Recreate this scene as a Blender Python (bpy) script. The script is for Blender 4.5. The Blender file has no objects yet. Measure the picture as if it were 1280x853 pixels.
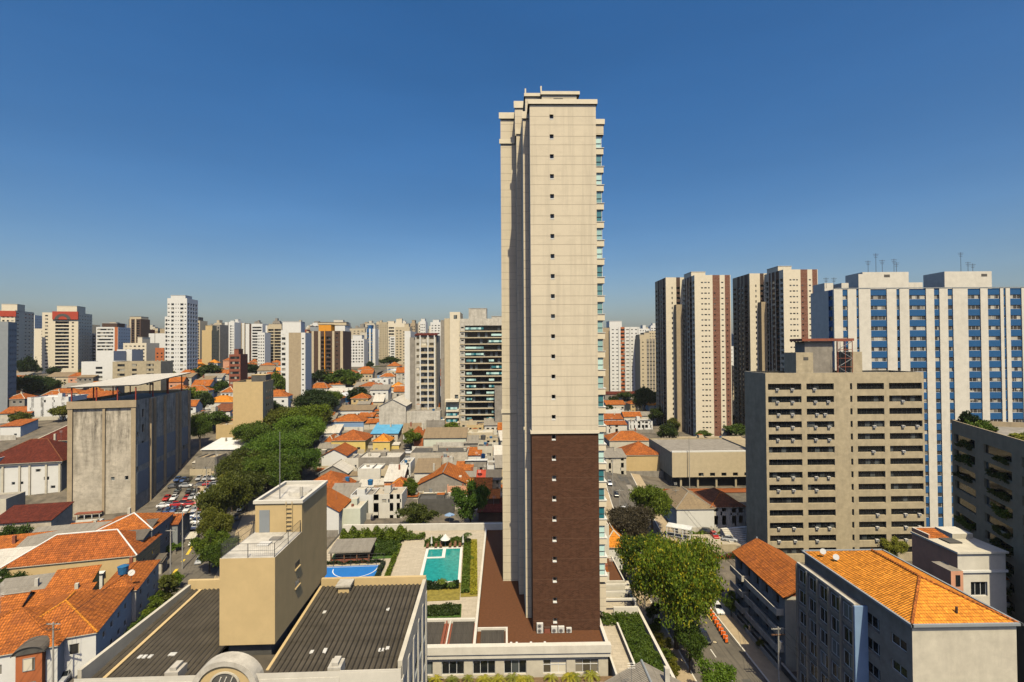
import bpy, math, random
from mathutils import Vector, Matrix
RN = random.Random(11)
rad = math.radians
sc = bpy.context.scene
C = sc.collection

# ------------------------------------------------------------------ camera
CAMZ = 55.0
F = 620.0
PITCH, YAW, ROLL = 0.83, 0.92, -0.35
cd = bpy.data.cameras.new('camera')
cd.sensor_width = 36.0
cd.lens = 36.0 * F / 1280.0
cd.clip_start = 0.5
cd.clip_end = 60000
cam = bpy.data.objects.new('camera', cd)
C.objects.link(cam)
CM = Matrix.Rotation(rad(-YAW), 3, 'Z') @ Matrix.Rotation(rad(90 + PITCH), 3, 'X') @ Matrix.Rotation(rad(ROLL), 3, 'Z')
cam.matrix_world = Matrix.Translation((0, 0, CAMZ)) @ CM.to_4x4()
sc.camera = cam

# ------------------------------------------------------------------ light
SUN_EL, SUN_AZ = 57.0, 10.0          # the sun stands behind the camera, a little to its right
sunv = Vector((math.sin(rad(SUN_AZ)) * math.cos(rad(SUN_EL)), -math.cos(rad(SUN_AZ)) * math.cos(rad(SUN_EL)), math.sin(rad(SUN_EL))))
sd = bpy.data.lights.new('sun', 'SUN')
sd.energy = 5.0
sd.angle = rad(0.5)
sd.color = (1.0, 0.885, 0.63)
so = bpy.data.objects.new('sun', sd)
C.objects.link(so)
so.rotation_euler = sunv.to_track_quat('Z', 'Y').to_euler()
so.location = (0, 0, 300)
world = bpy.data.worlds.new('World')
sc.world = world
world.use_nodes = True
wt = world.node_tree
bg = wt.nodes['Background']
sky = wt.nodes.new('ShaderNodeTexSky')
sky.sky_type = 'NISHITA'
sky.sun_disc = False
sky.sun_elevation = rad(SUN_EL)
sky.sun_rotation = math.atan2(sunv.x, sunv.y)
sky.altitude = 760
sky.air_density = 1.2
sky.dust_density = 5.0
sky.ozone_density = 3.0
hs = wt.nodes.new('ShaderNodeHueSaturation')
hs.inputs['Saturation'].default_value = 1.4
wt.links.new(sky.outputs[0], hs.inputs['Color'])
wtc = wt.nodes.new('ShaderNodeTexCoord')
wmp = wt.nodes.new('ShaderNodeMapping')
wmp.inputs['Scale'].default_value = (1.0, 1.0, 5.0)
wno = wt.nodes.new('ShaderNodeTexNoise')
wno.inputs['Scale'].default_value = 1.6
wno.inputs['Detail'].default_value = 5
wt.links.new(wtc.outputs['Generated'], wmp.inputs[0])
wt.links.new(wmp.outputs[0], wno.inputs['Vector'])
wve = wt.nodes.new('ShaderNodeMix')          # faint uneven smog in the air high up
wve.data_type = 'RGBA'
wve.blend_type = 'MULTIPLY'
wve.inputs[0].default_value = 1.0
wmr = wt.nodes.new('ShaderNodeMapRange')
wmr.inputs[1].default_value, wmr.inputs[2].default_value = 0.3, 0.7
wmr.inputs[3].default_value, wmr.inputs[4].default_value = 0.94, 1.07
wt.links.new(wno.outputs[0], wmr.inputs[0])
wti = wt.nodes.new('ShaderNodeMix')
wti.data_type = 'RGBA'
wti.blend_type = 'MULTIPLY'
wti.inputs[0].default_value = 1.0
wti.inputs[7].default_value = (1.0, 0.95, 0.98, 1)
wt.links.new(hs.outputs[0], wti.inputs[6])
wt.links.new(wti.outputs[2], wve.inputs[6])
wt.links.new(wmr.outputs[0], wve.inputs[7])
wt.links.new(wve.outputs[2], bg.inputs[0])
bg.inputs[1].default_value = 0.11
sc.view_settings.view_transform = 'Standard'
sc.view_settings.look = 'None'
sc.view_settings.gamma = 1.0
sc.view_settings.use_curve_mapping = False
sc.view_settings.exposure = 0.08
sc.cycles.max_bounces = 5
sc.cycles.diffuse_bounces = 0
sc.cycles.glossy_bounces = 2
sc.cycles.transparent_max_bounces = 6
sc.cycles.use_denoising = True

# ------------------------------------------------------------------ pixels of the photograph -> places
def ray(px, py):
    return CM @ Vector(((px - 640) / F, (426.5 - py) / F, -1.0))
def at_y(px, py, Y):
    d = ray(px, py)
    t = Y / d.y
    return Vector((d.x * t, Y, CAMZ + d.z * t))
def at_z(px, py, z):
    d = ray(px, py)
    t = (z - CAMZ) / d.z
    return Vector((d.x * t, d.y * t, z))
PL = [(-400, 0), (130, 0), (170, 4), (200, 11), (245, 21), (300, 27), (400, 35), (700, 39), (30000, 39)]
PR = [(-400, 0), (150, 0), (285, 5), (400, 16), (650, 28), (1000, 37), (30000, 39)]
def lin(p, y):
    if y <= p[0][0]: return p[0][1]
    for (a, b), (c, d) in zip(p, p[1:]):
        if y <= c: return b + (d - b) * (y - a) / (c - a)
    return p[-1][1]
def terr(x, y):
    k = min(1, max(0, (x - 5) / 60.0))
    return lin(PL, y) * (1 - k) + lin(PR, y) * k
def G(px, py):
    d = ray(px, py)
    t, last = 10.0, 10.0
    while t < 30000:
        if CAMZ + d.z * t < terr(d.x * t, d.y * t): break
        last = t
        t *= 1.01
    for _ in range(24):
        m = (t + last) / 2
        if CAMZ + d.z * m < terr(d.x * m, d.y * m): t = m
        else: last = m
    return Vector((d.x * t, d.y * t, terr(d.x * t, d.y * t)))

# ------------------------------------------------------------------ materials
MATS = {}
def nd(nt, t, **kw):
    n = nt.nodes.new(t)
    for k, v in kw.items():
        if k.startswith('_'): setattr(n, k[1:], v)
        else: n.inputs[k].default_value = v
    return n
def base_mat(name, rough=0.8, spec=0.3):
    m = bpy.data.materials.new(name)
    m.use_nodes = True
    b = m.node_tree.nodes['Principled BSDF']
    b.inputs['Roughness'].default_value = rough
    b.inputs['Specular IOR Level'].default_value = spec
    MATS[name] = m
    return m, m.node_tree, b
def mixc(nt, a, b, fac, mode='MIX'):
    n = nt.nodes.new('ShaderNodeMix')
    n.data_type = 'RGBA'
    n.blend_type = mode
    for i, v in ((6, a), (7, b)):
        if hasattr(v, 'links') or hasattr(v, 'is_linked'): nt.links.new(v, n.inputs[i])
        else: n.inputs[i].default_value = (*v, 1)
    if hasattr(fac, 'is_linked'): nt.links.new(fac, n.inputs[0])
    else: n.inputs[0].default_value = fac
    return n.outputs[2]
def ramp(nt, src, p0, p1, c0=0.0, c1=1.0):
    n = nt.nodes.new('ShaderNodeMapRange')
    n.inputs[1].default_value = p0
    n.inputs[2].default_value = p1
    n.inputs[3].default_value = c0
    n.inputs[4].default_value = c1
    nt.links.new(src, n.inputs[0])
    return n.outputs[0]
def coords(nt, kind='Object', scale=(1, 1, 1)):
    tc = nt.nodes.new('ShaderNodeTexCoord')
    mp = nt.nodes.new('ShaderNodeMapping')
    mp.inputs['Scale'].default_value = scale
    nt.links.new(tc.outputs[kind], mp.inputs[0])
    return mp.outputs[0]
def noise(nt, co, scale, detail=4, rough=0.6):
    n = nd(nt, 'ShaderNodeTexNoise', Scale=scale, Detail=detail, Roughness=rough)
    nt.links.new(co, n.inputs['Vector'])
    return n.outputs[0]
def bump(nt, b, h, dist=0.02, strength=0.6):
    n = nd(nt, 'ShaderNodeBump', Strength=strength, Distance=dist)
    nt.links.new(h, n.inputs['Height'])
    nt.links.new(n.outputs[0], b.inputs['Normal'])
def plain(name, col, rough=0.7, spec=0.3, var=0.18, vscale=0.6, streak=0.0, stain=(0.10, 0.085, 0.07), metal=0.0, objvar=0.0, runoff=None):
    """painted or rendered surface: base colour, broad mottling, optional rain streaks running down"""
    m, nt, b = base_mat(name, rough, spec)
    b.inputs['Metallic'].default_value = metal
    co = coords(nt)
    n1 = noise(nt, co, vscale, 5, 0.65)
    lo = tuple(c * (1 - var) for c in col)
    hi = tuple(min(1, c * (1 + var * 0.6)) for c in col)
    c = mixc(nt, lo, hi, ramp(nt, n1, 0.3, 0.7))
    if streak:
        s = noise(nt, coords(nt, 'Object', (0.75, 0.75, 0.09)), 1.0, 8, 0.75)
        big = noise(nt, co, 0.13, 5, 0.7)
        blot = noise(nt, coords(nt, 'Object', (1, 1, 1.6)), 0.55, 8, 0.75)
        c = mixc(nt, c, tuple(0.5 * (x + y) for x, y in zip(col, stain)), ramp(nt, blot, 0.48, 0.72, 0, min(1, streak)))
        mul = nd(nt, 'ShaderNodeMath', _operation='MULTIPLY')
        nt.links.new(ramp(nt, s, 0.44, 0.62) if runoff else ramp(nt, s, 0.45, 0.72), mul.inputs[0])
        nt.links.new(ramp(nt, big, 0.4, 0.62, 0.35 if runoff else 0.1, 1.0), mul.inputs[1])
        m2 = nd(nt, 'ShaderNodeMath', _operation='MULTIPLY')
        nt.links.new(mul.outputs[0], m2.inputs[0])
        m2.inputs[1].default_value = streak
        if runoff:      # water has run down from the top of the wall
            sz = nt.nodes.new('ShaderNodeSeparateXYZ')
            nt.links.new(co, sz.inputs[0])
            nt.links.new(ramp(nt, sz.outputs[2], runoff[0], runoff[1], 0.15, streak), m2.inputs[1])
        c = mixc(nt, c, stain, m2.outputs[0])
    if objvar:
        oi = nt.nodes.new('ShaderNodeObjectInfo')
        c = mixc(nt, c, tuple(x * (1 - objvar) for x in col), oi.outputs['Random'])
    nt.links.new(c, b.inputs['Base Color'])
    n2 = noise(nt, co, 9.0, 3, 0.6)
    bump(nt, b, n2, 0.01, 0.35)
    return m
def tiles(name, col, dark, period=0.42, course=0.6, wear=0.5, white=0.0):
    """clay roof tiles: rolls down the slope (uv.x), courses along it (uv.y), patchy weathering"""
    m, nt, b = base_mat(name, 0.85, 0.15)
    uv = coords(nt, 'UV')
    w1 = nd(nt, 'ShaderNodeTexWave', _wave_type='BANDS', _bands_direction='X', _wave_profile='SIN', Scale=0.314 / period, Distortion=0.6)
    w2 = nd(nt, 'ShaderNodeTexWave', _wave_type='BANDS', _bands_direction='Y', _wave_profile='SAW', Scale=0.314 / course, Distortion=0.8)
    for w in (w1, w2):
        w.inputs['Detail Scale'].default_value = 2.0
        nt.links.new(uv, w.inputs[0])
    v = nd(nt, 'ShaderNodeTexVoronoi', Scale=1.0)
    vm = coords(nt, 'UV', (1 / period, 1 / course, 1))
    nt.links.new(vm, v.inputs['Vector'])
    n1 = noise(nt, coords(nt), 0.35, 5, 0.7)
    c = mixc(nt, tuple(min(1, x * 1.12) for x in col), tuple(x * 0.5 for x in col), ramp(nt, v.outputs['Color'], 0.1, 0.95))
    n4 = noise(nt, coords(nt, 'UV', (1.0, 0.35, 1)), 1.3, 6, 0.75)
    c = mixc(nt, c, dark, ramp(nt, n4, 0.5, 0.68, 0, wear))
    c = mixc(nt, c, dark, ramp(nt, n1, 0.5, 0.78, 0, wear))
    n3 = noise(nt, coords(nt), 2.2, 4, 0.7)
    c = mixc(nt, c, dark, ramp(nt, n3, 0.55, 0.8, 0, wear * 0.8))
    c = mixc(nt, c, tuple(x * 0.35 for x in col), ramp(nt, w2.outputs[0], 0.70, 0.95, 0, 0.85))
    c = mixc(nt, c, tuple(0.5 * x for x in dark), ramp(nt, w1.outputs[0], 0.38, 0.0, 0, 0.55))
    nt.links.new(c, b.inputs['Base Color'])
    ad = nd(nt, 'ShaderNodeMath', _operation='ADD')
    nt.links.new(w1.outputs[0], ad.inputs[0])
    nt.links.new(w2.outputs[0], ad.inputs[1])
    bump(nt, b, ad.outputs[0], 0.09, 0.9)
    return m
def corrugated(name, col, dark, period=0.2, rough=0.75, wear=0.6):
    m, nt, b = base_mat(name, rough, 0.25)
    uv = coords(nt, 'UV')
    w1 = nd(nt, 'ShaderNodeTexWave', _wave_type='BANDS', _bands_direction='X', _wave_profile='SIN', Scale=0.314 / period, Distortion=0.0)
    nt.links.new(uv, w1.inputs[0])
    st = noise(nt, coords(nt, 'UV', (1.2, 0.12, 1)), 1.0, 5, 0.7)
    n2 = noise(nt, coords(nt), 0.5, 5, 0.7)
    c = mixc(nt, col, dark, ramp(nt, st, 0.4, 0.75, 0, wear))
    c = mixc(nt, c, tuple(min(1, x * 1.9) for x in col), ramp(nt, n2, 0.6, 0.85, 0, 0.6))
    w2 = nd(nt, 'ShaderNodeTexWave', _wave_type='BANDS', _bands_direction='Y', _wave_profile='SAW', Scale=0.314 / 2.4, Distortion=0.2)
    nt.links.new(uv, w2.inputs[0])
    c = mixc(nt, c, tuple(x * 0.4 for x in col), ramp(nt, w2.outputs[0], 0.965, 0.985, 0, 0.8))
    nt.links.new(c, b.inputs['Base Color'])
    bump(nt, b, w1.outputs[0], 0.07, 1.0)
    return m
def panelled(name, col, h=3.23, phase=1.93, split=0.57, line=(0.33, 0.28, 0.21), wv=0.05):
    """rendered wall with two horizontal grooves a storey and faint run marks"""
    m, nt, b = base_mat(name, 0.8, 0.2)
    uv = coords(nt, 'UV')
    sep = nt.nodes.new('ShaderNodeSeparateXYZ')
    nt.links.new(uv, sep.inputs[0])
    dv = nd(nt, 'ShaderNodeMath', _operation='DIVIDE')
    nt.links.new(sep.outputs[1], dv.inputs[0])
    dv.inputs[1].default_value = h
    gs = []
    for off in (phase / h, phase / h + split):
        sb = nd(nt, 'ShaderNodeMath', _operation='SUBTRACT')
        nt.links.new(dv.outputs[0], sb.inputs[0])
        sb.inputs[1].default_value = off
        fr = nd(nt, 'ShaderNodeMath', _operation='FRACT')
        nt.links.new(sb.outputs[0], fr.inputs[0])
        gs.append(ramp(nt, fr.outputs[0], 0.0, 0.028, 1, 0))
    mx_ = nd(nt, 'ShaderNodeMath', _operation='MAXIMUM')
    nt.links.new(gs[0], mx_.inputs[0])
    nt.links.new(gs[1], mx_.inputs[1])
    g = mx_.outputs[0]
    n1 = noise(nt, coords(nt), 0.12, 4, 0.6)
    n2 = noise(nt, coords(nt, 'Object', (0.9, 0.9, 0.05)), 1.0, 5, 0.7)
    c = mixc(nt, tuple(x * (1 - wv) for x in col), tuple(x * (1 + wv * 0.7) for x in col), ramp(nt, n1, 0.3, 0.7))
    c = mixc(nt, c, tuple(x * 0.72 for x in col), ramp(nt, n2, 0.48, 0.8, 0, 0.85))
    n3 = noise(nt, coords(nt, 'Object', (0.5, 0.5, 1.3)), 0.8, 6, 0.7)
    c = mixc(nt, c, tuple(x * 0.85 for x in col), ramp(nt, n3, 0.5, 0.75, 0, 0.8))
    c = mixc(nt, c, line, g)
    nt.links.new(c, b.inputs['Base Color'])
    bump(nt, b, g, -0.03, 0.6)
    return m
def bricky(name, col, mortar, w=0.5, h=0.15, floor=3.23, phase=1.93, v2=0.55):
    m, nt, b = base_mat(name, 0.85, 0.15)
    br = nd(nt, 'ShaderNodeTexBrick', Scale=1.0)
    br.inputs['Brick Width'].default_value = w
    br.inputs['Row Height'].default_value = h
    br.inputs['Mortar Size'].default_value = 0.016
    br.inputs['Color1'].default_value = (*col, 1)
    br.inputs['Color2'].default_value = (*[x * v2 for x in col], 1)
    br.inputs['Mortar'].default_value = (*mortar, 1)
    uv = coords(nt, 'UV')
    nt.links.new(uv, br.inputs['Vector'])
    n1 = noise(nt, coords(nt), 1.6, 5, 0.7)
    c = mixc(nt, br.outputs[0], tuple(x * 0.5 for x in col), ramp(nt, n1, 0.42, 0.72, 0, 0.55 if v2 < 0.7 else 0.3))
    sep = nt.nodes.new('ShaderNodeSeparateXYZ')
    nt.links.new(uv, sep.inputs[0])
    dv = nd(nt, 'ShaderNodeMath', _operation='DIVIDE')
    sb = nd(nt, 'ShaderNodeMath', _operation='SUBTRACT')
    sb.inputs[1].default_value = phase
    nt.links.new(sep.outputs[1], sb.inputs[0])
    nt.links.new(sb.outputs[0], dv.inputs[0])
    dv.inputs[1].default_value = floor
    fr = nd(nt, 'ShaderNodeMath', _operation='FRACT')
    nt.links.new(dv.outputs[0], fr.inputs[0])
    c = mixc(nt, c, tuple(x * 1.5 for x in mortar), ramp(nt, fr.outputs[0], 0, 0.02, 0.8, 0))
    nt.links.new(c, b.inputs['Base Color'])
    return m
def glassy(name, dark, light, share=0.3, rough=0.12, spec=0.5):
    """window glass; some panes (picked per object and per bay) show a pale curtain behind"""
    m, nt, b = base_mat(name, rough, spec)
    oi = nt.nodes.new('ShaderNodeObjectInfo')
    wn = nd(nt, 'ShaderNodeTexWhiteNoise', _noise_dimensions='2D')
    sn = nt.nodes.new('ShaderNodeVectorMath')
    sn.operation = 'FLOOR'
    nt.links.new(coords(nt, 'UV', (0.85, 0.34, 1)), sn.inputs[0])
    ad = nt.nodes.new('ShaderNodeVectorMath')
    ad.operation = 'ADD'
    cx = nt.nodes.new('ShaderNodeCombineXYZ')
    mu = nd(nt, 'ShaderNodeMath', _operation='MULTIPLY')
    mu.inputs[1].default_value = 91.7
    nt.links.new(oi.outputs['Random'], mu.inputs[0])
    nt.links.new(mu.outputs[0], cx.inputs[0])
    nt.links.new(sn.outputs[0], ad.inputs[0])
    nt.links.new(cx.outputs[0], ad.inputs[1])
    nt.links.new(ad.outputs[0], wn.inputs['Vector'])
    f = ramp(nt, wn.outputs['Value'], 1 - share, 1 - share * 0.4)
    nt.links.new(mixc(nt, dark, light, f), b.inputs['Base Color'])
    return m
def leafy(name, c0, c1, c2=None, share=0.0, trans=0.36):
    m, nt, b = base_mat(name, 0.55, 0.3)
    ge = nt.nodes.new('ShaderNodeNewGeometry')
    n1 = noise(nt, coords(nt), 0.45, 3, 0.6)
    ad = nd(nt, 'ShaderNodeMath', _operation='ADD')
    nt.links.new(ramp(nt, ge.outputs['Random Per Island'], 0, 1, 0, 0.55), ad.inputs[0])
    nt.links.new(ramp(nt, n1, 0.3, 0.7, 0, 0.45), ad.inputs[1])
    c = mixc(nt, c0, c1, ad.outputs[0])
    oi = nt.nodes.new('ShaderNodeObjectInfo')
    c = mixc(nt, c, mixc(nt, c, (1.45, 1.25, 0.8), 1.0, 'MULTIPLY'), ramp(nt, oi.outputs['Random'], 0.5, 1.0))
    c = mixc(nt, c, mixc(nt, c, (0.55, 0.62, 0.7), 1.0, 'MULTIPLY'), ramp(nt, oi.outputs['Random'], 0.5, 0.0))
    if c2:
        n2 = noise(nt, coords(nt, 'Object', (1, 1, 1)), 0.8, 3, 0.6)
        mu = nd(nt, 'ShaderNodeMath', _operation='MULTIPLY')
        nt.links.new(ramp(nt, n2, 0.46, 0.6), mu.inputs[0])
        nt.links.new(ramp(nt, ge.outputs['Random Per Island'], 1 - share, 1 - share + 0.05), mu.inputs[1])
        c = mixc(nt, c, c2, mu.outputs[0])
    nt.links.new(c, b.inputs['Base Color'])
    tr = nt.nodes.new('ShaderNodeBsdfTranslucent')
    nt.links.new(c, tr.inputs[0])
    mx = nt.nodes.new('ShaderNodeMixShader')
    mx.inputs[0].default_value = trans
    out = [n for n in nt.nodes if n.type == 'OUTPUT_MATERIAL'][0]
    nt.links.new(b.outputs[0], mx.inputs[1])
    nt.links.new(tr.outputs[0], mx.inputs[2])
    nt.links.new(mx.outputs[0], out.inputs[0])
    return m

cream = panelled('tower_cream', (0.66, 0.575, 0.43))
brownbrick = bricky('brown_brick', (0.105, 0.045, 0.024), (0.13, 0.075, 0.05))
plain('cream_trim', (0.70, 0.62, 0.47), var=0.08)
plain('white', (0.66, 0.62, 0.53), var=0.10, streak=0.25, stain=(0.30, 0.27, 0.22))
plain('clean_white', (0.70, 0.69, 0.65), var=0.06)
plain('offwhite', (0.58, 0.53, 0.42), var=0.15, streak=0.3, stain=(0.25, 0.22, 0.18))
plain('beige', (0.55, 0.46, 0.31), var=0.10, streak=0.2, stain=(0.25, 0.2, 0.14))
plain('sand', (0.58, 0.43, 0.215), var=0.08, streak=0.2, stain=(0.3, 0.23, 0.14))
plain('tan', (0.42, 0.33, 0.21), var=0.15, streak=0.3)
plain('concrete', (0.46, 0.385, 0.255), var=0.2, streak=0.45, stain=(0.13, 0.115, 0.09))
plain('stained_concrete', (0.55, 0.485, 0.38), var=0.35, vscale=0.22, streak=1.0, stain=(0.05, 0.043, 0.034), runoff=(10, 34))
plain('grimy_white', (0.58, 0.54, 0.46), var=0.25, streak=0.8, stain=(0.18, 0.155, 0.12))
plain('grey_render', (0.30, 0.27, 0.225), var=0.25, streak=0.5)
plain('grey_blue', (0.27, 0.29, 0.30), var=0.1)
plain('dark_grey', (0.10, 0.095, 0.085), var=0.3)
plain('yellow_paint', (0.72, 0.54, 0.17), var=0.1, streak=0.2, stain=(0.3, 0.22, 0.1))
plain('mint', (0.60, 0.62, 0.50), var=0.08, streak=0.2, stain=(0.3, 0.28, 0.2))
plain('blue_paint', (0.22, 0.33, 0.50), var=0.1)
plain('royal_blue', (0.018, 0.095, 0.24), var=0.08)
plain('pink_paint', (0.66, 0.33, 0.20), var=0.12, streak=0.35, stain=(0.2, 0.13, 0.1))
plain('red_paint', (0.42, 0.06, 0.03), var=0.12)
plain('signal_red', (0.65, 0.04, 0.03), var=0.05)
plain('orange_brick', (0.45, 0.14, 0.05), var=0.15)
plain('orange_paint', (0.70, 0.30, 0.03), var=0.08)
plain('brick_red', (0.26, 0.085, 0.05), var=0.15)
plain('dark_brown', (0.085, 0.05, 0.035), var=0.2)
plain('brown_gravel', (0.125, 0.050, 0.020), rough=0.95, var=0.22, vscale=2.5)
bricky('stone_pave', (0.52, 0.45, 0.34), (0.30, 0.26, 0.20), 1.3, 0.65, 1000.0, 500.0, 0.86)
plain('pool_tile', (0.02, 0.34, 0.30), rough=0.3, var=0.12, vscale=0.4)
plain('steel', (0.34, 0.34, 0.34), rough=0.45, metal=0.6, var=0.1)
plain('red_steel', (0.30, 0.05, 0.03), rough=0.6)
plain('dark_steel', (0.05, 0.05, 0.05), rough=0.5)
plain('pole_concrete', (0.36, 0.34, 0.30), var=0.15)
plain('wood', (0.17, 0.085, 0.045), var=0.3, vscale=2)
plain('bark', (0.10, 0.075, 0.05), var=0.3, vscale=3)
plain('rubber', (0.02, 0.02, 0.02), rough=0.9)
plain('ac_white', (0.62, 0.60, 0.55), var=0.15)
plain('safety_orange', (0.85, 0.16, 0.02), rough=0.5, var=0.05)
plain('tank_blue', (0.03, 0.14, 0.30), rough=0.4)
plain('court_blue', (0.02, 0.16, 0.48), var=0.08)
plain('court_line', (0.75, 0.75, 0.72), var=0.05)
plain('road_paint', (0.70, 0.68, 0.62), var=0.25, vscale=4)
plain('yellow_line', (0.70, 0.50, 0.06), var=0.2)
plain('sky_blue_roof', (0.10, 0.33, 0.52), var=0.2)
plain('white_metal', (0.72, 0.72, 0.70), rough=0.45, var=0.15)
plain('soil', (0.20, 0.13, 0.07), var=0.3, vscale=2)
plain('yellow_grass', (0.26, 0.21, 0.04), var=0.4, vscale=1.5)
plain('lawn', (0.06, 0.12, 0.02), var=0.4, vscale=2)
tiles('orange_tiles', (0.57, 0.175, 0.034), (0.20, 0.065, 0.03), wear=0.75)
tiles('bright_tiles', (0.90, 0.34, 0.04), (0.50, 0.16, 0.03), wear=0.35, course=0.45, period=0.34)
tiles('rust_tiles', (0.52, 0.15, 0.035), (0.16, 0.055, 0.025), wear=0.8)
tiles('brown_tiles', (0.30, 0.105, 0.045), (0.11, 0.05, 0.03), wear=0.7)
tiles('maroon_tiles', (0.16, 0.035, 0.02), (0.075, 0.02, 0.014), wear=0.5)
corrugated('black_sheets', (0.085, 0.075, 0.06), (0.03, 0.026, 0.022), 0.26)
plain('black_fibre', (0.088, 0.074, 0.054), rough=0.8, var=0.35, vscale=0.5)
plain('groove_dirt_shade', (0.022, 0.019, 0.015), var=0.3)  # sheet valleys: dirt, plus the shade between ribs put into the colour
bricky('red_floor_brick', (0.23, 0.075, 0.045), (0.40, 0.33, 0.25), 0.6, 0.25, 3.0, 0.6)
corrugated('grey_sheets', (0.30, 0.27, 0.22), (0.13, 0.11, 0.09), 0.3)
corrugated('dark_sheets', (0.15, 0.13, 0.105), (0.06, 0.05, 0.04), 0.3)
corrugated('pale_sheets', (0.60, 0.56, 0.48), (0.32, 0.29, 0.24), 0.4)
corrugated('brown_sheets', (0.27, 0.20, 0.12), (0.12, 0.09, 0.06), 0.4)
glassy('glass', (0.018, 0.022, 0.026), (0.40, 0.37, 0.30), 0.28)
glassy('dark_glass', (0.012, 0.015, 0.018), (0.16, 0.18, 0.18), 0.25)
glassy('slab_glass', (0.06, 0.055, 0.05), (0.50, 0.46, 0.38), 0.42)
glassy('black_glass', (0.010, 0.012, 0.014), (0.09, 0.10, 0.10), 0.12)
glassy('teal_glass', (0.02, 0.16, 0.20), (0.55, 0.78, 0.74), 0.85, 0.06)
glassy('curtained', (0.10, 0.085, 0.06), (0.70, 0.64, 0.50), 0.62)
leafy('leaf_green', (0.04, 0.085, 0.008), (0.14, 0.20, 0.02))
leafy('leaf_bright', (0.06, 0.13, 0.010), (0.18, 0.28, 0.024))
leafy('leaf_dark', (0.016, 0.038, 0.008), (0.055, 0.085, 0.015))
leafy('leaf_olive', (0.06, 0.08, 0.010), (0.18, 0.19, 0.024))
leafy('leaf_flower', (0.055, 0.11, 0.009), (0.16, 0.25, 0.02), (0.42, 0.36, 0.02), 0.45)
leafy('leaf_dry', (0.07, 0.055, 0.03), (0.13, 0.10, 0.05))
leafy('leaf_yellow', (0.16, 0.19, 0.02), (0.42, 0.40, 0.05))
leafy('flower_red', (0.05, 0.10, 0.015), (0.10, 0.14, 0.02), (0.5, 0.06, 0.03), 0.5)
m, nt, b = base_mat('asphalt', 0.9, 0.2)
c = mixc(nt, (0.10, 0.09, 0.075), (0.17, 0.15, 0.12), ramp(nt, noise(nt, coords(nt), 0.25, 6, 0.7), 0.3, 0.7))
c = mixc(nt, c, (0.03, 0.03, 0.03), ramp(nt, noise(nt, coords(nt, 'Object', (2.2, 0.06, 1)), 1.0, 4, 0.6), 0.55, 0.7, 0, 0.7))
nt.links.new(c, b.inputs['Base Color'])
m, nt, b = base_mat('pool_water', 0.04, 0.5)
pw = mixc(nt, (0.006, 0.20, 0.18), (0.02, 0.33, 0.29), ramp(nt, noise(nt, coords(nt), 1.1, 5, 0.7), 0.35, 0.65))
nt.links.new(pw, b.inputs['Base Color'])
bump(nt, b, noise(nt, coords(nt), 3.0, 4, 0.6), 0.05, 0.4)
m, nt, b = base_mat('town_ground', 0.95, 0.1)
co = coords(nt)
n1 = noise(nt, co, 0.035, 5, 0.6)
n2 = noise(nt, co, 0.25, 5, 0.7)
c = mixc(nt, (0.09, 0.08, 0.065), (0.20, 0.17, 0.13), ramp(nt, n2, 0.35, 0.65))
c = mixc(nt, c, (0.04, 0.06, 0.02), ramp(nt, n1, 0.60, 0.68))
nt.links.new(c, b.inputs['Base Color'])
m, nt, b = base_mat('car_paint', 0.3, 0.5)
b.inputs['Coat Weight'].default_value = 0.6
b.inputs['Coat Roughness'].default_value = 0.08
for nm, cc in (('car_white', (0.75, 0.74, 0.72)), ('car_silver', (0.38, 0.39, 0.40)), ('car_black', (0.018, 0.018, 0.02)), ('car_red', (0.42, 0.02, 0.015)), ('car_grey', (0.13, 0.13, 0.14)), ('car_blue', (0.04, 0.08, 0.2))):
    k = MATS['car_paint'].copy()
    k.name = nm
    MATS[nm] = k
    k.node_tree.nodes['Principled BSDF'].inputs['Base Color'].default_value = (*cc, 1)

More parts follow.
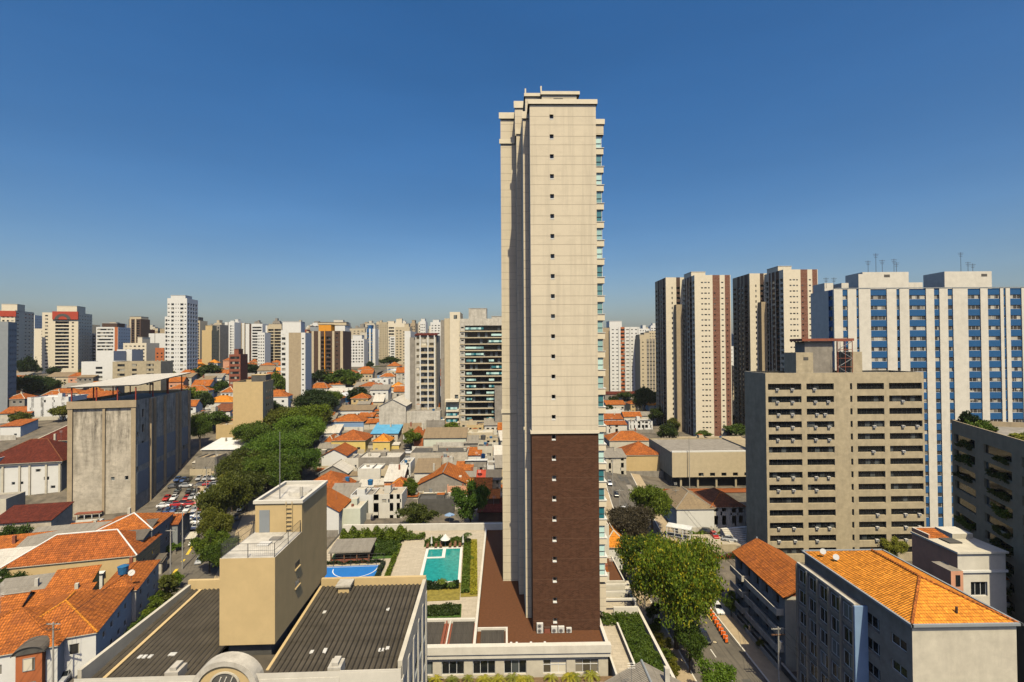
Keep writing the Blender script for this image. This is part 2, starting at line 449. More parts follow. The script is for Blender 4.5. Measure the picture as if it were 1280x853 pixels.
# ------------------------------------------------------------------ mesh building
class MB:
    def __init__(s): s.v, s.f, s.m, s.mats = [], [], [], []
    def mi(s, mat):
        if mat not in s.mats: s.mats.append(mat)
        return s.mats.index(mat)
    def poly(s, pts, mat):
        i = len(s.v)
        s.v += [tuple(p) for p in pts]
        s.f.append(tuple(range(i, i + len(pts))))
        s.m.append(s.mi(mat))
    def box(s, x0, x1, y0, y1, z0, z1, mat, top=None):
        p = [(x0, y0), (x1, y0), (x1, y1), (x0, y1)]
        s.prism(p, z0, z1, mat, top)
    def prism(s, p, z0, z1, mat, top=None):
        n = len(p)
        for i in range(n):
            a, c = p[i], p[(i + 1) % n]
            s.poly([(*a, z0), (*c, z0), (*c, z1), (*a, z1)], mat)
        s.poly([(*q, z1) for q in p], top or mat)
        s.poly([(*q, z0) for q in reversed(p)], mat)
    def slab(s, quad, th, mat, under=None):
        """a sloping sheet with real thickness: quad counter-clockwise from above"""
        q = [Vector(a) for a in quad]
        l = [a - Vector((0, 0, th)) for a in q]
        s.poly(q, mat)
        s.poly(list(reversed(l)), under or mat)
        n = len(q)
        for i in range(n):
            j = (i + 1) % n
            s.poly([l[i], l[j], q[j], q[i]], under or mat)
    def tube(s, pts, r0, r1, mat, n=7):
        pts = [Vector(p) for p in pts]
        rings = []
        for i, p in enumerate(pts):
            d = (pts[min(i + 1, len(pts) - 1)] - pts[max(i - 1, 0)]).normalized()
            a = d.cross(Vector((0.31, 0.95, 0.1))).normalized()
            bb = d.cross(a)
            r = r0 + (r1 - r0) * i / max(1, len(pts) - 1)
            rings.append([p + a * r * math.cos(2 * math.pi * k / n) + bb * r * math.sin(2 * math.pi * k / n) for k in range(n)])
        for q, w in zip(rings, rings[1:]):
            for k in range(n):
                s.poly([q[k], w[k], w[(k + 1) % n], q[(k + 1) % n]], mat)
        s.poly(rings[0], mat)
        s.poly(list(reversed(rings[-1])), mat)
    def cyl(s, x, y, z0, z1, r, mat, n=14, r1=None, top=None):
        r1 = r if r1 is None else r1
        a = [(x + r * math.cos(2 * math.pi * k / n), y + r * math.sin(2 * math.pi * k / n), z0) for k in range(n)]
        c = [(x + r1 * math.cos(2 * math.pi * k / n), y + r1 * math.sin(2 * math.pi * k / n), z1) for k in range(n)]
        for k in range(n):
            j = (k + 1) % n
            s.poly([a[k], a[j], c[j], c[k]], mat)
        s.poly(c, top or mat)
        s.poly(list(reversed(a)), mat)
    def mesh(s, name):
        me = bpy.data.meshes.new(name)
        me.from_pydata(s.v, [], s.f)
        for q in s.mats: me.materials.append(MATS[q])
        if len(s.mats) > 1: me.polygons.foreach_set('material_index', s.m)
        uv = me.uv_layers.new(name='UVMap')
        dat = []
        for f in s.f:
            p = [Vector(s.v[i]) for i in f[:4]]
            n = (p[1] - p[0]).cross(p[2] - p[1])
            if n.length < 1e-9 and len(p) > 3: n = (p[2] - p[0]).cross(p[3] - p[2])
            n = n.normalized() if n.length > 1e-12 else Vector((0, 0, 1))
            u = Vector((0, 0, 1)).cross(n)
            u = u.normalized() if u.length > 0.02 else Vector((1, 0, 0))
            w = n.cross(u)
            for i in f:
                q = Vector(s.v[i])
                dat += [q.dot(u), q.dot(w)]
        uv.data.foreach_set('uv', dat)
        me.update()
        return me
    def build(s, name, parent=None, label=None):
        return link(s.mesh(name), name, parent, label)
def link(me, name, parent=None, label=None):
    o = bpy.data.objects.new(name, me)
    C.objects.link(o)
    if parent: o.parent = parent
    if label: o['label'] = label
    return o
USED = set()
def tag(o, label, cat, group=None, kind=None):
    o['label'] = label
    o['category'] = cat
    if group: o['group'] = group
    if kind: o['kind'] = kind
    return o
def thing(name, label, cat, loc, rot=0.0, group=None):
    o = bpy.data.objects.new(name, None)
    o.empty_display_size = 0.3
    C.objects.link(o)
    o.location = loc
    o.rotation_euler = (0, 0, rad(rot))
    return tag(o, label, cat, group)
def struct(name, mb, label=None):
    o = mb.build(name)
    o['kind'] = 'structure'
    if label: o['label'] = label
    return o
def copy_tree(o, parent=None):
    c = o.copy()
    C.objects.link(c)
    if parent: c.parent = parent
    for ch in o.children: copy_tree(ch, c)
    return c
# ------------------------------------------------------------------ walls with real openings
FACES = {'F': 0, 'R': 90, 'B': 180, 'L': -90}
def face_frame(face, x0, x1, y0, y1):
    X, Y = Vector((1, 0, 0)), Vector((0, 1, 0))
    if face == 'F': return Vector((x0, y0, 0)), X, -Y, x1 - x0
    if face == 'R': return Vector((x1, y0, 0)), Y, X, y1 - y0
    if face == 'B': return Vector((x1, y1, 0)), -X, Y, x1 - x0
    return Vector((x0, y1, 0)), -Y, -X, y1 - y0
def facade(mb, fr, zb, zt, cols, mat):
    """cols: (u0, u1, [(v0, v1)...], depth, wall material or None); returns the openings"""
    o, u, n, W = fr
    Z = Vector((0, 0, 1))
    P = lambda a, v, q=0.0: o + u * a + Z * v - n * q
    outs, x = [], 0.0
    for (a, c, rows, dep, m2) in sorted(cols, key=lambda t: t[0]):
        if a > x + 1e-4: mb.poly([P(x, zb), P(a, zb), P(a, zt), P(x, zt)], mat)
        mm, v = m2 or mat, zb
        for (p, q) in rows:
            mb.poly([P(a, v), P(c, v), P(c, p), P(a, p)], mm)
            mb.poly([P(a, p), P(c, p), P(c, p, dep), P(a, p, dep)], mm)
            mb.poly([P(a, q, dep), P(c, q, dep), P(c, q), P(a, q)], mm)
            mb.poly([P(a, p), P(a, p, dep), P(a, q, dep), P(a, q)], mm)
            mb.poly([P(c, p, dep), P(c, p), P(c, q), P(c, q, dep)], mm)
            outs.append((a, c, p, q, dep))
            v = q
        mb.poly([P(a, v), P(c, v), P(c, zt), P(a, zt)], mm)
        x = c
    if x < W - 1e-4: mb.poly([P(x, zb), P(W, zb), P(W, zt), P(x, zt)], mat)
    return outs
PANES = {}
def pane_mb(mb, w, h, glass, frame, mul, ox=0.0, oy=0.0, oz=0.0):
    mb.box(ox, ox + w, oy, oy + 0.05, oz, oz + h, glass)
    if frame:
        t, q = 0.07, 0.045
        for (a, c, e, f) in ((0, w, 0, t), (0, w, h - t, h), (0, t, t, h - t), (w - t, w, t, h - t)):
            mb.box(ox + a, ox + c, oy - q, oy - 0.003, oz + e, oz + f, frame)
        k = int(w / mul + 0.3) if mul else 0
        for i in range(1, k):
            mb.box(ox + w * i / k - 0.035, ox + w * i / k + 0.035, oy - q + 0.004, oy - 0.003, oz + t, oz + h - t, frame)
def pane_mesh(w, h, glass, frame, mul):
    key = (round(w, 2), round(h, 2), glass, frame, mul)
    if key not in PANES:
        mb = MB()
        pane_mb(mb, w, h, glass, frame, mul)
        PANES[key] = mb.mesh('window')
    return PANES[key]
def place_panes(root, jobs, name='window', cap=100):
    """jobs: (frame, face, opening, glass, frame material, mullion spacing)"""
    rest = MB()
    for i, (fr, face, (a, c, p, q, dep), gl, fm, mul) in enumerate(jobs):
        o, u, n, W = fr
        loc = o + u * a + Vector((0, 0, p)) - n * dep
        ang = rad(FACES[face])
        if i < cap:
            ob = link(pane_mesh(c - a, q - p, gl, fm, mul), name, root)
            ob.location = loc
            ob.rotation_euler = (0, 0, ang)
        else:
            t = MB()
            pane_mb(t, c - a, q - p, gl, fm, mul)
            M = Matrix.Translation(loc) @ Matrix.Rotation(ang, 4, 'Z')
            for f, mi in zip(t.f, t.m): rest.poly([M @ Vector(t.v[k]) for k in f], t.mats[mi])
    if rest.f:
        ob = rest.build(name + '_rows', root)
        ob['kind'] = 'stuff'
# opening kinds: sill, head above each floor line, recess depth, glass, frame, mullion spacing
KD = {
    'w': (1.05, 2.25, 0.18, 'glass', 'white_metal', 0), 's': (1.5, 2.2, 0.18, 'dark_glass', None, 0),
    'r': (0.95, 2.45, 0.20, 'glass', 'steel', 1.4), 'b': (1.05, 2.72, 1.2, 'glass', 'steel', 1.3),
    'g': (0.55, 2.65, 0.12, 'dark_glass', None, 0), 'x': (0.9, 2.5, 0.35, 'black_glass', None, 0),
    'e': (0.35, 2.8, 0.9, 'dark_glass', None, 0), 'c': (1.0, 2.3, 0.15, 'curtained', None, 0), 'd': (0.75, 2.75, 1.0, 'dark_glass', None, 0),
}
def tower(name, label, cat, loc, rot, w, d, h, wall, faces, fh=3.0, z0=3.6, group=None, boxes=(), parapet=0.9,
          roof='grey_render', frames=False, trim=None, ext=(), topm=1.3, zlow=-4.0):
    root = thing(name, label, cat, loc, rot, group)
    mb = MB()
    x0, x1 = -w / 2, w / 2
    jobs = []
    for face in 'FLRB':
        fr = face_frame(face, x0, x1, 0, d)
        cols = []
        for sp in faces.get(face, ()):
            a, c, kind = sp[0] * fr[3], sp[1] * fr[3], sp[2]
            m2 = sp[3] if len(sp) > 3 else None
            lo, hi = (sp[4] if len(sp) > 4 else (0, 1))
            rows = []
            if kind:
                s0, s1, dep, gl, fm, mul = KD[kind]
                k = 0
                while z0 + k * fh + s1 * fh / 3 < h - topm:
                    p = z0 + k * fh
                    if lo * h <= p <= hi * h: rows.append((p + s0 * fh / 3, p + s1 * fh / 3))
                    k += 1
            cols.append((a, c, rows, KD[kind][2] if kind else 0, m2, kind))
        kinds = {round(c[0], 4): c[5] for c in cols}
        for op in facade(mb, fr, zlow, h, [c[:5] for c in cols], wall):
            s0, s1, dep, gl, fm, mul = KD[kinds[round(op[0], 4)]]
            jobs.append((fr, face, op, gl, fm if frames else None, mul if frames else 0))
    t = 0.25
    tm = trim or wall
    for (a, c, e, f) in ((x0, x1, 0, t), (x0, x1, d - t, d), (x0, x0 + t, t, d - t), (x1 - t, x1, t, d - t)):
        mb.poly([(a, e, h), (c, e, h), (c, f, h), (a, f, h)], tm)
    hr = h - parapet
    for p, q in (((x0 + t, t), (x1 - t, t)), ((x1 - t, t), (x1 - t, d - t)), ((x1 - t, d - t), (x0 + t, d - t)), ((x0 + t, d - t), (x0 + t, t))):
        mb.poly([(*q, hr), (*p, hr), (*p, h), (*q, h)], wall)
    mb.build('wall', root)
    rb = MB()
    rb.poly([(x0 + t, t, hr), (x1 - t, t, hr), (x1 - t, d - t, hr), (x0 + t, d - t, hr)], roof)
    rf = rb.build('roof', root)
    for bx in boxes:
        q = MB()
        a, c, e, f, hh = bx[:5]
        m2 = bx[5] if len(bx) > 5 else wall
        q.box(x0 + a * w, x0 + c * w, e * d, f * d, hr + 0.004, h + hh, m2)
        q.box(x0 + a * w - 0.15, x0 + c * w + 0.15, e * d - 0.15, f * d + 0.15, h + hh, h + hh + 0.2, tm)
        q.build('rooftop_block', root)
    for (nm, a, c, e, f, zl, zh, m2) in ext:          # bays, fins, bands in metres from the wall's own box
        q = MB()
        q.box(a, c, e, f, zl, zh, m2)
        q.build(nm, root)
    place_panes(root, jobs)
    return root
# ------------------------------------------------------------------ houses
def roof_mb(kind, w, d, h, rise, mat, ov=0.35, th=0.16):
    mb = MB()
    a, c, e, f = -ov, w + ov, -ov, d + ov
    z, zt = h + 0.02, h + rise
    if kind == 'hip':
        r = min(w, d) / 2 + ov
        if w >= d: p, q = (a + r, (e + f) / 2, zt), (c - r, (e + f) / 2, zt)
        else: p, q = ((a + c) / 2, e + r, zt), ((a + c) / 2, f - r, zt)
        A, B_, C_, D = (a, e, z), (c, e, z), (c, f, z), (a, f, z)
        if w >= d: fs = [[A, B_, q, p], [B_, C_, q], [C_, D, p, q], [D, A, p]]
        else: fs = [[A, B_, p], [B_, C_, q, p], [C_, D, q], [D, A, p, q]]
        for s in fs: mb.poly(s, mat)
        mb.poly([(a, e, z), (a, f, z), (c, f, z), (c, e, z)], mat)
        mb.box(a + 0.03, c - 0.03, e + 0.03, f - 0.03, z - th, z - 0.004, 'cream_trim')
        return mb, [(A, p), (B_, q if w >= d else p), (p, q)]
    if kind == 'gy':
        m = (a + c) / 2
        mb.slab([(a, e, z), (m, e, zt), (m, f, zt), (a, f, z)], th, mat)
        mb.slab([(m + 0.004, e, zt), (c, e, z), (c, f, z), (m + 0.004, f, zt)], th, mat)
        return mb, [((m, e, zt), (m, f, zt))]
    if kind == 'gx':
        m = (e + f) / 2
        mb.slab([(a, e, z), (c, e, z), (c, m, zt), (a, m, zt)], th, mat)
        mb.slab([(a, m + 0.004, zt), (c, m + 0.004, zt), (c, f, z), (a, f, z)], th, mat)
        return mb, [((a, m, zt), (c, m, zt))]
    zz = {'shedb': (z, z, zt, zt), 'shedf': (zt, zt, z, z), 'shedl': (zt, z, z, zt), 'shedr': (z, zt, zt, z)}[kind]
    mb.slab([(a, e, zz[0]), (c, e, zz[1]), (c, f, zz[2]), (a, f, zz[3])], th, mat)
    return mb, []
def house(name, label, cat, loc, rot, w, d, h, kind, rise, rmat, wall, group=None, wins=(), right=(), left=(), ridge=None,
          glass='glass', parapet=0.5, base=-2.5, ov=0.35, clutter=None):
    """wins: (u fraction, width, sill, head) on the front, right / left the same on the side walls"""
    root = thing(name, label, cat, loc, rot, group)
    mb = MB()
    jobs = []
    for face, ws in (('F', wins), ('R', right), ('L', left), ('B', ())):
        fr = face_frame(face, 0, w, 0, d)
        cols = {}
        for (u, ww, s, t) in ws:
            if t > h - 0.15: continue
            a = min(max(0.1, u * fr[3] - ww / 2), fr[3] - ww - 0.1)
            cols.setdefault((round(a, 3), round(a + ww, 3)), []).append((s, t))
        cl = [(a, c, sorted(r), 0.16, None) for (a, c), r in cols.items()]
        for op in facade(mb, fr, base, h, cl, wall):
            jobs.append((fr, face, op, glass, 'white_metal', 1.0))
    rz = h + rise
    if kind == 'gy':
        mb.poly([(0, 0, h), (w, 0, h), (w / 2, 0, rz - 0.12)], wall)
        mb.poly([(w, d, h), (0, d, h), (w / 2, d, rz - 0.12)], wall)
    elif kind == 'gx':
        mb.poly([(w, 0, h), (w, d, h), (w, d / 2, rz - 0.12)], wall)
        mb.poly([(0, d, h), (0, 0, h), (0, d / 2, rz - 0.12)], wall)
    elif kind == 'shedb':
        mb.poly([(w, 0, h), (w, d, h), (w, d, rz - 0.17)], wall)
        mb.poly([(0, d, h), (0, 0, h), (0, d, rz - 0.17)], wall)
        mb.poly([(w, d, h), (0, d, h), (0, d, rz - 0.17), (w, d, rz - 0.17)], wall)
    elif kind == 'shedf':
        mb.poly([(w, 0, h), (w, d, h), (w, 0, rz - 0.17)], wall)
        mb.poly([(0, d, h), (0, 0, h), (0, 0, rz - 0.17)], wall)
        mb.poly([(0, 0, h), (w, 0, h), (w, 0, rz - 0.17), (0, 0, rz - 0.17)], wall)
    elif kind in ('shedl', 'shedr'):
        x = 0 if kind == 'shedl' else w
        if x: mb.poly([(0, 0, h), (w, 0, h), (w, 0, rz - 0.17)], wall)
        else: mb.poly([(0, 0, h), (w, 0, h), (0, 0, rz - 0.17)], wall)
        mb.poly([(x, d, h), (x, 0, h), (x, 0, rz - 0.17), (x, d, rz - 0.17)] if not x else [(x, 0, h), (x, d, h), (x, d, rz - 0.17), (x, 0, rz - 0.17)], wall)
        mb.poly([(w, d, h), (0, d, h), (x, d, rz - 0.17)], wall)
    if kind == 'flat':
        t = 0.22
        for (a, c, e, f) in ((0, w, 0, t), (0, w, d - t, d), (0, t, t, d - t), (w - t, w, t, d - t)):
            mb.poly([(a, e, h), (c, e, h), (c, f, h), (a, f, h)], wall)
        for p, q in (((t, t), (w - t, t)), ((w - t, t), (w - t, d - t)), ((w - t, d - t), (t, d - t)), ((t, d - t), (t, t))):
            mb.poly([(*q, h - parapet), (*p, h - parapet), (*p, h), (*q, h)], wall)
        rb, rl = MB(), []
        rb.poly([(t, t, h - parapet), (w - t, t, h - parapet), (w - t, d - t, h - parapet), (t, d - t, h - parapet)], rmat)
    else:
        rb, rl = roof_mb(kind, w, d, h, rise, rmat, ov)
    mb.build('wall', root)
    rf = rb.build('roof', root)
    if ridge:
        for p, q in rl:
            if (Vector(p) - Vector(q)).length < 0.3: continue
            t = MB()
            t.tube([Vector(p) + Vector((0, 0, 0.03)), Vector(q) + Vector((0, 0, 0.03))], 0.16, 0.16, ridge, 6)
            t.build('ridge_cap', rf)
    place_panes(root, jobs)
    if clutter is None: clutter = Vector(loc).y < 340
    if clutter:
        r = random.Random(int(loc[0] * 13 + loc[1] * 7))
        top = h - parapet if kind == 'flat' else h + rise
        if kind != 'flat' and not ridge and rl:
            rm = r.choice(['orange_tiles', 'offwhite', 'rust_tiles', 'grey_render', 'bright_tiles']) if 'tiles' in rmat else 'grey_render'
            for p, q in rl:
                t = MB(); t.tube([Vector(p) + Vector((0, 0, .03)), Vector(q) + Vector((0, 0, .03))], .15, .15, rm, 5); t.build('ridge_cap', rf)
        if kind == 'flat':
            if r.random() < .5 and w > 4 and d > 4:
                a, e = r.uniform(.4, w - 3), r.uniform(.4, d - 3)
                q = MB(); q.box(a, a + r.uniform(1.6, 2.6), e, e + 2.4, top + .004, top + r.uniform(1.4, 2.6), wall, r.choice(['grey_sheets', 'offwhite', 'orange_tiles'])); q.build('roof_room', root)
            if r.random() < .6:
                a, e = r.uniform(.8, w - .8), r.uniform(.8, d - .8)
                q = MB(); q.cyl(a, e, top + .004, top + r.uniform(.7, 1.3), .55, r.choice(['tank_blue', 'grey_blue', 'tank_blue', 'offwhite']), 10, .65); q.build('roof_tank', root)
            for _ in range(r.randint(0, 3)):
                a, e = r.uniform(.5, w - 1.4), r.uniform(.5, d - 1.4)
                q = MB(); q.box(a, a + r.uniform(.4, 1.0), e, e + r.uniform(.4, 1.0), top + .004, top + r.uniform(.3, .8), r.choice(['ac_white', 'grey_render', 'brick_red', 'dark_grey'])); q.build('roof_box', root)
            if r.random() < .5 and w > 5:
                a = r.uniform(.3, .7) * w
                q = MB(); q.box(a, a + .15, .25, d - .25, top + .005, top + .7, wall); q.build('roof_partition', root)
        else:
            if r.random() < .35:
                a, e = r.uniform(.2, .8) * w, r.uniform(.55, .85) * d
                q = MB(); q.box(a, a + .6, e, e + .6, h, top + .7, r.choice(['brick_red', 'grimy_white', 'offwhite'])); q.build('chimney', rf)
        if r.random() < .45:
            a, e = r.uniform(.2, .8) * w, r.uniform(.4, .8) * d
            q = MB(); q.tube([(a, e, h), (a, e, top + 2.2)], .035, .03, 'steel', 4)
            for z in (2.1, 1.8, 1.5): q.tube([(a - .5, e, top + z), (a + .5, e, top + z)], .025, .025, 'steel', 4)
            q.build('antenna', root)
        for _ in range(r.choice([0, 1, 1, 2])):
            ww, dd, hh = r.uniform(2.0, 4.0), r.uniform(2.0, 4.0), min(h * .8, r.uniform(2.3, 3.2))
            s = r.choice([-1, 1])
            a = -ww - .01 if s < 0 else w + .01
            e = r.uniform(0, max(.1, d - dd))
            m2 = r.choice([wall, 'offwhite', 'grey_render', 'grimy_white', 'beige'])
            q = MB(); q.box(a, a + ww, e, e + dd, base, hh, m2)
            q.slab([(a - .15, e - .2, hh + .15), (a + ww + .15, e - .2, hh + .15), (a + ww + .15, e + dd, hh + .75), (a - .15, e + dd, hh + .75)], .1, r.choice(['grey_sheets', 'pale_sheets', 'brown_sheets', 'rust_tiles', 'dark_sheets', 'orange_tiles']))
            q.build('extension', root)
        if r.random() < .6:
            q = MB(); y0 = -r.uniform(1.6, 3.2)
            m2 = r.choice(['offwhite', 'grey_render', 'grimy_white', 'white', 'beige'])
            q.box(-.3, w + .3, y0, y0 + .18, base, 1.7, m2); q.box(-.3, -.12, y0 + .18, -.01, base, 1.7, m2)
            q.build('yard_wall', root)
    return root
def storeys(n, cols, fh=2.9, ww=1.3, s=1.0, t=2.2):
    return [(u, ww, k * fh + s, k * fh + t) for k in range(n) for u in cols]
LOTS = []
def lot(label, x0, x1, yt, yb, d, kind, rise, rmat, wall, rot=0, nw=0, name='house', cat='house', **kw):
    """a building from the pixels of its front wall: left, right, eave and foot"""
    g = G((x0 + x1) / 2, yb)
    k = g.y / F
    a = at_y(x0, (yt + yb) / 2, g.y)
    w = (x1 - x0) * k
    h = max(2.4, at_y((x0 + x1) / 2, yt, g.y).z - g.z)
    if nw and 'wins' not in kw:
        n = max(1, int(h / 2.9))
        r = random.Random(int(x0 * 5 + yb))
        kw['wins'] = [(min(.95, max(.05, (i + .5) / nw + r.uniform(-.12, .12) / nw)), r.choice([.8, 1.1, 1.4, 1.7]) * min(1, w / nw / 2.0), j * h / n + 1.0, j * h / n + r.choice([1.9, 2.2, 2.3])) for j in range(n) for i in range(nw) if r.random() < .88]
    LOTS.append((g.x, g.y, w, d))
    return house(name, label, cat, (a.x, a.y, g.z), rot, w, d, h, kind, rise, rmat, wall, **kw)

# ------------------------------------------------------------------ trees and plants
def crown_mesh(R, H, zc, lobes, clumps, leaves, size, seed, mat, droop=0.0):
    r = random.Random(seed)
    L = []
    for _ in range(lobes):
        a, q = r.uniform(0, 6.283), math.sqrt(r.random()) * 0.62
        zz = r.uniform(-0.55, 0.75) * (1 - q * 0.6)
        L.append((q * 1.12 * math.cos(a), q * 1.12 * math.sin(a), zz, r.uniform(0.20, 0.36)))
    vs, fs = [], []
    for _ in range(clumps):
        lx, ly, lz, lr = r.choice(L)
        d = Vector((r.gauss(0, 1), r.gauss(0, 1), r.gauss(0.25, 1))).normalized()
        q = lr * (r.uniform(0.35, 1.0) ** 0.6)
        cx, cy, cz = (lx + d.x * q) * R, (ly + d.y * q) * R, zc + (lz + d.z * q * 0.95) * H / 2
        cr = r.uniform(0.35, 1.0) * 0.085 * R + size * 0.4
        for _ in range(leaves):
            p = Vector((cx + r.gauss(0, 1) * cr, cy + r.gauss(0, 1) * cr, cz + r.gauss(-droop, 0.55) * cr))
            n = Vector((r.gauss(0, 1), r.gauss(0, 1), r.gauss(0.7, 0.8))).normalized()
            u = n.cross(Vector((r.gauss(0, 1), r.gauss(0, 1), r.gauss(0, 1)))).normalized()
            w = n.cross(u)
            s = size * r.uniform(0.6, 1.3)
            i = len(vs)
            vs += [tuple(p - u * s), tuple(p - w * s * 0.55), tuple(p + u * s), tuple(p + w * s * 0.55)]
            fs.append((i, i + 1, i + 2, i + 3))
    me = bpy.data.meshes.new('crown')
    me.from_pydata(vs, [], fs)
    me.materials.append(MATS[mat])
    return me, L
def trunk_mesh(R, H, zc, L, r0, seed):
    r = random.Random(seed)
    mb = MB()
    fork = zc - H * 0.42
    fork = max(fork, 0.25 * zc)
    mb.tube([(0, 0, -0.6), (r.uniform(-.1, .1), r.uniform(-.1, .1), fork * 0.5), (r.uniform(-.2, .2), r.uniform(-.2, .2), fork)], r0, r0 * 0.7, 'bark', 8)
    for (lx, ly, lz, lr) in L[:7]:
        e = Vector((lx * R * 0.95, ly * R * 0.95, zc + lz * H / 2 * 0.8))
        m = Vector((e.x * 0.45, e.y * 0.45, fork + (e.z - fork) * 0.6))
        mb.tube([(0, 0, fork - 0.2), m, e], r0 * 0.5, r0 * 0.1, 'bark', 6)
    return mb.mesh('trunk')
PROTO = {}
PSPEC = {  # crown radius, crown height, crown centre, lobes, clumps, leaves per clump, leaf size, trunk radius
    'huge': (9.5, 9.6, 7.0, 40, 1250, 34, 0.20, 0.5), 'big': (7.0, 7.6, 6.0, 30, 800, 30, 0.23, 0.38),
    'mid': (4.2, 5.6, 4.2, 22, 460, 26, 0.185, 0.22), 'small': (2.0, 2.8, 2.0, 9, 200, 24, 0.125, 0.10),
    'tall': (2.6, 8.0, 5.6, 10, 190, 24, 0.28, 0.2), 'far': (5.0, 5.6, 4.0, 22, 300, 18, 0.36, 0.3),
    'bush': (1.1, 1.5, 0.8, 7, 110, 22, 0.09, 0.05),
}
def tree(px, py, wpx, hpx, leaf, label, kind='mid', var=0, group=None, name='tree', cat='tree', at=None, size=None):
    key = (kind, var)
    if key not in PROTO:
        R, H, zc, lo, cl, le, sz, r0 = PSPEC[kind]
        me, L = crown_mesh(R, H, zc, lo, cl, le, sz, sum(map(ord, kind)) + 31 * var, 'leaf_green')
        PROTO[key] = (me, trunk_mesh(R, H, zc, L, r0, var))
    R, H, zc = PSPEC[kind][:3]
    if at is None: g = G(px, py)
    else: g = Vector(at)
    if size: ww, hh = size
    else: ww, hh = wpx * g.y / F, hpx * g.y / F
    root = thing(name, label, cat, g, RN.uniform(0, 360), group)
    root.scale = (ww / 2 / R, ww / 2 / R, hh / (zc + H / 2))
    me, tr = PROTO[key]
    c = link(me, 'crown', root)
    c.material_slots[0].link = 'OBJECT'
    c.material_slots[0].material = MATS[leaf]
    link(tr, 'trunk', root)
    return root
def palm_mesh(n, L, up, seed, leaflets=9):
    r = random.Random(seed)
    mb = MB()
    for k in range(n):
        a = 6.283 * k / n + r.uniform(-.2, .2)
        e = r.uniform(0.5, 1.0) * up
        pts = []
        for i in range(leaflets + 1):
            t = i / leaflets
            rr = L * t * (0.95 - 0.15 * t)
            pts.append(Vector((math.cos(a) * rr, math.sin(a) * rr, L * (e * t - (e * 0.75 + 0.25) * t * t))))
        sd_ = Vector((-math.sin(a), math.cos(a), 0))
        for p, q in zip(pts, pts[1:]):
            for sg in (1, -1):
                wdt = L * 0.20
                tip = p + sd_ * sg * wdt + (q - p) * 1.2 + Vector((0, 0, -wdt * 0.35))
                v = [p, q, tip] if sg < 0 else [q, p, tip]
                mb.poly(v, 'leaf_yellow')
    return mb
def palm(loc, L, trunk, label, leaf='leaf_yellow', group=None, seed=0, n=11, up=1.0, name='palm_plant', cat='palm'):
    root = thing(name, label, cat, loc, RN.uniform(0, 360), group)
    mb = palm_mesh(n, L, up, seed)
    me = mb.mesh('fronds')
    me.materials[0] = MATS[leaf]
    o = link(me, 'fronds', root)
    o.location = (0, 0, trunk)
    t = MB()
    t.tube([(0, 0, -0.1), (0.03, 0.02, trunk * 0.5), (0, 0, trunk + 0.02)], 0.09 if trunk > 1 else 0.05, 0.06, 'bark', 7)
    t.build('stem', root)
    return root
def shrub_bed(name, label, cat, loc, rot, w, d, h, leaf, seed, n=None, size=0.16, kind=None, group=None):
    """clipped or loose planting: a body of leaves filling w x d x h"""
    r = random.Random(seed)
    vs, fs = [], []
    n = n or int(w * d * 90)
    for _ in range(n):
        p = Vector((r.uniform(0, w), r.uniform(0, d), 0))
        hh = h * (0.55 + 0.45 * math.sin(p.x * 1.7 + seed) * math.cos(p.y * 1.3 + p.x * 0.6))
        p.z = max(0.03, hh * math.sqrt(r.random()))
        nn = Vector((r.gauss(0, 1), r.gauss(0, 1), r.gauss(0.8, 0.7))).normalized()
        u = nn.cross(Vector((r.gauss(0, 1), r.gauss(0, 1), r.gauss(0, 1)))).normalized()
        w_ = nn.cross(u)
        s = size * r.uniform(0.6, 1.4)
        i = len(vs)
        vs += [tuple(p - u * s), tuple(p - w_ * s * 0.5), tuple(p + u * s), tuple(p + w_ * s * 0.5)]
        fs.append((i, i + 1, i + 2, i + 3))
    me = bpy.data.meshes.new(name)
    me.from_pydata(vs, [], fs)
    me.materials.append(MATS[leaf])
    o = link(me, name)
    o.location = loc
    o.rotation_euler = (0, 0, rad(rot))
    return tag(o, label, cat, group, kind)

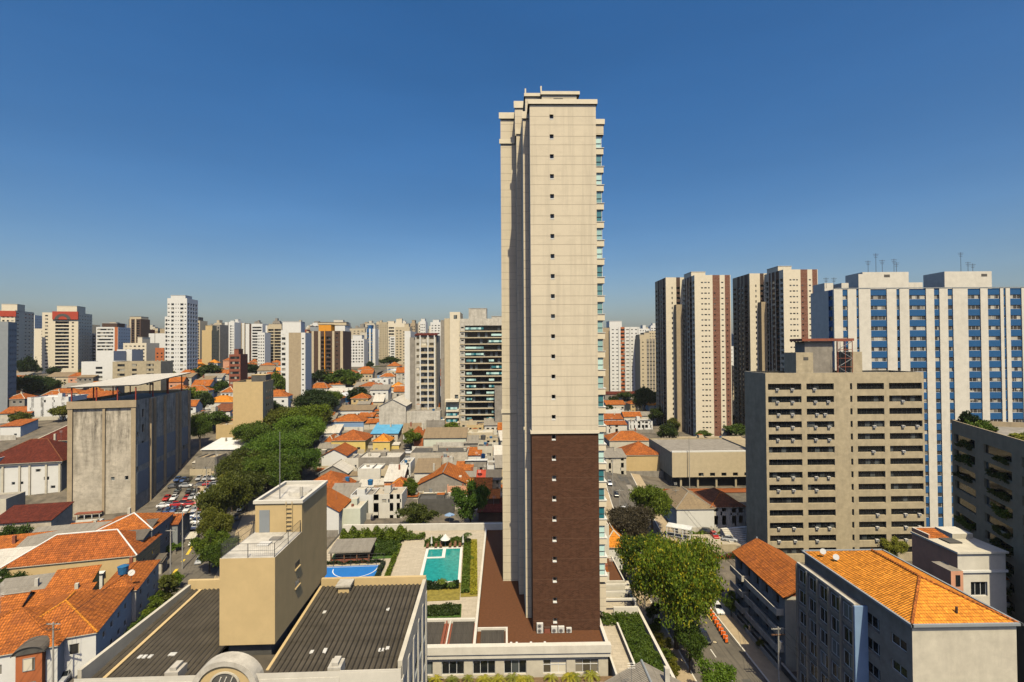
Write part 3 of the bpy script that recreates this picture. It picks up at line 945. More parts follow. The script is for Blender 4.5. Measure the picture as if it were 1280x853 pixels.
# ------------------------------------------------------------------ cars
def make_car():
    root = thing('parked_car', 'x', 'car', (0, 0, 0))
    b = MB()
    def loft(sec, mat):
        for s, t in zip(sec, sec[1:]):
            n = len(s)
            for i in range(n - 1): b.poly([s[i], t[i], t[i + 1], s[i + 1]], mat)
    def sect(y, w, z0, z1, w2):
        return [(-w, y, z0), (-w, y, (z0 + z1) / 2 + .08), (-w2, y, z1), (w2, y, z1), (w, y, (z0 + z1) / 2 + .08), (w, y, z0)]
    S = [sect(-2.1, .70, .35, .60, .6), sect(-2.0, .80, .25, .74, .68), sect(-1.0, .85, .22, .92, .74), sect(-.9, .85, .22, .95, .74),
         sect(1.35, .85, .22, .98, .74), sect(1.95, .82, .28, .92, .7), sect(2.1, .74, .38, .72, .62)]
    loft(S, 'car_white')
    b.poly(S[0][::-1], 'car_white')
    b.poly(S[-1], 'car_white')
    b.prism([(-.56, -.25), (.56, -.25), (.58, 1.15), (-.58, 1.15)], 1.40, 1.46, 'car_white')
    for x in (-.62, .62):
        for y0, y1 in ((-.95, -.30), (1.2, 1.75)):
            b.tube([(x * 1.12, y0, .95), (x * .95, (y0 + y1) / 2 + (.25 if y0 < 0 else -.2), 1.42)], .035, .03, 'car_white', 5)
    b.build('body', root)
    g = MB()
    lo = [(-.72, -.95, .93), (.72, -.95, .93), (.74, 1.8, .96), (-.74, 1.8, .96)]
    hi = [(-.55, -.28, 1.42), (.55, -.28, 1.42), (.57, 1.2, 1.42), (-.57, 1.2, 1.42)]
    for i in range(4):
        j = (i + 1) % 4
        g.poly([lo[i], lo[j], hi[j], hi[i]], 'dark_glass')
    g.build('windows', root)
    w = MB()
    w.tube([(-.1, 0, 0), (.1, 0, 0)], .31, .31, 'rubber', 12)
    w.tube([(-.11, 0, 0), (.11, 0, 0)], .17, .17, 'steel', 10)
    me = w.mesh('wheel')
    for x in (-.76, .76):
        for y in (-1.3, 1.3):
            o = link(me, 'wheel', root)
            o.location = (x, y, .31)
    return root
CAR0 = []
def car(loc, rot, paint, label, group=None, cat='car'):
    if not CAR0:
        CAR0.append(make_car())
        r = CAR0[0]
    else:
        r = copy_tree(CAR0[0])
    r.location = loc
    r.rotation_euler = (0, 0, rad(rot))
    tag(r, label, cat, group)
    for ch in r.children:
        if ch.name.startswith('body'):
            ch.material_slots[0].link = 'OBJECT'
            ch.material_slots[0].material = MATS[paint]
    return r

def corr_slab(mb, x0, x1, y0, y1, z0, z1, mat, period=0.36, amp=0.055, n=6, groove=None):
    """a sloping sheet whose waves are real: runs from (y0, z0) up to (y1, z1)"""
    k = int((x1 - x0) / period * n)
    rows = []
    for i in range(k + 1):
        x = x0 + (x1 - x0) * i / k
        h = amp * math.sin(2 * math.pi * i / n)
        rows.append(((x, y0, z0 + h), (x, y1, z1 + h)))
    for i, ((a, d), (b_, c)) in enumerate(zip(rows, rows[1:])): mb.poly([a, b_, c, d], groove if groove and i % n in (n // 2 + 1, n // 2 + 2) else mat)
    mb.poly([(x0, y0, z0 - .1), (x0, y1, z1 - .1), (x1, y1, z1 - .1), (x1, y0, z0 - .1)], mat)
    mb.poly([(x0, y0, z0 - .1), (x1, y0, z0 - .1), (x1, y0, z0 - amp), (x0, y0, z0 - amp)], mat)
# ================================================================== the setting: ground and roads
gm = MB()
ys = sorted(set([-80, -40, 0, 20, 40] + list(range(60, 420, 10)) + [y for y, _ in PL + PR if y > -300] + list(range(420, 1000, 40)) + [1200, 1600, 2500, 5000, 12000, 30000]))
xs = sorted(set([-30000, -9000, -4000, -2000, -1200] + list(range(-900, 901, 60)) + [5, 15, 25, 35, 45, 55, 65] + [1200, 2000, 4000, 9000, 30000]))
for ya, yb in zip(ys, ys[1:]):
    for xa, xb in zip(xs, xs[1:]):
        gm.poly([(xa, ya, terr(xa, ya)), (xb, ya, terr(xb, ya)), (xb, yb, terr(xb, yb)), (xa, yb, terr(xa, yb))], 'town_ground')
struct('ground', gm)
def strip(name, pts, lo, hi, mat, dz, th=0.0, step=5.0):
    """a ribbon along a centre line, from offset lo to hi (right positive), lying on the terrain"""
    mb, P = MB(), []
    for (a, c) in zip(pts, pts[1:]):
        n = max(1, int((Vector(c) - Vector(a)).length / step))
        P += [Vector(a).lerp(Vector(c), i / n) for i in range(n)]
    P.append(Vector(pts[-1]))
    row = []
    for i, p in enumerate(P):
        t = (P[min(i + 1, len(P) - 1)] - P[max(i - 1, 0)]).normalized()
        r = Vector((t.y, -t.x))
        a, c = p + r * lo, p + r * hi
        row.append(((a.x, a.y, terr(a.x, a.y) + dz), (c.x, c.y, terr(c.x, c.y) + dz)))
    for (a, c), (e, f) in zip(row, row[1:]):
        mb.poly([a, c, f, e], mat)
        if th:
            dn = lambda q: (q[0], q[1], q[2] - th)
            mb.poly([dn(a), a, e, dn(e)], mat)
            mb.poly([c, dn(c), dn(f), f], mat)
    return mb
ST = [(37.2, 30), (37.2, 105), (40, 145), (45, 200), (54, 300), (66, 420)]
struct('street', strip('street', ST, -6.0, 5.8, 'asphalt', 0.06))
struct('pavement', strip('pavement', ST, 5.95, 9.4, 'tan', 0.19, 0.4))
struct('pavement', strip('pavement', ST, -9.0, -6.1, 'tan', 0.19, 0.4))
struct('kerb', strip('kerb', ST, 5.7, 5.95, 'white', 0.2, 0.4))
struct('kerb', strip('kerb', ST, -6.1, -5.85, 'white', 0.2, 0.4))
lm = MB()
for y in list(range(60, 140, 7)):
    x = 37.2 if y < 105 else 37.2 + (y - 105) * 0.07
    lm.poly([(x - 0.09, y, 0.075), (x + 0.09, y, 0.075), (x + 0.09, y + 2.4, 0.075), (x - 0.09, y + 2.4, 0.075)], 'road_paint')
lm.poly([(41.3, 92, 0.075), (41.42, 92, 0.075), (41.42, 112, 0.075), (41.3, 112, 0.075)], 'yellow_line')
struct('road_marking', lm)
AV = [(-62, 70), (-71, 98), (-82, 132), (-95, 170), (-113, 225), (-140, 300), (-185, 420)]
struct('avenue', strip('avenue', AV, -8, 8, 'asphalt', 0.08))
struct('pavement', strip('pavement', AV, 8.0, 12, 'tan', 0.2, 0.5))
struct('pavement', strip('pavement', AV, -11, -8.0, 'tan', 0.2, 0.5))
struct('road_marking', strip('road_marking', [(-76, 112), (-85.5, 143)], -2.2, -1.5, 'yellow_line', 0.1))
def wb(mb, name, root, label=None):
    """build in world metres, then hang under a thing whose Empty is not turned"""
    o = mb.build(name, root, label)
    o.location = -root.location
    return o
# ================================================================== the tall tower
TW = thing('apartment_tower', 'very tall slender cream tower with brown brick base rising from the brown terrace', 'tower', (9.7, 79.5, 10))
FH = 3.23
W0 = 92.3
mb = MB()
wz = [W0 - k * FH for k in range(26) if W0 - k * FH > 11.5]
fr = (Vector((4.36, 79.5, 0)), Vector((1, 0, 0)), Vector((0, -1, 0)), 10.7)
BZ = 41.6
up = [(z - 0.42, z + 0.42) for z in sorted(wz) if z > BZ + 0.5]
lo = [(z - 0.42, z + 0.42) for z in sorted(wz) if z < BZ]
facade(mb, fr, BZ, 94.3, [(3.2, 3.84, up, 0.4, None)], 'tower_cream')
facade(mb, fr, 9.5, BZ, [(3.2, 3.84, lo, 0.4, None)], 'brown_brick')
for za, zb, mt in ((9.5, BZ, 'brown_brick'), (BZ, 94.3, 'tower_cream')):
    mb.poly([(15.06, 79.5, za), (15.06, 103, za), (15.06, 103, zb), (15.06, 79.5, zb)], mt)
    mb.poly([(4.36, 103, za), (4.36, 79.5, za), (4.36, 79.5, zb), (4.36, 103, zb)], mt)
mb.box(3.39, 4.35, 83.4, 104, 9.5, 94.6, 'tower_cream')
mb.box(2.5, 3.38, 91.3, 104, 9.5, 95.2, 'tower_cream')
mb.box(2.3, 4.3, 93.2, 104, 95.21, 101.2, 'tower_cream')
mb.box(-0.45, 12, 96.6, 112, 9.5, 100.6, 'tower_cream')
mb.poly([(4.36, 79.5, 94.3), (15.06, 79.5, 94.3), (15.06, 103, 94.3), (4.36, 103, 94.3)], 'grey_render')
wb(mb, 'wall', TW)
mb = MB()
mb.box(4.1, 15.3, 79.25, 79.495, 94.35, 95.1, 'cream_trim')
mb.box(15.065, 15.3, 79.5, 103, 94.35, 95.1, 'cream_trim')
mb.box(4.1, 4.355, 79.5, 92, 94.61, 95.1, 'cream_trim')
mb.box(4.11, 15.29, 79.51, 102.9, 94.8, 95.12, 'cream_trim')
wb(mb, 'cornice', TW)
for (a, c, e, f, z0, z1) in ((4.15, 15.2, 79.28, 79.49, 41.3, 41.75), (3.2, 3.42, 83.2, 83.39, 41.3, 41.8), (4.12, 4.34, 79.6, 83.3, 41.3, 41.75),
                             (-0.62, 3.3, 96.4, 96.59, 42.4, 43.1), (-0.7, 3.35, 96.35, 96.585, 95.0, 95.9), (-0.75, 3.4, 96.3, 96.58, 99.9, 101.1),
                             (3.2, 4.34, 83.15, 83.385, 93.8, 95.0), (2.3, 3.6, 91.1, 91.28, 94.6, 95.6), (2.1, 4.5, 93.0, 93.19, 100.4, 101.7)):
    mb = MB()
    mb.box(a, c, e, f, z0, z1, 'cream_trim')
    wb(mb, 'string_course', TW)
for (a, c, e, f, z1) in ((6.65, 12.6, 83.6, 95, 97.9), (3.9, 6.6, 85, 96, 98.3)):
    mb = MB()
    mb.box(a, c, e, f, 95.13, z1 + 0.1, 'tower_cream')
    mb.box(a - 0.2, c + (0.5 if a > 5 else 0.0), e - 0.25, f, z1 + 0.103, z1 + 0.65, 'cream_trim')
    if a > 5: mb.box(a + 2.0, a + 3.6, e - 0.01, e + 0.1, z1 - 0.75, z1 - 0.45, 'dark_grey')
    wb(mb, 'rooftop_block', TW)
for (x, y, z0, z1) in ((6.55, 83.8, 98.6, 99.6), (3.95, 85.2, 99.0, 99.9)):
    mb = MB()
    mb.box(x - .12, x + .12, y - .12, y + .12, z0, z1, 'cream_trim')
    wb(mb, 'vent_pipe', TW)
mb = MB()
mb.box(0, 0.64, 0.34, 0.39, 0, 0.84, 'dark_glass')
mb.box(0.004, 0.636, -0.03, 0.33, 0.0, 0.16, 'clean_white')
mb.box(0.02, 0.62, 0.29, 0.335, 0.16, 0.21, 'white_metal')
mb.box(0.02, 0.07, 0.29, 0.335, 0.21, 0.82, 'white_metal')
mb.box(0.57, 0.62, 0.29, 0.335, 0.21, 0.82, 'white_metal')
wm = mb.mesh('window')
for z in wz:
    o = link(wm, 'window', TW)
    o.location = Vector((7.56, 79.5, z - 0.42)) - TW.location
# balconies on the right-hand flank
bs = MB()
bs.box(0, 2.5, 0, 14, -0.15, 0.9, 'cream_trim')
bs.box(-0.0, 2.62, -0.1, 14.1, 0.905, 1.0, 'clean_white')
bme = bs.mesh('balcony')
gs = MB()
gs.box(0.05, 2.2, 0.25, 0.31, 0, 2.06, 'teal_glass')
gs.box(2.14, 2.2, 0.32, 13.9, 0, 2.1, 'teal_glass')
for x in (0.05, 1.05, 2.12): gs.box(x, x + 0.08, 0.18, 0.24, 0, 2.1, 'white_metal')
gs.box(0.05, 2.2, 0.17, 0.243, 0.78, 0.84, 'dark_steel')
gme = gs.mesh('balcony_glazing')
k = 0
z = 93.6
mb = MB()
mb.box(15.07, 17.6, 85.9, 100.2, 92.2, 94.0, 'tower_cream')
mb.box(15.07, 17.8, 85.7, 100.4, 94.004, 94.9, 'cream_trim')
wb(mb, 'balcony_roof', TW)
while z - 3.23 * (k + 1) > 13:
    zb = 92.2 - 3.23 * (k + 1)
    o = link(bme, 'balcony', TW)
    o.location = Vector((15.07, 86, zb)) - TW.location
    g = link(gme, 'glazing', o)
    g.location = (0, 0, 1.005)
    k += 1
mb = MB()
mb.box(15.08, 17.4, 86.2, 99, 9.5, 14.0, 'tower_cream')
wb(mb, 'balcony_base', TW)
# air conditioners standing at the foot of the tower
for i, (x, wd, hh) in enumerate(((4.9, 1.0, 1.55), (7.2, 0.95, 1.0), (8.3, 0.95, 1.0), (9.6, 0.8, 0.75))):
    r = thing('air_conditioner', ['tall double fan air conditioner unit at the foot of the brick wall', 'square white air conditioner unit beside the brown box at the brick wall',
              'square white air conditioner unit, third along the brick wall', 'smallest white air conditioner unit at the brick wall'][i], 'air conditioner', (x, 78.7, 10), 0, 'air conditioners at the tower foot')
    mb = MB()
    mb.box(0, wd, 0, 0.45, 0.08, hh, 'ac_white')
    for q in (0.05, wd - 0.15): mb.box(q, q + 0.1, 0.05, 0.4, 0, 0.079, 'dark_steel')
    mb.build('casing', r)
    for j in range(2 if i == 0 else 1):
        f = MB()
        f.tube([(wd * 0.42, -0.03, 0.44 + j * 0.75), (wd * 0.42, -0.005, 0.44 + j * 0.75)], 0.3, 0.3, 'steel', 14)
        f.tube([(wd * 0.42, -0.05, 0.44 + j * 0.75), (wd * 0.42, -0.031, 0.44 + j * 0.75)], 0.1, 0.1, 'dark_steel', 10)
        f.build('fan_grille', r)
r = MB()
r.box(0, 0.9, 0, 0.5, 0.0, 0.8, 'brick_red')
r.box(-.04, .94, -.04, .54, 0.804, 0.86, 'dark_brown')
o = r.build('vent_box')
o.location = (6.1, 78.75, 10)
tag(o, 'low brown vent box between two air conditioner units', 'vent box')

# ================================================================== podium with its terraces
PD = thing('podium', 'cream podium building with row of front windows under the brown gravel terrace', 'podium', (0, 74.8, 0))
mb = MB()
fr = (Vector((-40, 74.8, 0)), Vector((1, 0, 0)), Vector((0, -1, 0)), 55.3)
px = [(501, 524), (529, 541), (552, 580), (591, 619), (630, 658), (679, 708), (719, 748)]
cols = [(at_y(a, 830, 74.8).x + 40, at_y(c, 830, 74.8).x + 40, [(6.25, 8.35)], 0.35, None) for a, c in px]
ops = facade(mb, fr, -1, 10.6, cols, 'offwhite')
mb.poly([(15.3, 74.8, -1), (15.3, 124, -1), (15.3, 124, 10.6), (15.3, 74.8, 10.6)], 'offwhite')
mb.poly([(-40, 124, -1), (-40, 74.8, -1), (-40, 74.8, 10.6), (-40, 124, 10.6)], 'offwhite')
mb.poly([(15.3, 124, -1), (-40, 124, -1), (-40, 124, 10.6), (15.3, 124, 10.6)], 'offwhite')
wb(mb, 'wall', PD)
for i, op in enumerate(ops):
    u0, u1, v0, v1, dep = op
    m = MB()
    pane_mb(m, u1 - u0, v1 - v0, 'dark_glass' if i < 5 else 'curtained', 'white_metal', 0.95)
    if i >= 5: m.box(0.07, u1 - u0 - 0.07, -0.06, -0.02, 1.2, 1.3, 'white_metal')
    o = m.build('window', PD)
    o.location = Vector((-40 + u0, 74.8 + dep, v0)) - PD.location
mb = MB()
mb.poly([(-4.5, 75.1, 10), (15, 75.1, 10), (15, 124, 10), (-4.5, 124, 10)], 'brown_gravel')
wb(mb, 'gravel_roof', PD)
mb = MB()
mb.poly([(-40, 82.6, 10), (-4.9, 82.6, 10), (-4.9, 124, 10), (-40, 124, 10)], 'stone_pave')
wb(mb, 'terrace_paving', PD)
for (a, c, e, f, z0, z1, mt) in ((-40, 15.6, 74.4, 74.79, 8.9, 9.6, 'white'), (-40, 15.7, 74.2, 75.1, 9.61, 10.75, 'white'), (15, 15.5, 75.11, 124, 9.9, 10.7, 'white'),
                                 (-4.95, -4.55, 75.11, 123.5, 9.9, 10.55, 'white'), (-40, 15.4, 123.6, 124.2, 9.9, 11.6, 'white'), (-16, -5.0, 82.1, 82.59, 9.5, 10.6, 'white'),
                                 (-4.5, 0.3, 79.6, 79.9, 10.004, 10.5, 'white'), (0.0, 0.3, 75.11, 79.59, 10.004, 10.5, 'white')):
    m = MB()
    m.box(a, c, e, f, z0, z1, mt)
    wb(m, 'parapet', PD)
for (a, c, e, f) in ((-14, -10.0, 75.3, 82.0), (-8.6, -5.1, 75.3, 82.0), (-3.9, -0.2, 75.3, 79.4)):
    m = MB()
    m.slab([(a, e, 10.02), (c, e, 10.02), (c, f, 10.3), (a, f, 10.3)], 0.1, 'black_sheets')
    wb(m, 'skylight_roof', PD)
for x in (-9.6, -9.0):
    m = MB()
    m.box(x - 0.1, x + 0.1, 75.3, 82, 10.02, 10.5, 'brick_red' if x < -9.2 else 'white')
    wb(m, 'roof_rib', PD)
m = MB()
m.poly([(-14, 75.2, 10.003), (-4.96, 75.2, 10.003), (-4.96, 82, 10.003), (-14, 82, 10.003)], 'brick_red')
wb(m, 'roof_base', PD)
m = MB()
m.box(-40, 15.8, 72.6, 74.79, -1, 5.0, 'offwhite')
m.box(-40, 15.9, 72.5, 72.75, 5.004, 6.3, 'white')
m.box(-40, 15.9, 72.76, 74.4, 5.004, 6.05, 'soil')
wb(m, 'planter_ledge', PD)
for i, x in enumerate((-12, -10.2, -7.9, -5.6, -3.2, -1.2, 1.0, 2.1, 3.2, 6.6, 9.3, 10.1, 12.6)):
    palm((x, 73.6 + RN.uniform(-.3, .3), 6.0), RN.uniform(1.1, 1.7), 0.5, 'small yellow green palm growing in the front planter ledge', group='palms along the podium ledge', seed=i % 4)
for i, x in enumerate((4.0, 4.35, 6.0, 7.6)):
    m = MB()
    m.cyl(0, 0, 0, 0.5, 0.12, 'clean_white', 10)
    m.cyl(0, 0, 0.504, 0.6, 0.18, 'clean_white', 10)
    o = m.build('roof_ventilator')
    o.location = (x - 3.2 + i * 0.5, 75.5, 10)
    tag(o, 'little white ventilator at the front edge of the brown terrace', 'ventilator', 'ventilators on the terrace edge')

# ---- swimming pool and garden on the terrace
PR_ = 3.3
pl = thing('swimming_pool', 'turquoise swimming pool with small square corner pool and white coping', 'swimming pool', (-12.7, 96.3, 10), PR_)
# local frame: x -3.6..3.6, y 0..16
m = MB()
m.poly([(-3.5, 0.2, 0.02), (3.5, 0.2, 0.02), (3.5, 11.2, 0.02), (-3.5, 11.2, 0.02)], 'pool_water')
m.poly([(0.35, 11.2, 0.02), (3.5, 11.2, 0.02), (3.5, 16, 0.02), (0.35, 16, 0.02)], 'pool_water')
m.build('water', pl)
m = MB()
m.poly([(-3.5, 11.75, 0.03), (-0.35, 11.75, 0.03), (-0.35, 16, 0.03), (-3.5, 16, 0.03)], 'pool_water')
m.build('small_pool_water', pl)
for (a, c, e, f) in ((-4.1, 4.1, -0.4, 0.2), (-4.1, -3.5, 0.2, 16), (3.5, 4.0, 0.2, 16), (-4.1, 4.0, 16, 16.7), (-3.5, 0.35, 11.2, 11.75), (-0.35, 0.35, 11.75, 16)):
    m = MB()
    m.box(a, c, e, f, 0.004, 0.12, 'clean_white')
    m.build('coping', pl)
def pool_pt(x, y, z=0.0):
    a = rad(PR_)
    return (-12.7 + x * math.cos(a) - y * math.sin(a), 96.3 + x * math.sin(a) + y * math.cos(a), 10 + z)
m = MB()
m.box(-9.8, -4.2, 0, 18.5, 0.004, 0.06, 'stone_pave')
o = m.build('pool_deck')
o.location, o.rotation_euler, o['kind'] = (-12.7, 96.3, 10), (0, 0, rad(PR_)), 'structure'
for i, (a, c, e, f, mt) in enumerate(((4.2, 7.3, -6.0, 21, 'yellow_grass'), (-4.4, 4.1, -7.0, -0.6, 'yellow_grass'), (-4.8, 4.1, 17.4, 21, 'lawn'), (-24, -10.8, 12, 24, 'lawn'), (-6.5, 4.5, -12.8, -8.6, 'lawn'))):
    m = MB()
    m.box(a, c, e, f, 0.004, 0.10 + 0.004 * i, mt)
    o = m.build('lawn')
    o.location, o.rotation_euler, o['kind'] = (-12.7, 96.3, 10), (0, 0, rad(PR_)), 'structure'
SB = [('planting strip between pool deck and the garden path', -10.9, 0.5, 1.0, 19, 0.9, 'leaf_green'), ('bed of shrubs along the pale deck behind the black roof', -9.0, -3.2, 4.0, 2.2, 1.0, 'leaf_dark'), ('low planting under the far terrace wall by the deck', -14.0, 21.5, 9.0, 2.6, 1.6, 'leaf_green'), ('loose shrubs in the bed along the right side of the pool', 4.3, -5, 1.5, 25, 1.0, 'leaf_green'), ('shrub bed with flowers in front of the pool edge', -4.2, -3.2, 8, 2.4, 1.1, 'leaf_dark'),
      ('shrubs behind the pool below the terrace wall', -4.6, 17.6, 9.5, 3.2, 1.5, 'leaf_green'), ('dark planting bed between terrace and black skylights', -6.3, -12.4, 10.6, 3.4, 0.7, 'leaf_dark'),
      ('tall dense shrubs along the terrace wall behind the pavilion', -24.5, 20.5, 15, 4.5, 3.0, 'leaf_green'), ('loose shrubs between pavilion and pool deck', -15.5, 13, 5.2, 8, 1.3, 'leaf_green'),
      ('low clipped hedge behind the blue court', -25.5, 9.6, 13, 1.1, 0.9, 'leaf_dark'), ('clipped hedge at the right end of the blue court', -12.8, 1.0, 1.0, 8.2, 1.2, 'leaf_dark'),
      ('yellowing ground cover along the outer lawn edge', 6.0, -5.5, 1.2, 25, 0.4, 'leaf_yellow')]
for i, (lb, x, y, w, d, h, lf) in enumerate(SB):
    shrub_bed('shrub_bed', lb, 'shrubs', pool_pt(x, y, 0.1), PR_, w, d, h, lf, i + 3, n=int(w * d * (110 if h < 2 else 190)), size=0.2, kind='stuff')
for i, (x, y, hh) in enumerate(((-3.1, -1.6, 1.2), (0.6, -1.5, 1.0), (-6.6, -1.0, 1.1), (5.2, 17.5, 2.6), (5.6, 9.5, 0.7), (2.3, -2.5, 0.8))):
    palm(pool_pt(x, y), 1.3, hh, ['palm with round head at the front left corner of the pool', 'palm with round head before the middle of the pool', 'palm standing on the pale pool deck',
         'tallest palm at the back right corner of the garden', 'low palm in the bed right of the pool', 'low palm before the right corner of the pool'][i], 'leaf_green', seed=i, n=14, up=0.9, name='palm_tree')
u = thing('parasol', 'white open parasol between sunbeds behind the pool', 'parasol', pool_pt(0.1, 17.3))
m = MB(); m.cyl(0, 0, 1.7, 2.9, 1.15, 'clean_white', 8, 0.03); m.build('canopy', u)
m = MB(); m.cyl(0, 0, 0, 1.8, 0.04, 'white_metal', 8); m.cyl(0, 0, 0.0, 0.12, 0.3, 'concrete', 10); m.build('pole', u)
for i, x in enumerate((-3.0, 4.1)):
    u = thing('parasol', ['folded white parasol left of the open one behind the pool', 'folded white parasol right of the open one behind the pool'][i], 'parasol', pool_pt(x, 17.2))
    m = MB(); m.cyl(0, 0, 0.9, 2.7, 0.26, 'clean_white', 8, 0.06); m.build('canopy', u)
    m = MB(); m.cyl(0, 0, 0, 0.92, 0.04, 'white_metal', 8); m.cyl(0, 0, 0.0, 0.12, 0.3, 'concrete', 10); m.build('pole', u)
for i, x in enumerate((-3.9, -2.0, -0.9, 1.2, 2.3, 3.4)):
    u = thing('sun_lounger', 'brown sun lounger on the coping behind the pool', 'sun lounger', pool_pt(x, 16.2, 0.12), PR_, 'sun loungers behind the pool')
    m = MB(); m.box(-.3, .3, 0, 1.3, 0.28, 0.38, 'wood'); m.slab([(-.3, 1.3, .38), (.3, 1.3, .38), (.3, 1.9, .85), (-.3, 1.9, .85)], .08, 'wood'); m.build('bed', u)
    m = MB(); m.box(-.28, -.2, .1, 1.6, 0, .279, 'dark_steel'); m.box(.2, .28, .1, 1.6, 0, .279, 'dark_steel'); m.build('frame', u)
# pavilion
pv = thing('pavilion', 'open garden pavilion with flat grey roof and dark red inside', 'pavilion', pool_pt(-19.2, 9.9), PR_)
m = MB(); m.slab([(-4.4, -0.4, 2.7), (4.2, -0.4, 2.7), (4.2, 6.2, 3.0), (-4.4, 6.2, 3.0)], 0.25, 'grey_sheets'); m.build('roof', pv)
for x in (-4.0, -1.3, 1.3, 3.8):
    m = MB(); m.box(x - .12, x + .12, 0, .24, 0, 2.5, 'wood'); m.build('post', pv)
m = MB(); m.box(-4.0, 3.9, 3.4, 5.8, 0, 2.55, 'dark_brown'); m.box(-3.8, 3.7, .5, 3.3, 0.004, .14, 'brick_red'); m.box(-3.9, 3.8, .25, .4, 0, .9, 'brick_red'); m.build('bar', pv)
m = MB(); m.box(-3, 3, 1.6, 2.3, .145, .9, 'wood'); m.build('counter', pv)
# court
ct = thing('sports_court', 'bright blue sports court with white markings and mesh fence', 'sports court', pool_pt(-24.2, 0.9), PR_)
m = MB(); m.box(0, 12.3, 0, 8.0, 0.004, 0.05, 'court_blue'); m.build('court', ct)
m = MB()
for (a, c, e, f) in ((0.4, 11.9, 0.4, 0.5), (0.4, 11.9, 7.5, 7.6), (0.4, 0.5, 0.5, 7.5), (11.8, 11.9, 0.5, 7.5)): m.box(a, c, e, f, 0.054, 0.06, 'court_line')
for k in range(24):
    a0, a1 = math.pi * k / 24, math.pi * (k + 1) / 24
    q = lambda a, r: (6.6 + r * math.cos(a + math.pi) * 1.25, 6.6 + r * math.sin(a + math.pi) * 1.15, 0.062)
    m.poly([q(a0, 3.6), q(a0, 3.45), q(a1, 3.45), q(a1, 3.6)][::-1], 'court_line')
m.build('court_markings', ct)
for (a, c, e, f) in ((0, 12.3, 8.0, 8.04), (12.3, 12.34, 0, 8)):
    m = MB()
    L = max(c - a, f - e)
    n = int(L / 1.6)
    for i in range(n + 1):
        x, y = (a + L * i / n, e) if c - a > 1 else (a, e + L * i / n)
        m.tube([(x, y, 0), (x, y, 2.4)], .035, .035, 'dark_steel', 5)
    for z in (0.5, 1.2, 1.8, 2.4): m.tube([(a, e, z), (c if c - a > 1 else a, f if f - e > 1 else e, z)], .02, .02, 'dark_steel', 4)
    m.build('fence', ct)

# ================================================================== right-hand garden terrace beside the tower
GT = thing('garden_terrace', 'raised garden terrace with long white parapet walls right of the brown terrace', 'terrace', (20, 70, 0))
m = MB()
m.box(16.0, 24.2, 67, 97, -1, 6.6, 'offwhite', 'stone_pave'); wb(m, 'wall', GT)
for (a, c, e, f, z1) in ((23.8, 24.25, 66.9, 97, 7.7), (16, 23.79, 96.6, 97.05, 7.7), (19.1, 19.4, 72, 86, 7.6), (16, 16.3, 66.9, 80, 7.3), (19.4, 23.79, 89.5, 89.9, 8.3)):
    m = MB(); m.box(a, c, e, f, 6.604, z1, 'white'); wb(m, 'parapet', GT)
m = MB()
m.box(19.5, 23.7, 68, 89.4, 6.604, 6.75, 'lawn'); wb(m, 'planting_soil', GT)
for y in (90.5, 93.2, 96):
    m = MB(); m.box(17.5, 23.79, y, y + .35, 9.0, 9.35, 'white'); wb(m, 'pergola_beam', GT)
m = MB(); m.box(17.4, 17.7, 90.4, 96.4, 8.65, 8.996, 'white'); m.box(17.4, 17.7, 90.4, 90.7, 6.604, 8.64, 'white'); m.box(23.4, 23.7, 90.4, 90.7, 7.71, 8.996, 'white'); wb(m, 'pergola_post', GT)
shrub_bed('shrub_bed', 'dense green shrubs filling the raised right garden terrace', 'shrubs', (19.6, 71, 6.75), 0, 4.0, 18.2, 1.3, 'leaf_green', 5, n=9000, size=0.17, kind='stuff')
shrub_bed('shrub_bed', 'row of shrubs at the head of the white walkway', 'shrubs', (16.0, 86.5, 6.65), 0, 7.6, 2.6, 1.5, 'leaf_green', 8, n=2500, size=0.17, kind='stuff')
an = house('annex', 'low annex with brown gravel roof framed by white parapets', 'annex', (18.6, 99, 0), 0, 5.2, 12, 8.6, 'flat', 0, 'brown_gravel', 'white', parapet=0.5)
house('annex', 'white side wing with windows behind the balconies at the tower foot', 'annex', (17.9, 112, 0), 0, 5.5, 14, 15.0, 'flat', 0, 'stone_pave', 'white', wins=[(0.7, 1.6, 6.5, 9.0), (0.7, 1.6, 10.5, 12.8)])

# ================================================================== black-roofed building in front
BB = thing('office_block', 'nearby block with black corrugated roof and cream parapets', 'building', (-21, 38.5, 0), 1.2)
X0, X1, Y1, ZR = -11.55, 12.9, 14.3, 30.0
m = MB()
frR = face_frame('R', X0, X1, 0, Y1)
frF = face_frame('F', X0, X1, 0, Y1)
rows = [(k * 3.0 + 1.0, k * 3.0 + 2.3) for k in range(9)]
jobs = []
for op in facade(m, frR, -1, ZR + 0.4, [(1.0 + i * 2.7, 3.0 + i * 2.7, rows, 0.35, None) for i in range(5)], 'grey_blue'): jobs.append((frR, 'R', op, 'glass', 'white_metal', 1.0))
facade(m, frF, -1, ZR + 0.3, [], 'white')
m.poly([(X0, Y1, -1), (X0, 0, -1), (X0, 0, ZR + .4), (X0, Y1, ZR + .4)], 'offwhite')
m.poly([(X1, Y1, -1), (X0, Y1, -1), (X0, Y1, ZR + .4), (X1, Y1, ZR + .4)], 'offwhite')
m.build('wall', BB)
place_panes(BB, jobs)
for i in range(6):
    m = MB(); m.box(X1 + 0.002, X1 + 0.1, 0.1 + i * 2.7, 0.75 + i * 2.7, -1, ZR - 0.6, 'white'); m.build('pilaster', BB)
EB0, EB1, EY0, EY1 = -2.55, 1.95, 3.2, 16.0        # the lift tower's footprint
m = MB()
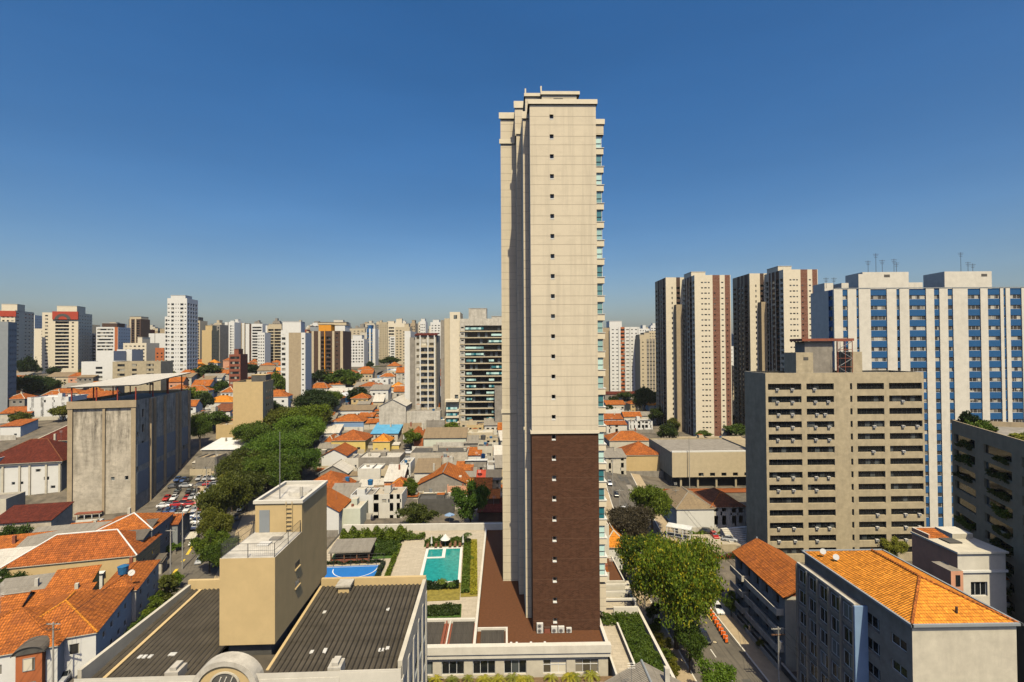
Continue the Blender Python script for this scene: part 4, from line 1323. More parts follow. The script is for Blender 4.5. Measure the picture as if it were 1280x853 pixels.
for q in range(6):      # sheets lap in rows, each row a step above the next one down
    ya, yb = .35 + (Y1 - .75) * q / 6, .35 + (Y1 - .75) * (q + 1) / 6 + .12
    za, zb_ = ZR - .5 + .75 * q / 6 + .03, ZR - .5 + .75 * (q + 1) / 6
    corr_slab(m, X0 + .3, EB0 - .25, ya, yb, za, zb_, 'black_fibre', .44, .07, 6, 'groove_dirt_shade')
    corr_slab(m, EB1 + .25, X1 - .3, ya, yb, za, zb_, 'black_fibre', .44, .07, 6, 'groove_dirt_shade')
m.slab([(EB0 - .244, .35, ZR - .5), (EB1 + .244, .35, ZR - .5), (EB1 + .244, EY0 + 0.2, ZR - .36), (EB0 - .244, EY0 + 0.2, ZR - .36)], .12, 'black_fibre')
m.build('roof', BB)
for (a, c, e, f, z1, mt) in ((X0, X0 + .3, .31, Y1, ZR + .75, 'offwhite'), (X1 - .3, X1 + .05, .31, Y1, ZR + .75, 'offwhite'), (X0, EB0 - .1, Y1 - .35, Y1 + .02, ZR + 1.15, 'sand'), (EB1 + .1, X1, Y1 - .35, Y1 + .02, ZR + 1.0, 'sand'),
                             (X0, X0 + 6.2, -.02, .3, ZR + .1, 'white'), (X0 + 6.204, -2.8, -.05, .3, ZR - .15, 'white'), (2.2, 8.2, -.05, .3, ZR - .15, 'white'), (8.204, X1, -.02, .3, ZR + .15, 'white')):
    m = MB(); m.box(a, c, e, f, ZR - 1.2, z1, mt); m.build('parapet', BB)
for x in (-4.6, 7.7):
    m = MB(); m.box(x - .5, x + .5, .31, 1.5, ZR - .9, ZR + .35, 'grimy_white'); m.box(x - .25, x + .25, .5, 1.4, ZR + .354, ZR + .6, 'grimy_white'); m.build('chimney_stub', BB)
m = MB(); m.box(4.2, 5.3, Y1 - 1.7, Y1 - .36, ZR - .6, ZR + .8, 'sand'); m.box(4.0, 5.5, Y1 - 1.9, Y1 - .3, ZR + .804, ZR + .98, 'grimy_white'); m.build('roof_hatch', BB)
for (x0, y0, y1, t) in ((X0 + 1.4, .5, Y1 - .5, .14), (EB1 + .14, 1.5, Y1 - .4, .12)):
    m = MB(); m.slab([(x0 - t, y0, ZR - .40), (x0 + t, y0, ZR - .40), (x0 + t, y1, ZR + .34), (x0 - t, y1, ZR + .34)], .1, 'sand'); m.build('gutter_edge', BB)
for i in range(15):
    m = MB(); m.box(-.14, .14, -.2, .2, 0, .08, 'ac_white')
    o = m.build('roof_patch', BB)
    x = RN.choice([RN.uniform(X0 + 2, EB0 - 1), RN.uniform(EB1 + 1, X1 - 1)]); y = RN.choice([3.5, 9.2, 9.4, 3.7, 11])
    o.location = (x, y, ZR - .5 + .75 * (y - .35) / (Y1 - .75) + .01)
# arched ornamental gable on the front parapet
m = MB()
def arch(r0, r1, y0, y1, zc, mat, n=18, flat=1.0):
    for k in range(n):
        a, b_ = math.pi * k / n, math.pi * (k + 1) / n
        A = lambda t, r, y: (-0.3 + r * math.cos(t), y, zc + r * math.sin(t) * flat)
        m.poly([A(a, r0, y0), A(a, r1, y0), A(b_, r1, y0), A(b_, r0, y0)], mat)
        m.poly([A(a, r1, y0), A(a, r1, y1), A(b_, r1, y1), A(b_, r1, y0)], mat)
        m.poly([A(a, r0, y1), A(a, r0, y0), A(b_, r0, y0), A(b_, r0, y1)], mat)
        m.poly([A(a, r1, y1), A(a, r0, y1), A(b_, r0, y1), A(b_, r1, y1)], mat)
arch(2.0, 2.45, -.35, .9, ZR - .6, 'grimy_white', flat=.85)
m.box(-2.75, -2.3, -.35, .9, ZR - 4, ZR - .6, 'grimy_white'); m.box(1.7, 2.15, -.35, .9, ZR - 4, ZR - .6, 'grimy_white')
m.build('arched_gable', BB)
m = MB()
arch(.95, 2.0, -.2, .1, ZR - .6, 'sand', flat=.86)
m.box(-2.29, 1.69, -.2, .1, ZR - 4, ZR - .6, 'sand')
m.build('gable_panel', BB)
m = MB()
n_ = 28
el = lambda t, r, y: (-.3 + 1.0 * r * math.cos(t), y, ZR - .25 + .8 * r * math.sin(t))
for k in range(n_):
    a, b_ = 2 * math.pi * k / n_, 2 * math.pi * (k + 1) / n_
    m.poly([el(a, 1.12, -.3), el(a, .98, -.3), el(b_, .98, -.3), el(b_, 1.12, -.3)][::-1], 'offwhite')
    m.poly([el(a, 1.12, -.3), el(a, 1.12, -.2), el(b_, 1.12, -.2), el(b_, 1.12, -.3)], 'offwhite')
m.poly([el(2 * math.pi * k / n_, .98, -.23) for k in range(n_)], 'dark_grey')
for q in (-.5, -.1, .35): m.tube([(-.3 + q - .15, -.26, ZR - .75), (-.3 + q + .25, -.26, ZR + .25)], .05, .05, 'white', 5)
m.build('oculus', BB)
# lift tower with roof deck, stair head, railing and mast
m = MB()
ZT = 37.75
m.box(EB0, EB1, EY0, EY1, ZR + .62, ZT, 'sand', 'grimy_white')
m.box(EB0 + .5, EB1 - .5, EY0 + .5, EY1 - .2, ZR - 1, ZR + .619, 'dark_grey')
m.build('lift_tower_wall', BB)
m = MB()
HY = 9.0
m.box(EB0 + .15, EB1, HY, EY1, ZT + .004, ZT + 2.7, 'sand', 'grimy_white')
for (a, c, e, f) in ((EB0, EB1 + .12, HY - .12, HY + .2), (EB0, EB0 + .3, HY + .2, EY1), (EB1 - .2, EB1 + .12, HY + .2, EY1), (EB0 + .3, EB1 - .2, EY1 - .3, EY1)): m.box(a, c, e, f, ZT + 2.705, ZT + 3.0, 'white')
sh = m.build('stair_head', BB)
m = MB(); m.box(EB0 + .55, EB0 + 1.5, HY - .05, HY - .004, ZT + .02, ZT + 2.1, 'grey_blue'); m.build('door', sh)
m = MB(); m.cyl(0.6, 12.2, ZT + 2.71, ZT + 3.05, 1.15, 'grimy_white', 16, 1.0); m.build('water_tank_lid', sh)
m = MB(); m.cyl(1.4, 10.3, ZT + 3.0, ZT + 3.9, .16, 'grimy_white', 8); m.build('vent_pipe', sh)
m = MB()
for q in range(6): m.box(EB1 - 1.4, EB1 - .9, HY - .16, HY - .1, ZT + .3 + q * .4, ZT + .36 + q * .4, 'sand')
m.box(EB1 - 1.46, EB1 - 1.4, HY - .16, HY - .1, ZT, ZT + 2.9, 'sand'); m.box(EB1 - .9, EB1 - .84, HY - .16, HY - .1, ZT, ZT + 2.9, 'sand')
m.build('ladder', BB)
def rail(pts, z, hh, n=4):
    for p, q in zip(pts, pts[1:]):
        k = max(1, int((Vector(q) - Vector(p)).length / 1.9))
        mm = MB()
        for i in range(k + 1):
            t = Vector(p).lerp(Vector(q), i / k)
            mm.tube([(t.x, t.y, z), (t.x, t.y, z + hh)], .03, .03, 'dark_steel', 5)
        for j in range(n): mm.tube([(*p, z + hh * (j + 1) / n), (*q, z + hh * (j + 1) / n)], .018, .018, 'dark_steel', 4)
        kk = int((Vector(q) - Vector(p)).length / .16)
        for i in range(kk):
            t = Vector(p).lerp(Vector(q), i / kk)
            mm.tube([(t.x, t.y, z + .05), (t.x, t.y, z + hh)], .007, .007, 'steel', 3)
        mm.build('railing', BB)
rail([(EB0 + .08, HY - .2), (EB0 + .08, EY0 + .08), (EB1 - .08, EY0 + .08), (EB1 - .08, HY - .2)], ZT, 1.15, 2)
m = MB(); m.box(-.7, .3, 5.6, 6.5, ZT + .004, ZT + .12, 'ac_white'); m.box(-.2, .8, 6.9, 7.7, ZT + .004, ZT + .1, 'steel'); m.build('deck_hatch', BB)
for y, z in ((7.4, 34.9), (7.4, 33.2)):
    m = MB(); m.box(EB1 - .1, EB1 + .012, y, y + 1.0, z, z + .55, 'dark_glass'); m.box(EB1, EB1 + .12, y - .08, y + 1.08, z - .12, z - .003, 'sand'); m.build('window', BB)
m = MB(); m.tube([(-.75, 10.5, ZT + 2.7), (-.75, 10.5, ZT + 9.2)], .05, .03, 'steel', 6); m.build('mast', BB)

# ================================================================== concrete warehouse block on the left
cw = at_z(170, 642, 2.6)
CB = thing('warehouse', 'tall stained bare concrete warehouse with white canopy roof on red posts', 'warehouse', (cw.x, cw.y, 0), 12.5)
# local: front runs from x=-18.5 to 0, depth 0..42
H_, W_, D_ = 39.0, 18.6, 42.0
m = MB()
frF, frR = face_frame('F', -W_, 0, 0, D_), face_frame('R', -W_, 0, 0, D_)
jobs = [(frF, 'F', op, 'dark_glass', 'white_metal', 0) for op in facade(m, frF, -3, H_, [(11.6, 12.6, [(13.6, 14.7)], .3, None), (15.4, 16.4, [(13.5, 14.8)], .3, None)], 'stained_concrete')]
rr = []
for u, zs, ww in ((.4, (16, 22, 27), 1.0), (3.6, (17.5, 22.5, 28, 33), 1.6), (36.5, (6, 11, 16), 1.6), (39.2, (5, 9, 17), 1.2), (20, (12,), .9), (8, (14,), .9), (28, (15, ), .9)):
    rr.append((u, u + ww, [(z, z + (2.6 if ww > 1.3 else 1.6)) for z in zs], .5, None))
jobs += [(frR, 'R', op, 'dark_glass', None, 0) for op in facade(m, frR, -3, H_, rr, 'stained_concrete')]
m.poly([(0, D_, -3), (-W_, D_, -3), (-W_, D_, H_), (0, D_, H_)], 'concrete')
m.poly([(-W_, D_, -3), (-W_, 0, -3), (-W_, 0, H_), (-W_, D_, H_)], 'concrete')
m.poly([(-W_, 0, H_ - 1), (0, 0, H_ - 1), (0, D_, H_ - 1), (-W_, D_, H_ - 1)], 'grey_render')
m.build('wall', CB)
place_panes(CB, jobs)
for (a, c) in ((-W_ + .0, -W_ + 1.3), (-9.2, -8.5), (-1.3, 0)):
    m = MB(); m.box(a, c, -.5, -.003, -3, H_ - (1.2 if a < -2 and a > -15 else 0), 'tan'); m.build('pilaster', CB)
m = MB(); m.box(-W_ - .2, .2, -.7, -.504, H_ - 2.2, H_ + .1, 'tan'); m.box(-W_ + 1.3, -1.3, -.5, -.004, H_ - 2.2, H_ + .05, 'tan'); m.build('cornice', CB)
for y in (8.5, 11.5, 19.5, 29.5, 32.5, 41.2):
    m = MB(); m.box(.003, .75, y, y + .8, -3, H_ - .3, 'tan'); m.build('pilaster', CB)
for z in (8.5, 17.5):
    for (a, c) in ((.3, 8.3), (12.5, 19.3), (20.5, 29.3), (33.5, 41)):
        m = MB(); m.box(.003, .12, a, c, z, z + 7.0, 'grey_blue'); m.build('render_panel', CB)
m = MB()
m.slab([(-W_ - .3, -.2, 43.6), (.7, -.2, 44.0), (.7, D_ + .6, 46.0), (-W_ - .3, D_ + .6, 45.4)], .35, 'pale_sheets', 'dark_steel')
m.build('canopy_roof', CB)
for x in (-W_ + .6, -W_ / 2 - 2, -5.5, -.4):
    for y in ((.3, 12, 24, 36) if x > -1 or x < -17 else (.3, 36)):
        m = MB(); m.box(x - .15, x + .15, y, y + .3, H_ - .9, 43.25 + .05 * y, 'red_steel'); m.build('canopy_post', CB)
m = MB(); m.box(-15.5, -8.6, -2.6, -.8, 4.2, 4.5, 'brick_red'); m.box(-15.3, -8.8, -2.4, -.8, 1.5, 1.8, 'dark_steel')
for x in (-15, -13, -11, -9): m.box(x, x + .2, -2.5, -2.3, -.5, 4.2, 'white_metal')
m.build('service_platform', CB)

# ================================================================== office block on the right
OY = 126.0
xa, xb = at_y(958, 560, OY).x, at_y(1156, 560, OY).x
OW = xb - xa
OF = thing('office_block', 'wide beige concrete office block with long dark window strips', 'office block', ((xa + xb) / 2, OY, 0))
zt = at_y(1057, 466, OY).z
m = MB()
frF = face_frame('F', -OW / 2, OW / 2, 0, 11)
uu = [(127, 252, 1.35), (271, 374, 1.35), (435, 443, 1.5), (461, 563, 1.35), (582, 706, 1.35)]
z00 = at_y(1057, 479.3, OY).z
fh = (at_y(1057, 479.3, OY).z - at_y(1057, 668.5, OY).z) / 12.0
rows = sorted([(z00 - fh * k - 1.62, z00 - fh * k) for k in range(15) if z00 - fh * k - 1.62 > 0.5])
sx = lambda u: (u - 118) / 595.0 * OW
cols = [(sx(a), sx(c), rows, .55, None) for a, c, _ in uu]
ops = facade(m, frF, -2, zt, cols, 'concrete')
for face in 'LRB': facade(m, face_frame(face, -OW / 2, OW / 2, 0, 11), -2, zt, [], 'concrete')
m.poly([(-OW / 2, 0, zt - 1.0), (OW / 2, 0, zt - 1.0), (OW / 2, 11, zt - 1.0), (-OW / 2, 11, zt - 1.0)], 'grey_render')
for (a, c, e, f) in ((-OW / 2, OW / 2, 0, .3), (-OW / 2, OW / 2, 10.7, 11), (-OW / 2, -OW / 2 + .3, .3, 10.7), (OW / 2 - .3, OW / 2, .3, 10.7)):
    m.poly([(a, e, zt), (c, e, zt), (c, f, zt), (a, f, zt)], 'grimy_white')
m.build('wall', OF)
place_panes(OF, [(frF, 'F', op, 'black_glass', 'dark_steel', 1.25) for op in ops])
acm = MB(); acm.box(0, .75, -.55, 0, 0, .55, 'ac_white'); acm.box(.08, .67, -.57, -.553, .06, .49, 'steel'); acme = acm.mesh('air_conditioner')
acs = [(0, .22, 0), (0, .67, 0), (1, .22, 0), (0, .22, 1), (0, .67, 1), (1, .25, 1), (1, .72, 1), (4, .35, 1), (0, .25, 2), (0, .67, 2), (1, .3, 2), (1, .6, 2), (0, .22, 3), (0, .67, 3), (1, .25, 3), (1, .74, 3), (3, .55, 3),
       (4, .35, 3), (4, .78, 3), (0, .22, 4), (0, .67, 4), (1, .25, 4), (1, .74, 4), (3, .5, 5), (4, .35, 5), (0, .22, 7), (0, .67, 7), (1, .25, 7), (1, .7, 7), (0, .22, 8), (0, .67, 8), (1, .25, 8), (3, .62, 10), (4, .38, 10), (4, .8, 10),
       (0, .22, 11), (0, .67, 11), (1, .25, 11), (1, .7, 11), (3, .6, 11), (4, .38, 11), (4, .8, 11), (0, .22, 12), (1, .25, 12), (3, .58, 12), (4, .38, 12), (0, .7, 12)]
for ci, f, k in acs:
    a, c, _ = uu[ci]
    o = link(acme, 'air_conditioner', OF)
    o.location = (-OW / 2 + sx(a + (c - a) * f), .12, z00 - fh * k - 1.75)
rx = lambda px: at_y(px, 450, 131).x - (xa + xb) / 2
for (a, c, y0, y1, z0, z1, mt, nm) in ((991, 1012, 3.5, 9, zt - 1, at_y(1000, 441, 130).z, 'concrete', 'rooftop_block'), (1009, 1044, 6, 10.5, zt - 1, at_y(1020, 427, 132).z, 'grey_render', 'water_tank'),
                                       (1003, 1068, 5, 10.8, at_y(1020, 426.6, 132).z, at_y(1020, 423.5, 132).z, 'brick_red', 'tank_slab'), (1062, 1076, 4.5, 10, zt - 1, at_y(1060, 440, 131).z, 'concrete', 'rooftop_block')):
    m = MB(); m.box(rx(a), rx(c), y0, y1, z0 + .004, z1, mt)
    if nm == 'rooftop_block' and a == 991: m.box(rx(1000), rx(1006), y0 - .05, y0 - .003, z1 - 2.0, z1 - 1.2, 'dark_grey')
    m.build(nm, OF)
m = MB()
zs, ze = zt - 1, at_y(1020, 427, 132).z
for x in (1045, 1054, 1063):
    for y in (4.2, 7.5): m.tube([(rx(x), y, zs), (rx(x), y, ze)], .1, .1, 'brick_red', 5)
for i in range(4):
    za = zs + (ze - zs) * i / 4; zb2 = zs + (ze - zs) * (i + 1) / 4
    m.tube([(rx(1045 if i % 2 else 1063), 4.2, za), (rx(1063 if i % 2 else 1045), 4.2, zb2)], .1, .1, 'steel', 5)
    m.tube([(rx(1045), 4.2, zb2), (rx(1063), 4.2, zb2)], .08, .08, 'brick_red', 5)
m.build('tank_scaffold', OF)
m = MB(); m.tube([(rx(1044), 3, zs), (rx(1044), 3, at_y(1044, 428, 129).z)], .08, .06, 'dark_steel', 5); m.build('mast', OF)

# ================================================================== long blue and white slab
BY = 150.0
bx = lambda px: at_y(px, 450, BY).x
BL = thing('apartment_slab', 'long white apartment slab with vivid blue window panels and white pilasters', 'apartment block', (bx(1044), BY, 0), -1.0)
zt = at_y(1150, 361.5, BY).z
L = bx(1310) - bx(1044)
m = MB()
frF = face_frame('F', 0, L, 0, 12)
fz = lambda z: at_y(960 + z / 4, 450, BY).x - bx(1044)
bays = [(375, 400), (443, 455), (513, 593), (641, 656), (703, 786), (826, 852), (893, 918), (991, 1053), (1089, 1150), (1166, 1177), (1198, 1254), (1300, 1370)]
fhB = 13.1 * BY / F
zr = zt - 1.9
rows = []
k = 0
while zr - fhB * k - 1.3 > 2:
    rows.append((zr - fhB * k - 1.25, zr - fhB * k)); k += 1
rows.sort()
cols = []
for a, c in bays:
    if c - a < 14: cols.append((fz(a), fz(c), [(p + .5, q) for p, q in rows], .15, None))
    else: cols.append((fz(a), fz(c), rows, .2, None))
ops = facade(m, frF, -2, zt, cols, 'royal_blue')
frL = face_frame('L', 0, L, 0, 12)
opl = facade(m, frL, -2, zt, [(9.2, 11.2, rows, .3, 'royal_blue')], 'white')
for face in 'RB': facade(m, face_frame(face, 0, L, 0, 12), -2, zt, [], 'white')
m.poly([(0, 0, zt - .8), (L, 0, zt - .8), (L, 12, zt - .8), (0, 12, zt - .8)], 'grey_render')
m.build('wall', BL)
ops.sort(key=lambda t: -t[3])
place_panes(BL, [(frF, 'F', op, 'slab_glass' if op[1] - op[0] > 1.5 else 'dark_glass', 'white_metal', 1.1) for op in ops] + [(frL, 'L', op, 'glass', None, 0) for op in opl])
prev = 332
for a, c in bays + [(1400, 1401)]:
    m = MB()
    big = 450 < a < 520
    m.box(fz(prev), fz(a) if a < 1390 else L, -.22, -.003, -2, zt + (4.6 if big else .15), 'white')
    m.build('pilaster', BL)
    prev = c
m = MB(); m.box(-.15, L, -.75, 12.1, zt + .155, zt + .35, 'royal_blue') if False else m.box(0, L, -.3, -.004, zt + .16, zt + .4, 'grey_blue'); m.build('coping', BL)
for (a, c, yt, y0) in ((1088, 1146, 340.5, 3), (1191, 1250, 340, 3), (1045, 1056, 354, 5), (1064, 1073, 354, 4), (1147, 1170, 353.5, 5)):
    m = MB(); m.box(bx(a) - bx(1044), bx(c) - bx(1044), y0, 11, zt - .8, at_y(a, yt, BY + y0).z, 'white')
    if a in (1088, 1191):
        xx = bx(1115 if a == 1088 else 1237) - bx(1044); z1 = at_y(a, yt, BY + y0).z
        m.box(xx, xx + 1.8, y0 - .05, y0 - .003, z1 - 1.6, z1 - .8, 'dark_grey')
    m.build('rooftop_block', BL)
for px_, yt in ((1101, 326), (1111, 317), (1119, 325), (1134, 324), (1137, 328), (1219, 316), (1228, 328), (1234, 330), (1047, 347), (1057, 347)):
    m = MB(); x = bx(px_) - bx(1044)
    zb_ = zt + 4.2 if px_ > 1060 else zt + 1; z1 = at_y(px_, yt, BY + 5).z
    m.tube([(x, 5, zb_), (x, 5, z1)], .07, .05, 'dark_steel', 4)
    for q in range(3):
        m.tube([(x - .9 + q * .2, 5, z1 - .3 - q * .5), (x + .9 - q * .2, 5, z1 - .3 - q * .5)], .05, .05, 'dark_steel', 4)
    m.build('antenna', BL)

# ================================================================== dark planted flats at the right edge
pf = Vector((76.2, 63, 0))
PF = tower('apartment_block', 'shaded grey apartment block with plants spilling from its balconies', 'apartment block', (pf.x + 9.5, pf.y, 0), -22, 20, 33, at_y(1240, 542, 82).z, 'tan',
           {'L': [(0.03, .27, 'x'), (.36, .62, 'x'), (.70, .96, 'x')], 'F': [(.1, .4, 'd'), (.6, .9, 'd')]}, fh=3.0, z0=2.2)
hh = at_y(1240, 542, 82).z
for k in range(3, 12):
    for (a, c) in ((.04, .24), (.4, .6), (.76, .96)):
        if RN.random() < .2: continue
        z = 2.2 + 3.0 * k + .8
        if z > hh - 1.5: continue
        o = shrub_bed('balcony_plants', 'x', 'x', (-10.5, 33 - c * 33, z - .35), 0, .9, (c - a) * 33 * RN.uniform(.6, 1), RN.uniform(.9, 2.2), RN.choice(['leaf_dark', 'leaf_green', 'leaf_olive', 'leaf_dark']), k, n=900, size=.2)
        o.parent = PF
        del o['label'], o['category']
for (x, y, w, d, h, lf) in ((-9.5, 24, 3, 5, 2.0, 'leaf_green'), (-9, 12, 3, 4, 1.4, 'leaf_yellow'), (-9, 30, 3, 3, 3.0, 'leaf_dark')):
    o = shrub_bed('roof_plants', 'x', 'x', (x, y, hh - .9), 0, w, d, h, lf, int(x * 3 + y), n=1500, size=.25)
    o.parent = PF
    del o['label'], o['category']
m = MB(); m.box(-6, 4, 8, 16, hh - .9, hh + 2.2, 'offwhite'); m.box(-6.3, 4.3, 7.7, 16.3, hh + 2.204, hh + 2.5, 'cream_trim'); m.build('rooftop_block', PF)

# ================================================================== orange-roofed flats, front right
zE = 23.3
q0 = at_z(1140, 781, zE); q1 = at_z(1274, 781, zE); q2 = at_z(1011, 690, zE)
OR = thing('apartment_block', 'block with big bright orange tiled hip roof and blank cream end wall', 'apartment block', (q0.x, q0.y, 0))
w, d = q1.x - q0.x, q2.y - q0.y
m = MB()
frL = face_frame('L', 0, w, 0, d)
rows = [(k * 3.1 + .7, k * 3.1 + 2.5) for k in range(7)]
cl = [(d * f - .0, d * f + ww, rows, .6, None) for f, ww in ((.07, 2.9), (.25, 2.9), (.43, 2.9), (.61, 2.9))] + [(d * .84, d * .84 + 2.4, [(a + .2, b_ - .4) for a, b_ in rows], .25, None)]
opl = facade(m, frL, -1, zE, cl, 'grey_render')
for face in 'FRB': facade(m, face_frame(face, 0, w, 0, d), -1, zE, [], 'offwhite')
m.build('wall', OR)
place_panes(OR, [(frL, 'L', op, 'glass', 'white_metal', 1.0) for op in opl])
rb, _ = roof_mb('hip', w, d, zE, 2.6, 'bright_tiles', .12)
rf = rb.build('roof', OR)
r_ = w / 2 + .12
for p, q in (((-.12, -.12, zE + .02), (w / 2, r_ - .12, zE + 2.6)), ((w + .12, -.12, zE + .02), (w / 2, r_ - .12, zE + 2.6)), ((w / 2, r_ - .12, zE + 2.6), (w / 2, d + .12 - r_, zE + 2.6))):
    t = MB(); t.tube([Vector(p) + Vector((0, 0, .05)), Vector(q) + Vector((0, 0, .05))], .16, .16, 'orange_tiles', 6); t.build('ridge_cap', rf)
for (a, c, e, f) in ((-.35, w + .35, -.4, -.13), (-.4, -.13, -.4, d + .35), (w + .13, w + .4, -.4, d + .35), (-.4, w + .4, d + .13, d + .4)):
    m = MB(); m.box(a, c, e, f, zE - .12, zE + .16, 'grey_blue'); m.build('gutter', OR)
m = MB(); m.box(-1.3, -.003, d * .36, d * .97, -1, zE - 1.6, 'grey_render')
ml = m.build('balcony_bay', OR)
frB = (Vector((-1.3, d * .97, 0)), Vector((0, -1, 0)), Vector((-1, 0, 0)), d * .61)
BAY = d * .61
jobs = []
m = MB()
m.box(-1.6, -1.25, d * .36 - .1, d * .97 + .1, zE - 1.596, zE - 1.3, 'grimy_white')
m.build('bay_coping', OR)
for k in range(7):
    for i in range(5):
        mm = MB()
        pane_mb(mm, BAY / 5 - .5, 1.9, 'dark_glass' if (k + i) % 3 else 'glass', 'white_metal', .9)
        o = mm.build('window', OR); o.location = (-1.36, d * .97 - .25 - i * BAY / 5, zE - 4.0 - k * 3.1); o.rotation_euler = (0, 0, rad(-90))
for i in range(6):
    m = MB(); m.box(-1.75, -1.303, d * .97 - i * BAY / 5 - .12, d * .97 - i * BAY / 5 + .12, -1, zE - 1.6, 'steel'); m.build('fin', OR)
for k in range(7):
    m = MB(); m.box(-1.55, -1.304, d * .36, d * .97, zE - 4.75 - k * 3.1, zE - 4.2 - k * 3.1, 'grey_render'); m.build('spandrel', OR)
m = MB(); m.box(-1.7, -.004, d * .36 - .35, d * .36 - .11, -1, zE - 1.5, 'blue_paint'); m.build('blue_fin', OR)
m = MB(); m.cyl(w * .52, 1.2, zE + .6, zE + 1.3, .13, 'dark_brown', 8); m.build('vent_pipe', OR)
for x, y in ((1.0, d - 3.0), (1.6, d - 5.0)):
    u = thing('satellite_dish', ['white satellite dish at the far corner of the bright orange roof', 'second white dish nearer the middle of the bright orange roof'][x > 1.2], 'satellite dish', (q0.x + x, q0.y + y, zE + .4))
    m = MB(); m.tube([(0, 0, 0), (0, 0, .8)], .04, .04, 'steel', 5); m.build('mount', u)
    m = MB(); m.tube([(0, 0, .85), (-.12, -.1, .92)], .12, .42, 'clean_white', 12); m.build('dish', u)

# ---- pink and white block behind it
PY = 76.0
pz = lambda py, y: at_y(1200, py, y).z
xl = at_y(1197, 700, PY).x
PK = thing('apartment_block', 'pink sided block with white front standing behind the bright orange roof', 'apartment block', (xl, PY, 0))
zp = pz(692, PY)
wP = at_y(1257, 700, PY).x - xl
fp = face_frame('F', 0, wP, 0, 8.6)
m = MB()
opf = facade(m, fp, -1, zp, [(2.0, 4.6, [(zp - 6.6, zp - 4.4)], .3, None)], 'white')
m.poly([(0, 8.6, -1), (0, 0, -1), (0, 0, zp), (0, 8.6, zp)], 'pink_paint')
m.poly([(wP, 0, -1), (wP, 8.6, -1), (wP, 8.6, zp), (wP, 0, zp)], 'white')
m.poly([(wP, 8.6, -1), (0, 8.6, -1), (0, 8.6, zp), (wP, 8.6, zp)], 'pink_paint')
m.build('wall', PK)
place_panes(PK, [(fp, 'F', op, 'dark_glass', 'white_metal', .9) for op in opf])
m = MB(); m.box(-.25, wP + .25, -.3, 8.6, zp + .004, zp + .28, 'white', 'offwhite'); m.box(1.5, 3.6, 3, 5, zp + .284, zp + .5, 'dark_grey'); m.build('roof', PK)
m = MB(); m.box(-.12, wP + .15, -.25, -.003, zp - 2.9, zp - 2.55, 'clean_white'); m.box(-.12, .05, -.2, -.003, -1, zp - 2.904, 'offwhite'); m.build('string_course', PK)
m = MB(); m.box(-1.9, -.003, -.9, 2.6, -1, zp - 2.3, 'pink_paint', 'grey_render'); m.box(-1.2, -.5, -.95, -.903, zp - 4.6, zp - 2.9, 'dark_glass'); m.build('front_wing', PK)
for (a, c, e, f) in ((0, .25, 5.2, 8.6), (.25, wP, 8.35, 8.6)):
    m = MB(); m.box(a, c, e, f, zp + .284, zp + .95, 'pink_paint', 'white'); m.build('parapet', PK)
m = MB(); m.slab([(.3, 5.3, zp + .35), (3.6, 5.3, zp + .35), (3.6, 8.3, zp + .85), (.3, 8.3, zp + .85)], .1, 'orange_tiles'); m.build('tiled_roof', PK)
m = MB(); m.box(3.8, wP - .3, 5.0, 8.3, zp + .284, zp + 1.1, 'offwhite', 'white'); m.build('roof_room', PK)
house('apartment_block', 'cream low block with orange roof at the right edge behind the pink one', 'apartment block', (at_y(1247, 720, 80).x, 80, 0), 0, 14, 12, at_y(1260, 723, 80).z, 'shedb', 1.8, 'orange_tiles', 'offwhite',
      wins=storeys(6, [.12, .3], 3.0), left=storeys(6, [.3, .7], 3.0))

# ---- balconied house with orange gable roof
zB = 12.6
b0 = at_z(981, 746, zB); b1 = at_z(923, 691, zB)
HB = thing('apartment_block', 'low flats with weathered orange gable roof and white balconies along the street', 'apartment block', (b0.x, b0.y, 0))
w, d = 9.5, b1.y - b0.y
m = MB()
frL = face_frame('L', 0, w, 0, d)
rows = [(k * 3.1 + .5, k * 3.1 + 2.6) for k in range(4)]
opl = facade(m, frL, -1, zB, [(d * f, d * f + 2.2, rows, .8, None) for f in (.05, .22, .40, .58, .78)], 'grey_blue')
opf = facade(m, face_frame('F', 0, w, 0, d), -1, zB, [(2, 3.4, rows, .3, None)], 'offwhite')
for face in 'RB': facade(m, face_frame(face, 0, w, 0, d), -1, zB, [], 'offwhite')
m.poly([(0, 0, zB), (w, 0, zB), (w / 2, 0, zB + 2.7)], 'brick_red')
m.poly([(w, d, zB), (0, d, zB), (w / 2, d, zB + 2.7)], 'brick_red')
m.build('wall', HB)
place_panes(HB, [(frL, 'L', op, 'dark_glass', 'wood', .8) for op in opl] + [(face_frame('F', 0, w, 0, d), 'F', op, 'dark_glass', 'wood', 0) for op in opf])
rb, rl = roof_mb('gy', w, d, zB, 2.8, 'orange_tiles', .5, .22)
rf = rb.build('roof', HB)
t = MB(); t.box(w / 2 - .15, w / 2 + .15, d + .3, d + .55, zB - .2, zB + 3.0, 'grey_blue'); t.build('barge_board', rf)
for k in range(4):
    for (a, c) in ((.02, .3), (.36, .98)):
        m = MB(); y0, y1 = d * (1 - c), d * (1 - a)
        m.box(-1.3, -.003, y0, y1, k * 3.1 - .1, k * 3.1 + .05, 'offwhite')
        m.box(-1.3, -1.15, y0, y1, k * 3.1 + .054, k * 3.1 + 1.0, 'grimy_white'); m.box(-1.14, -.004, y0, y0 + .12, k * 3.1 + .054, k * 3.1 + 1.0, 'grimy_white')
        m.build('balcony', HB)
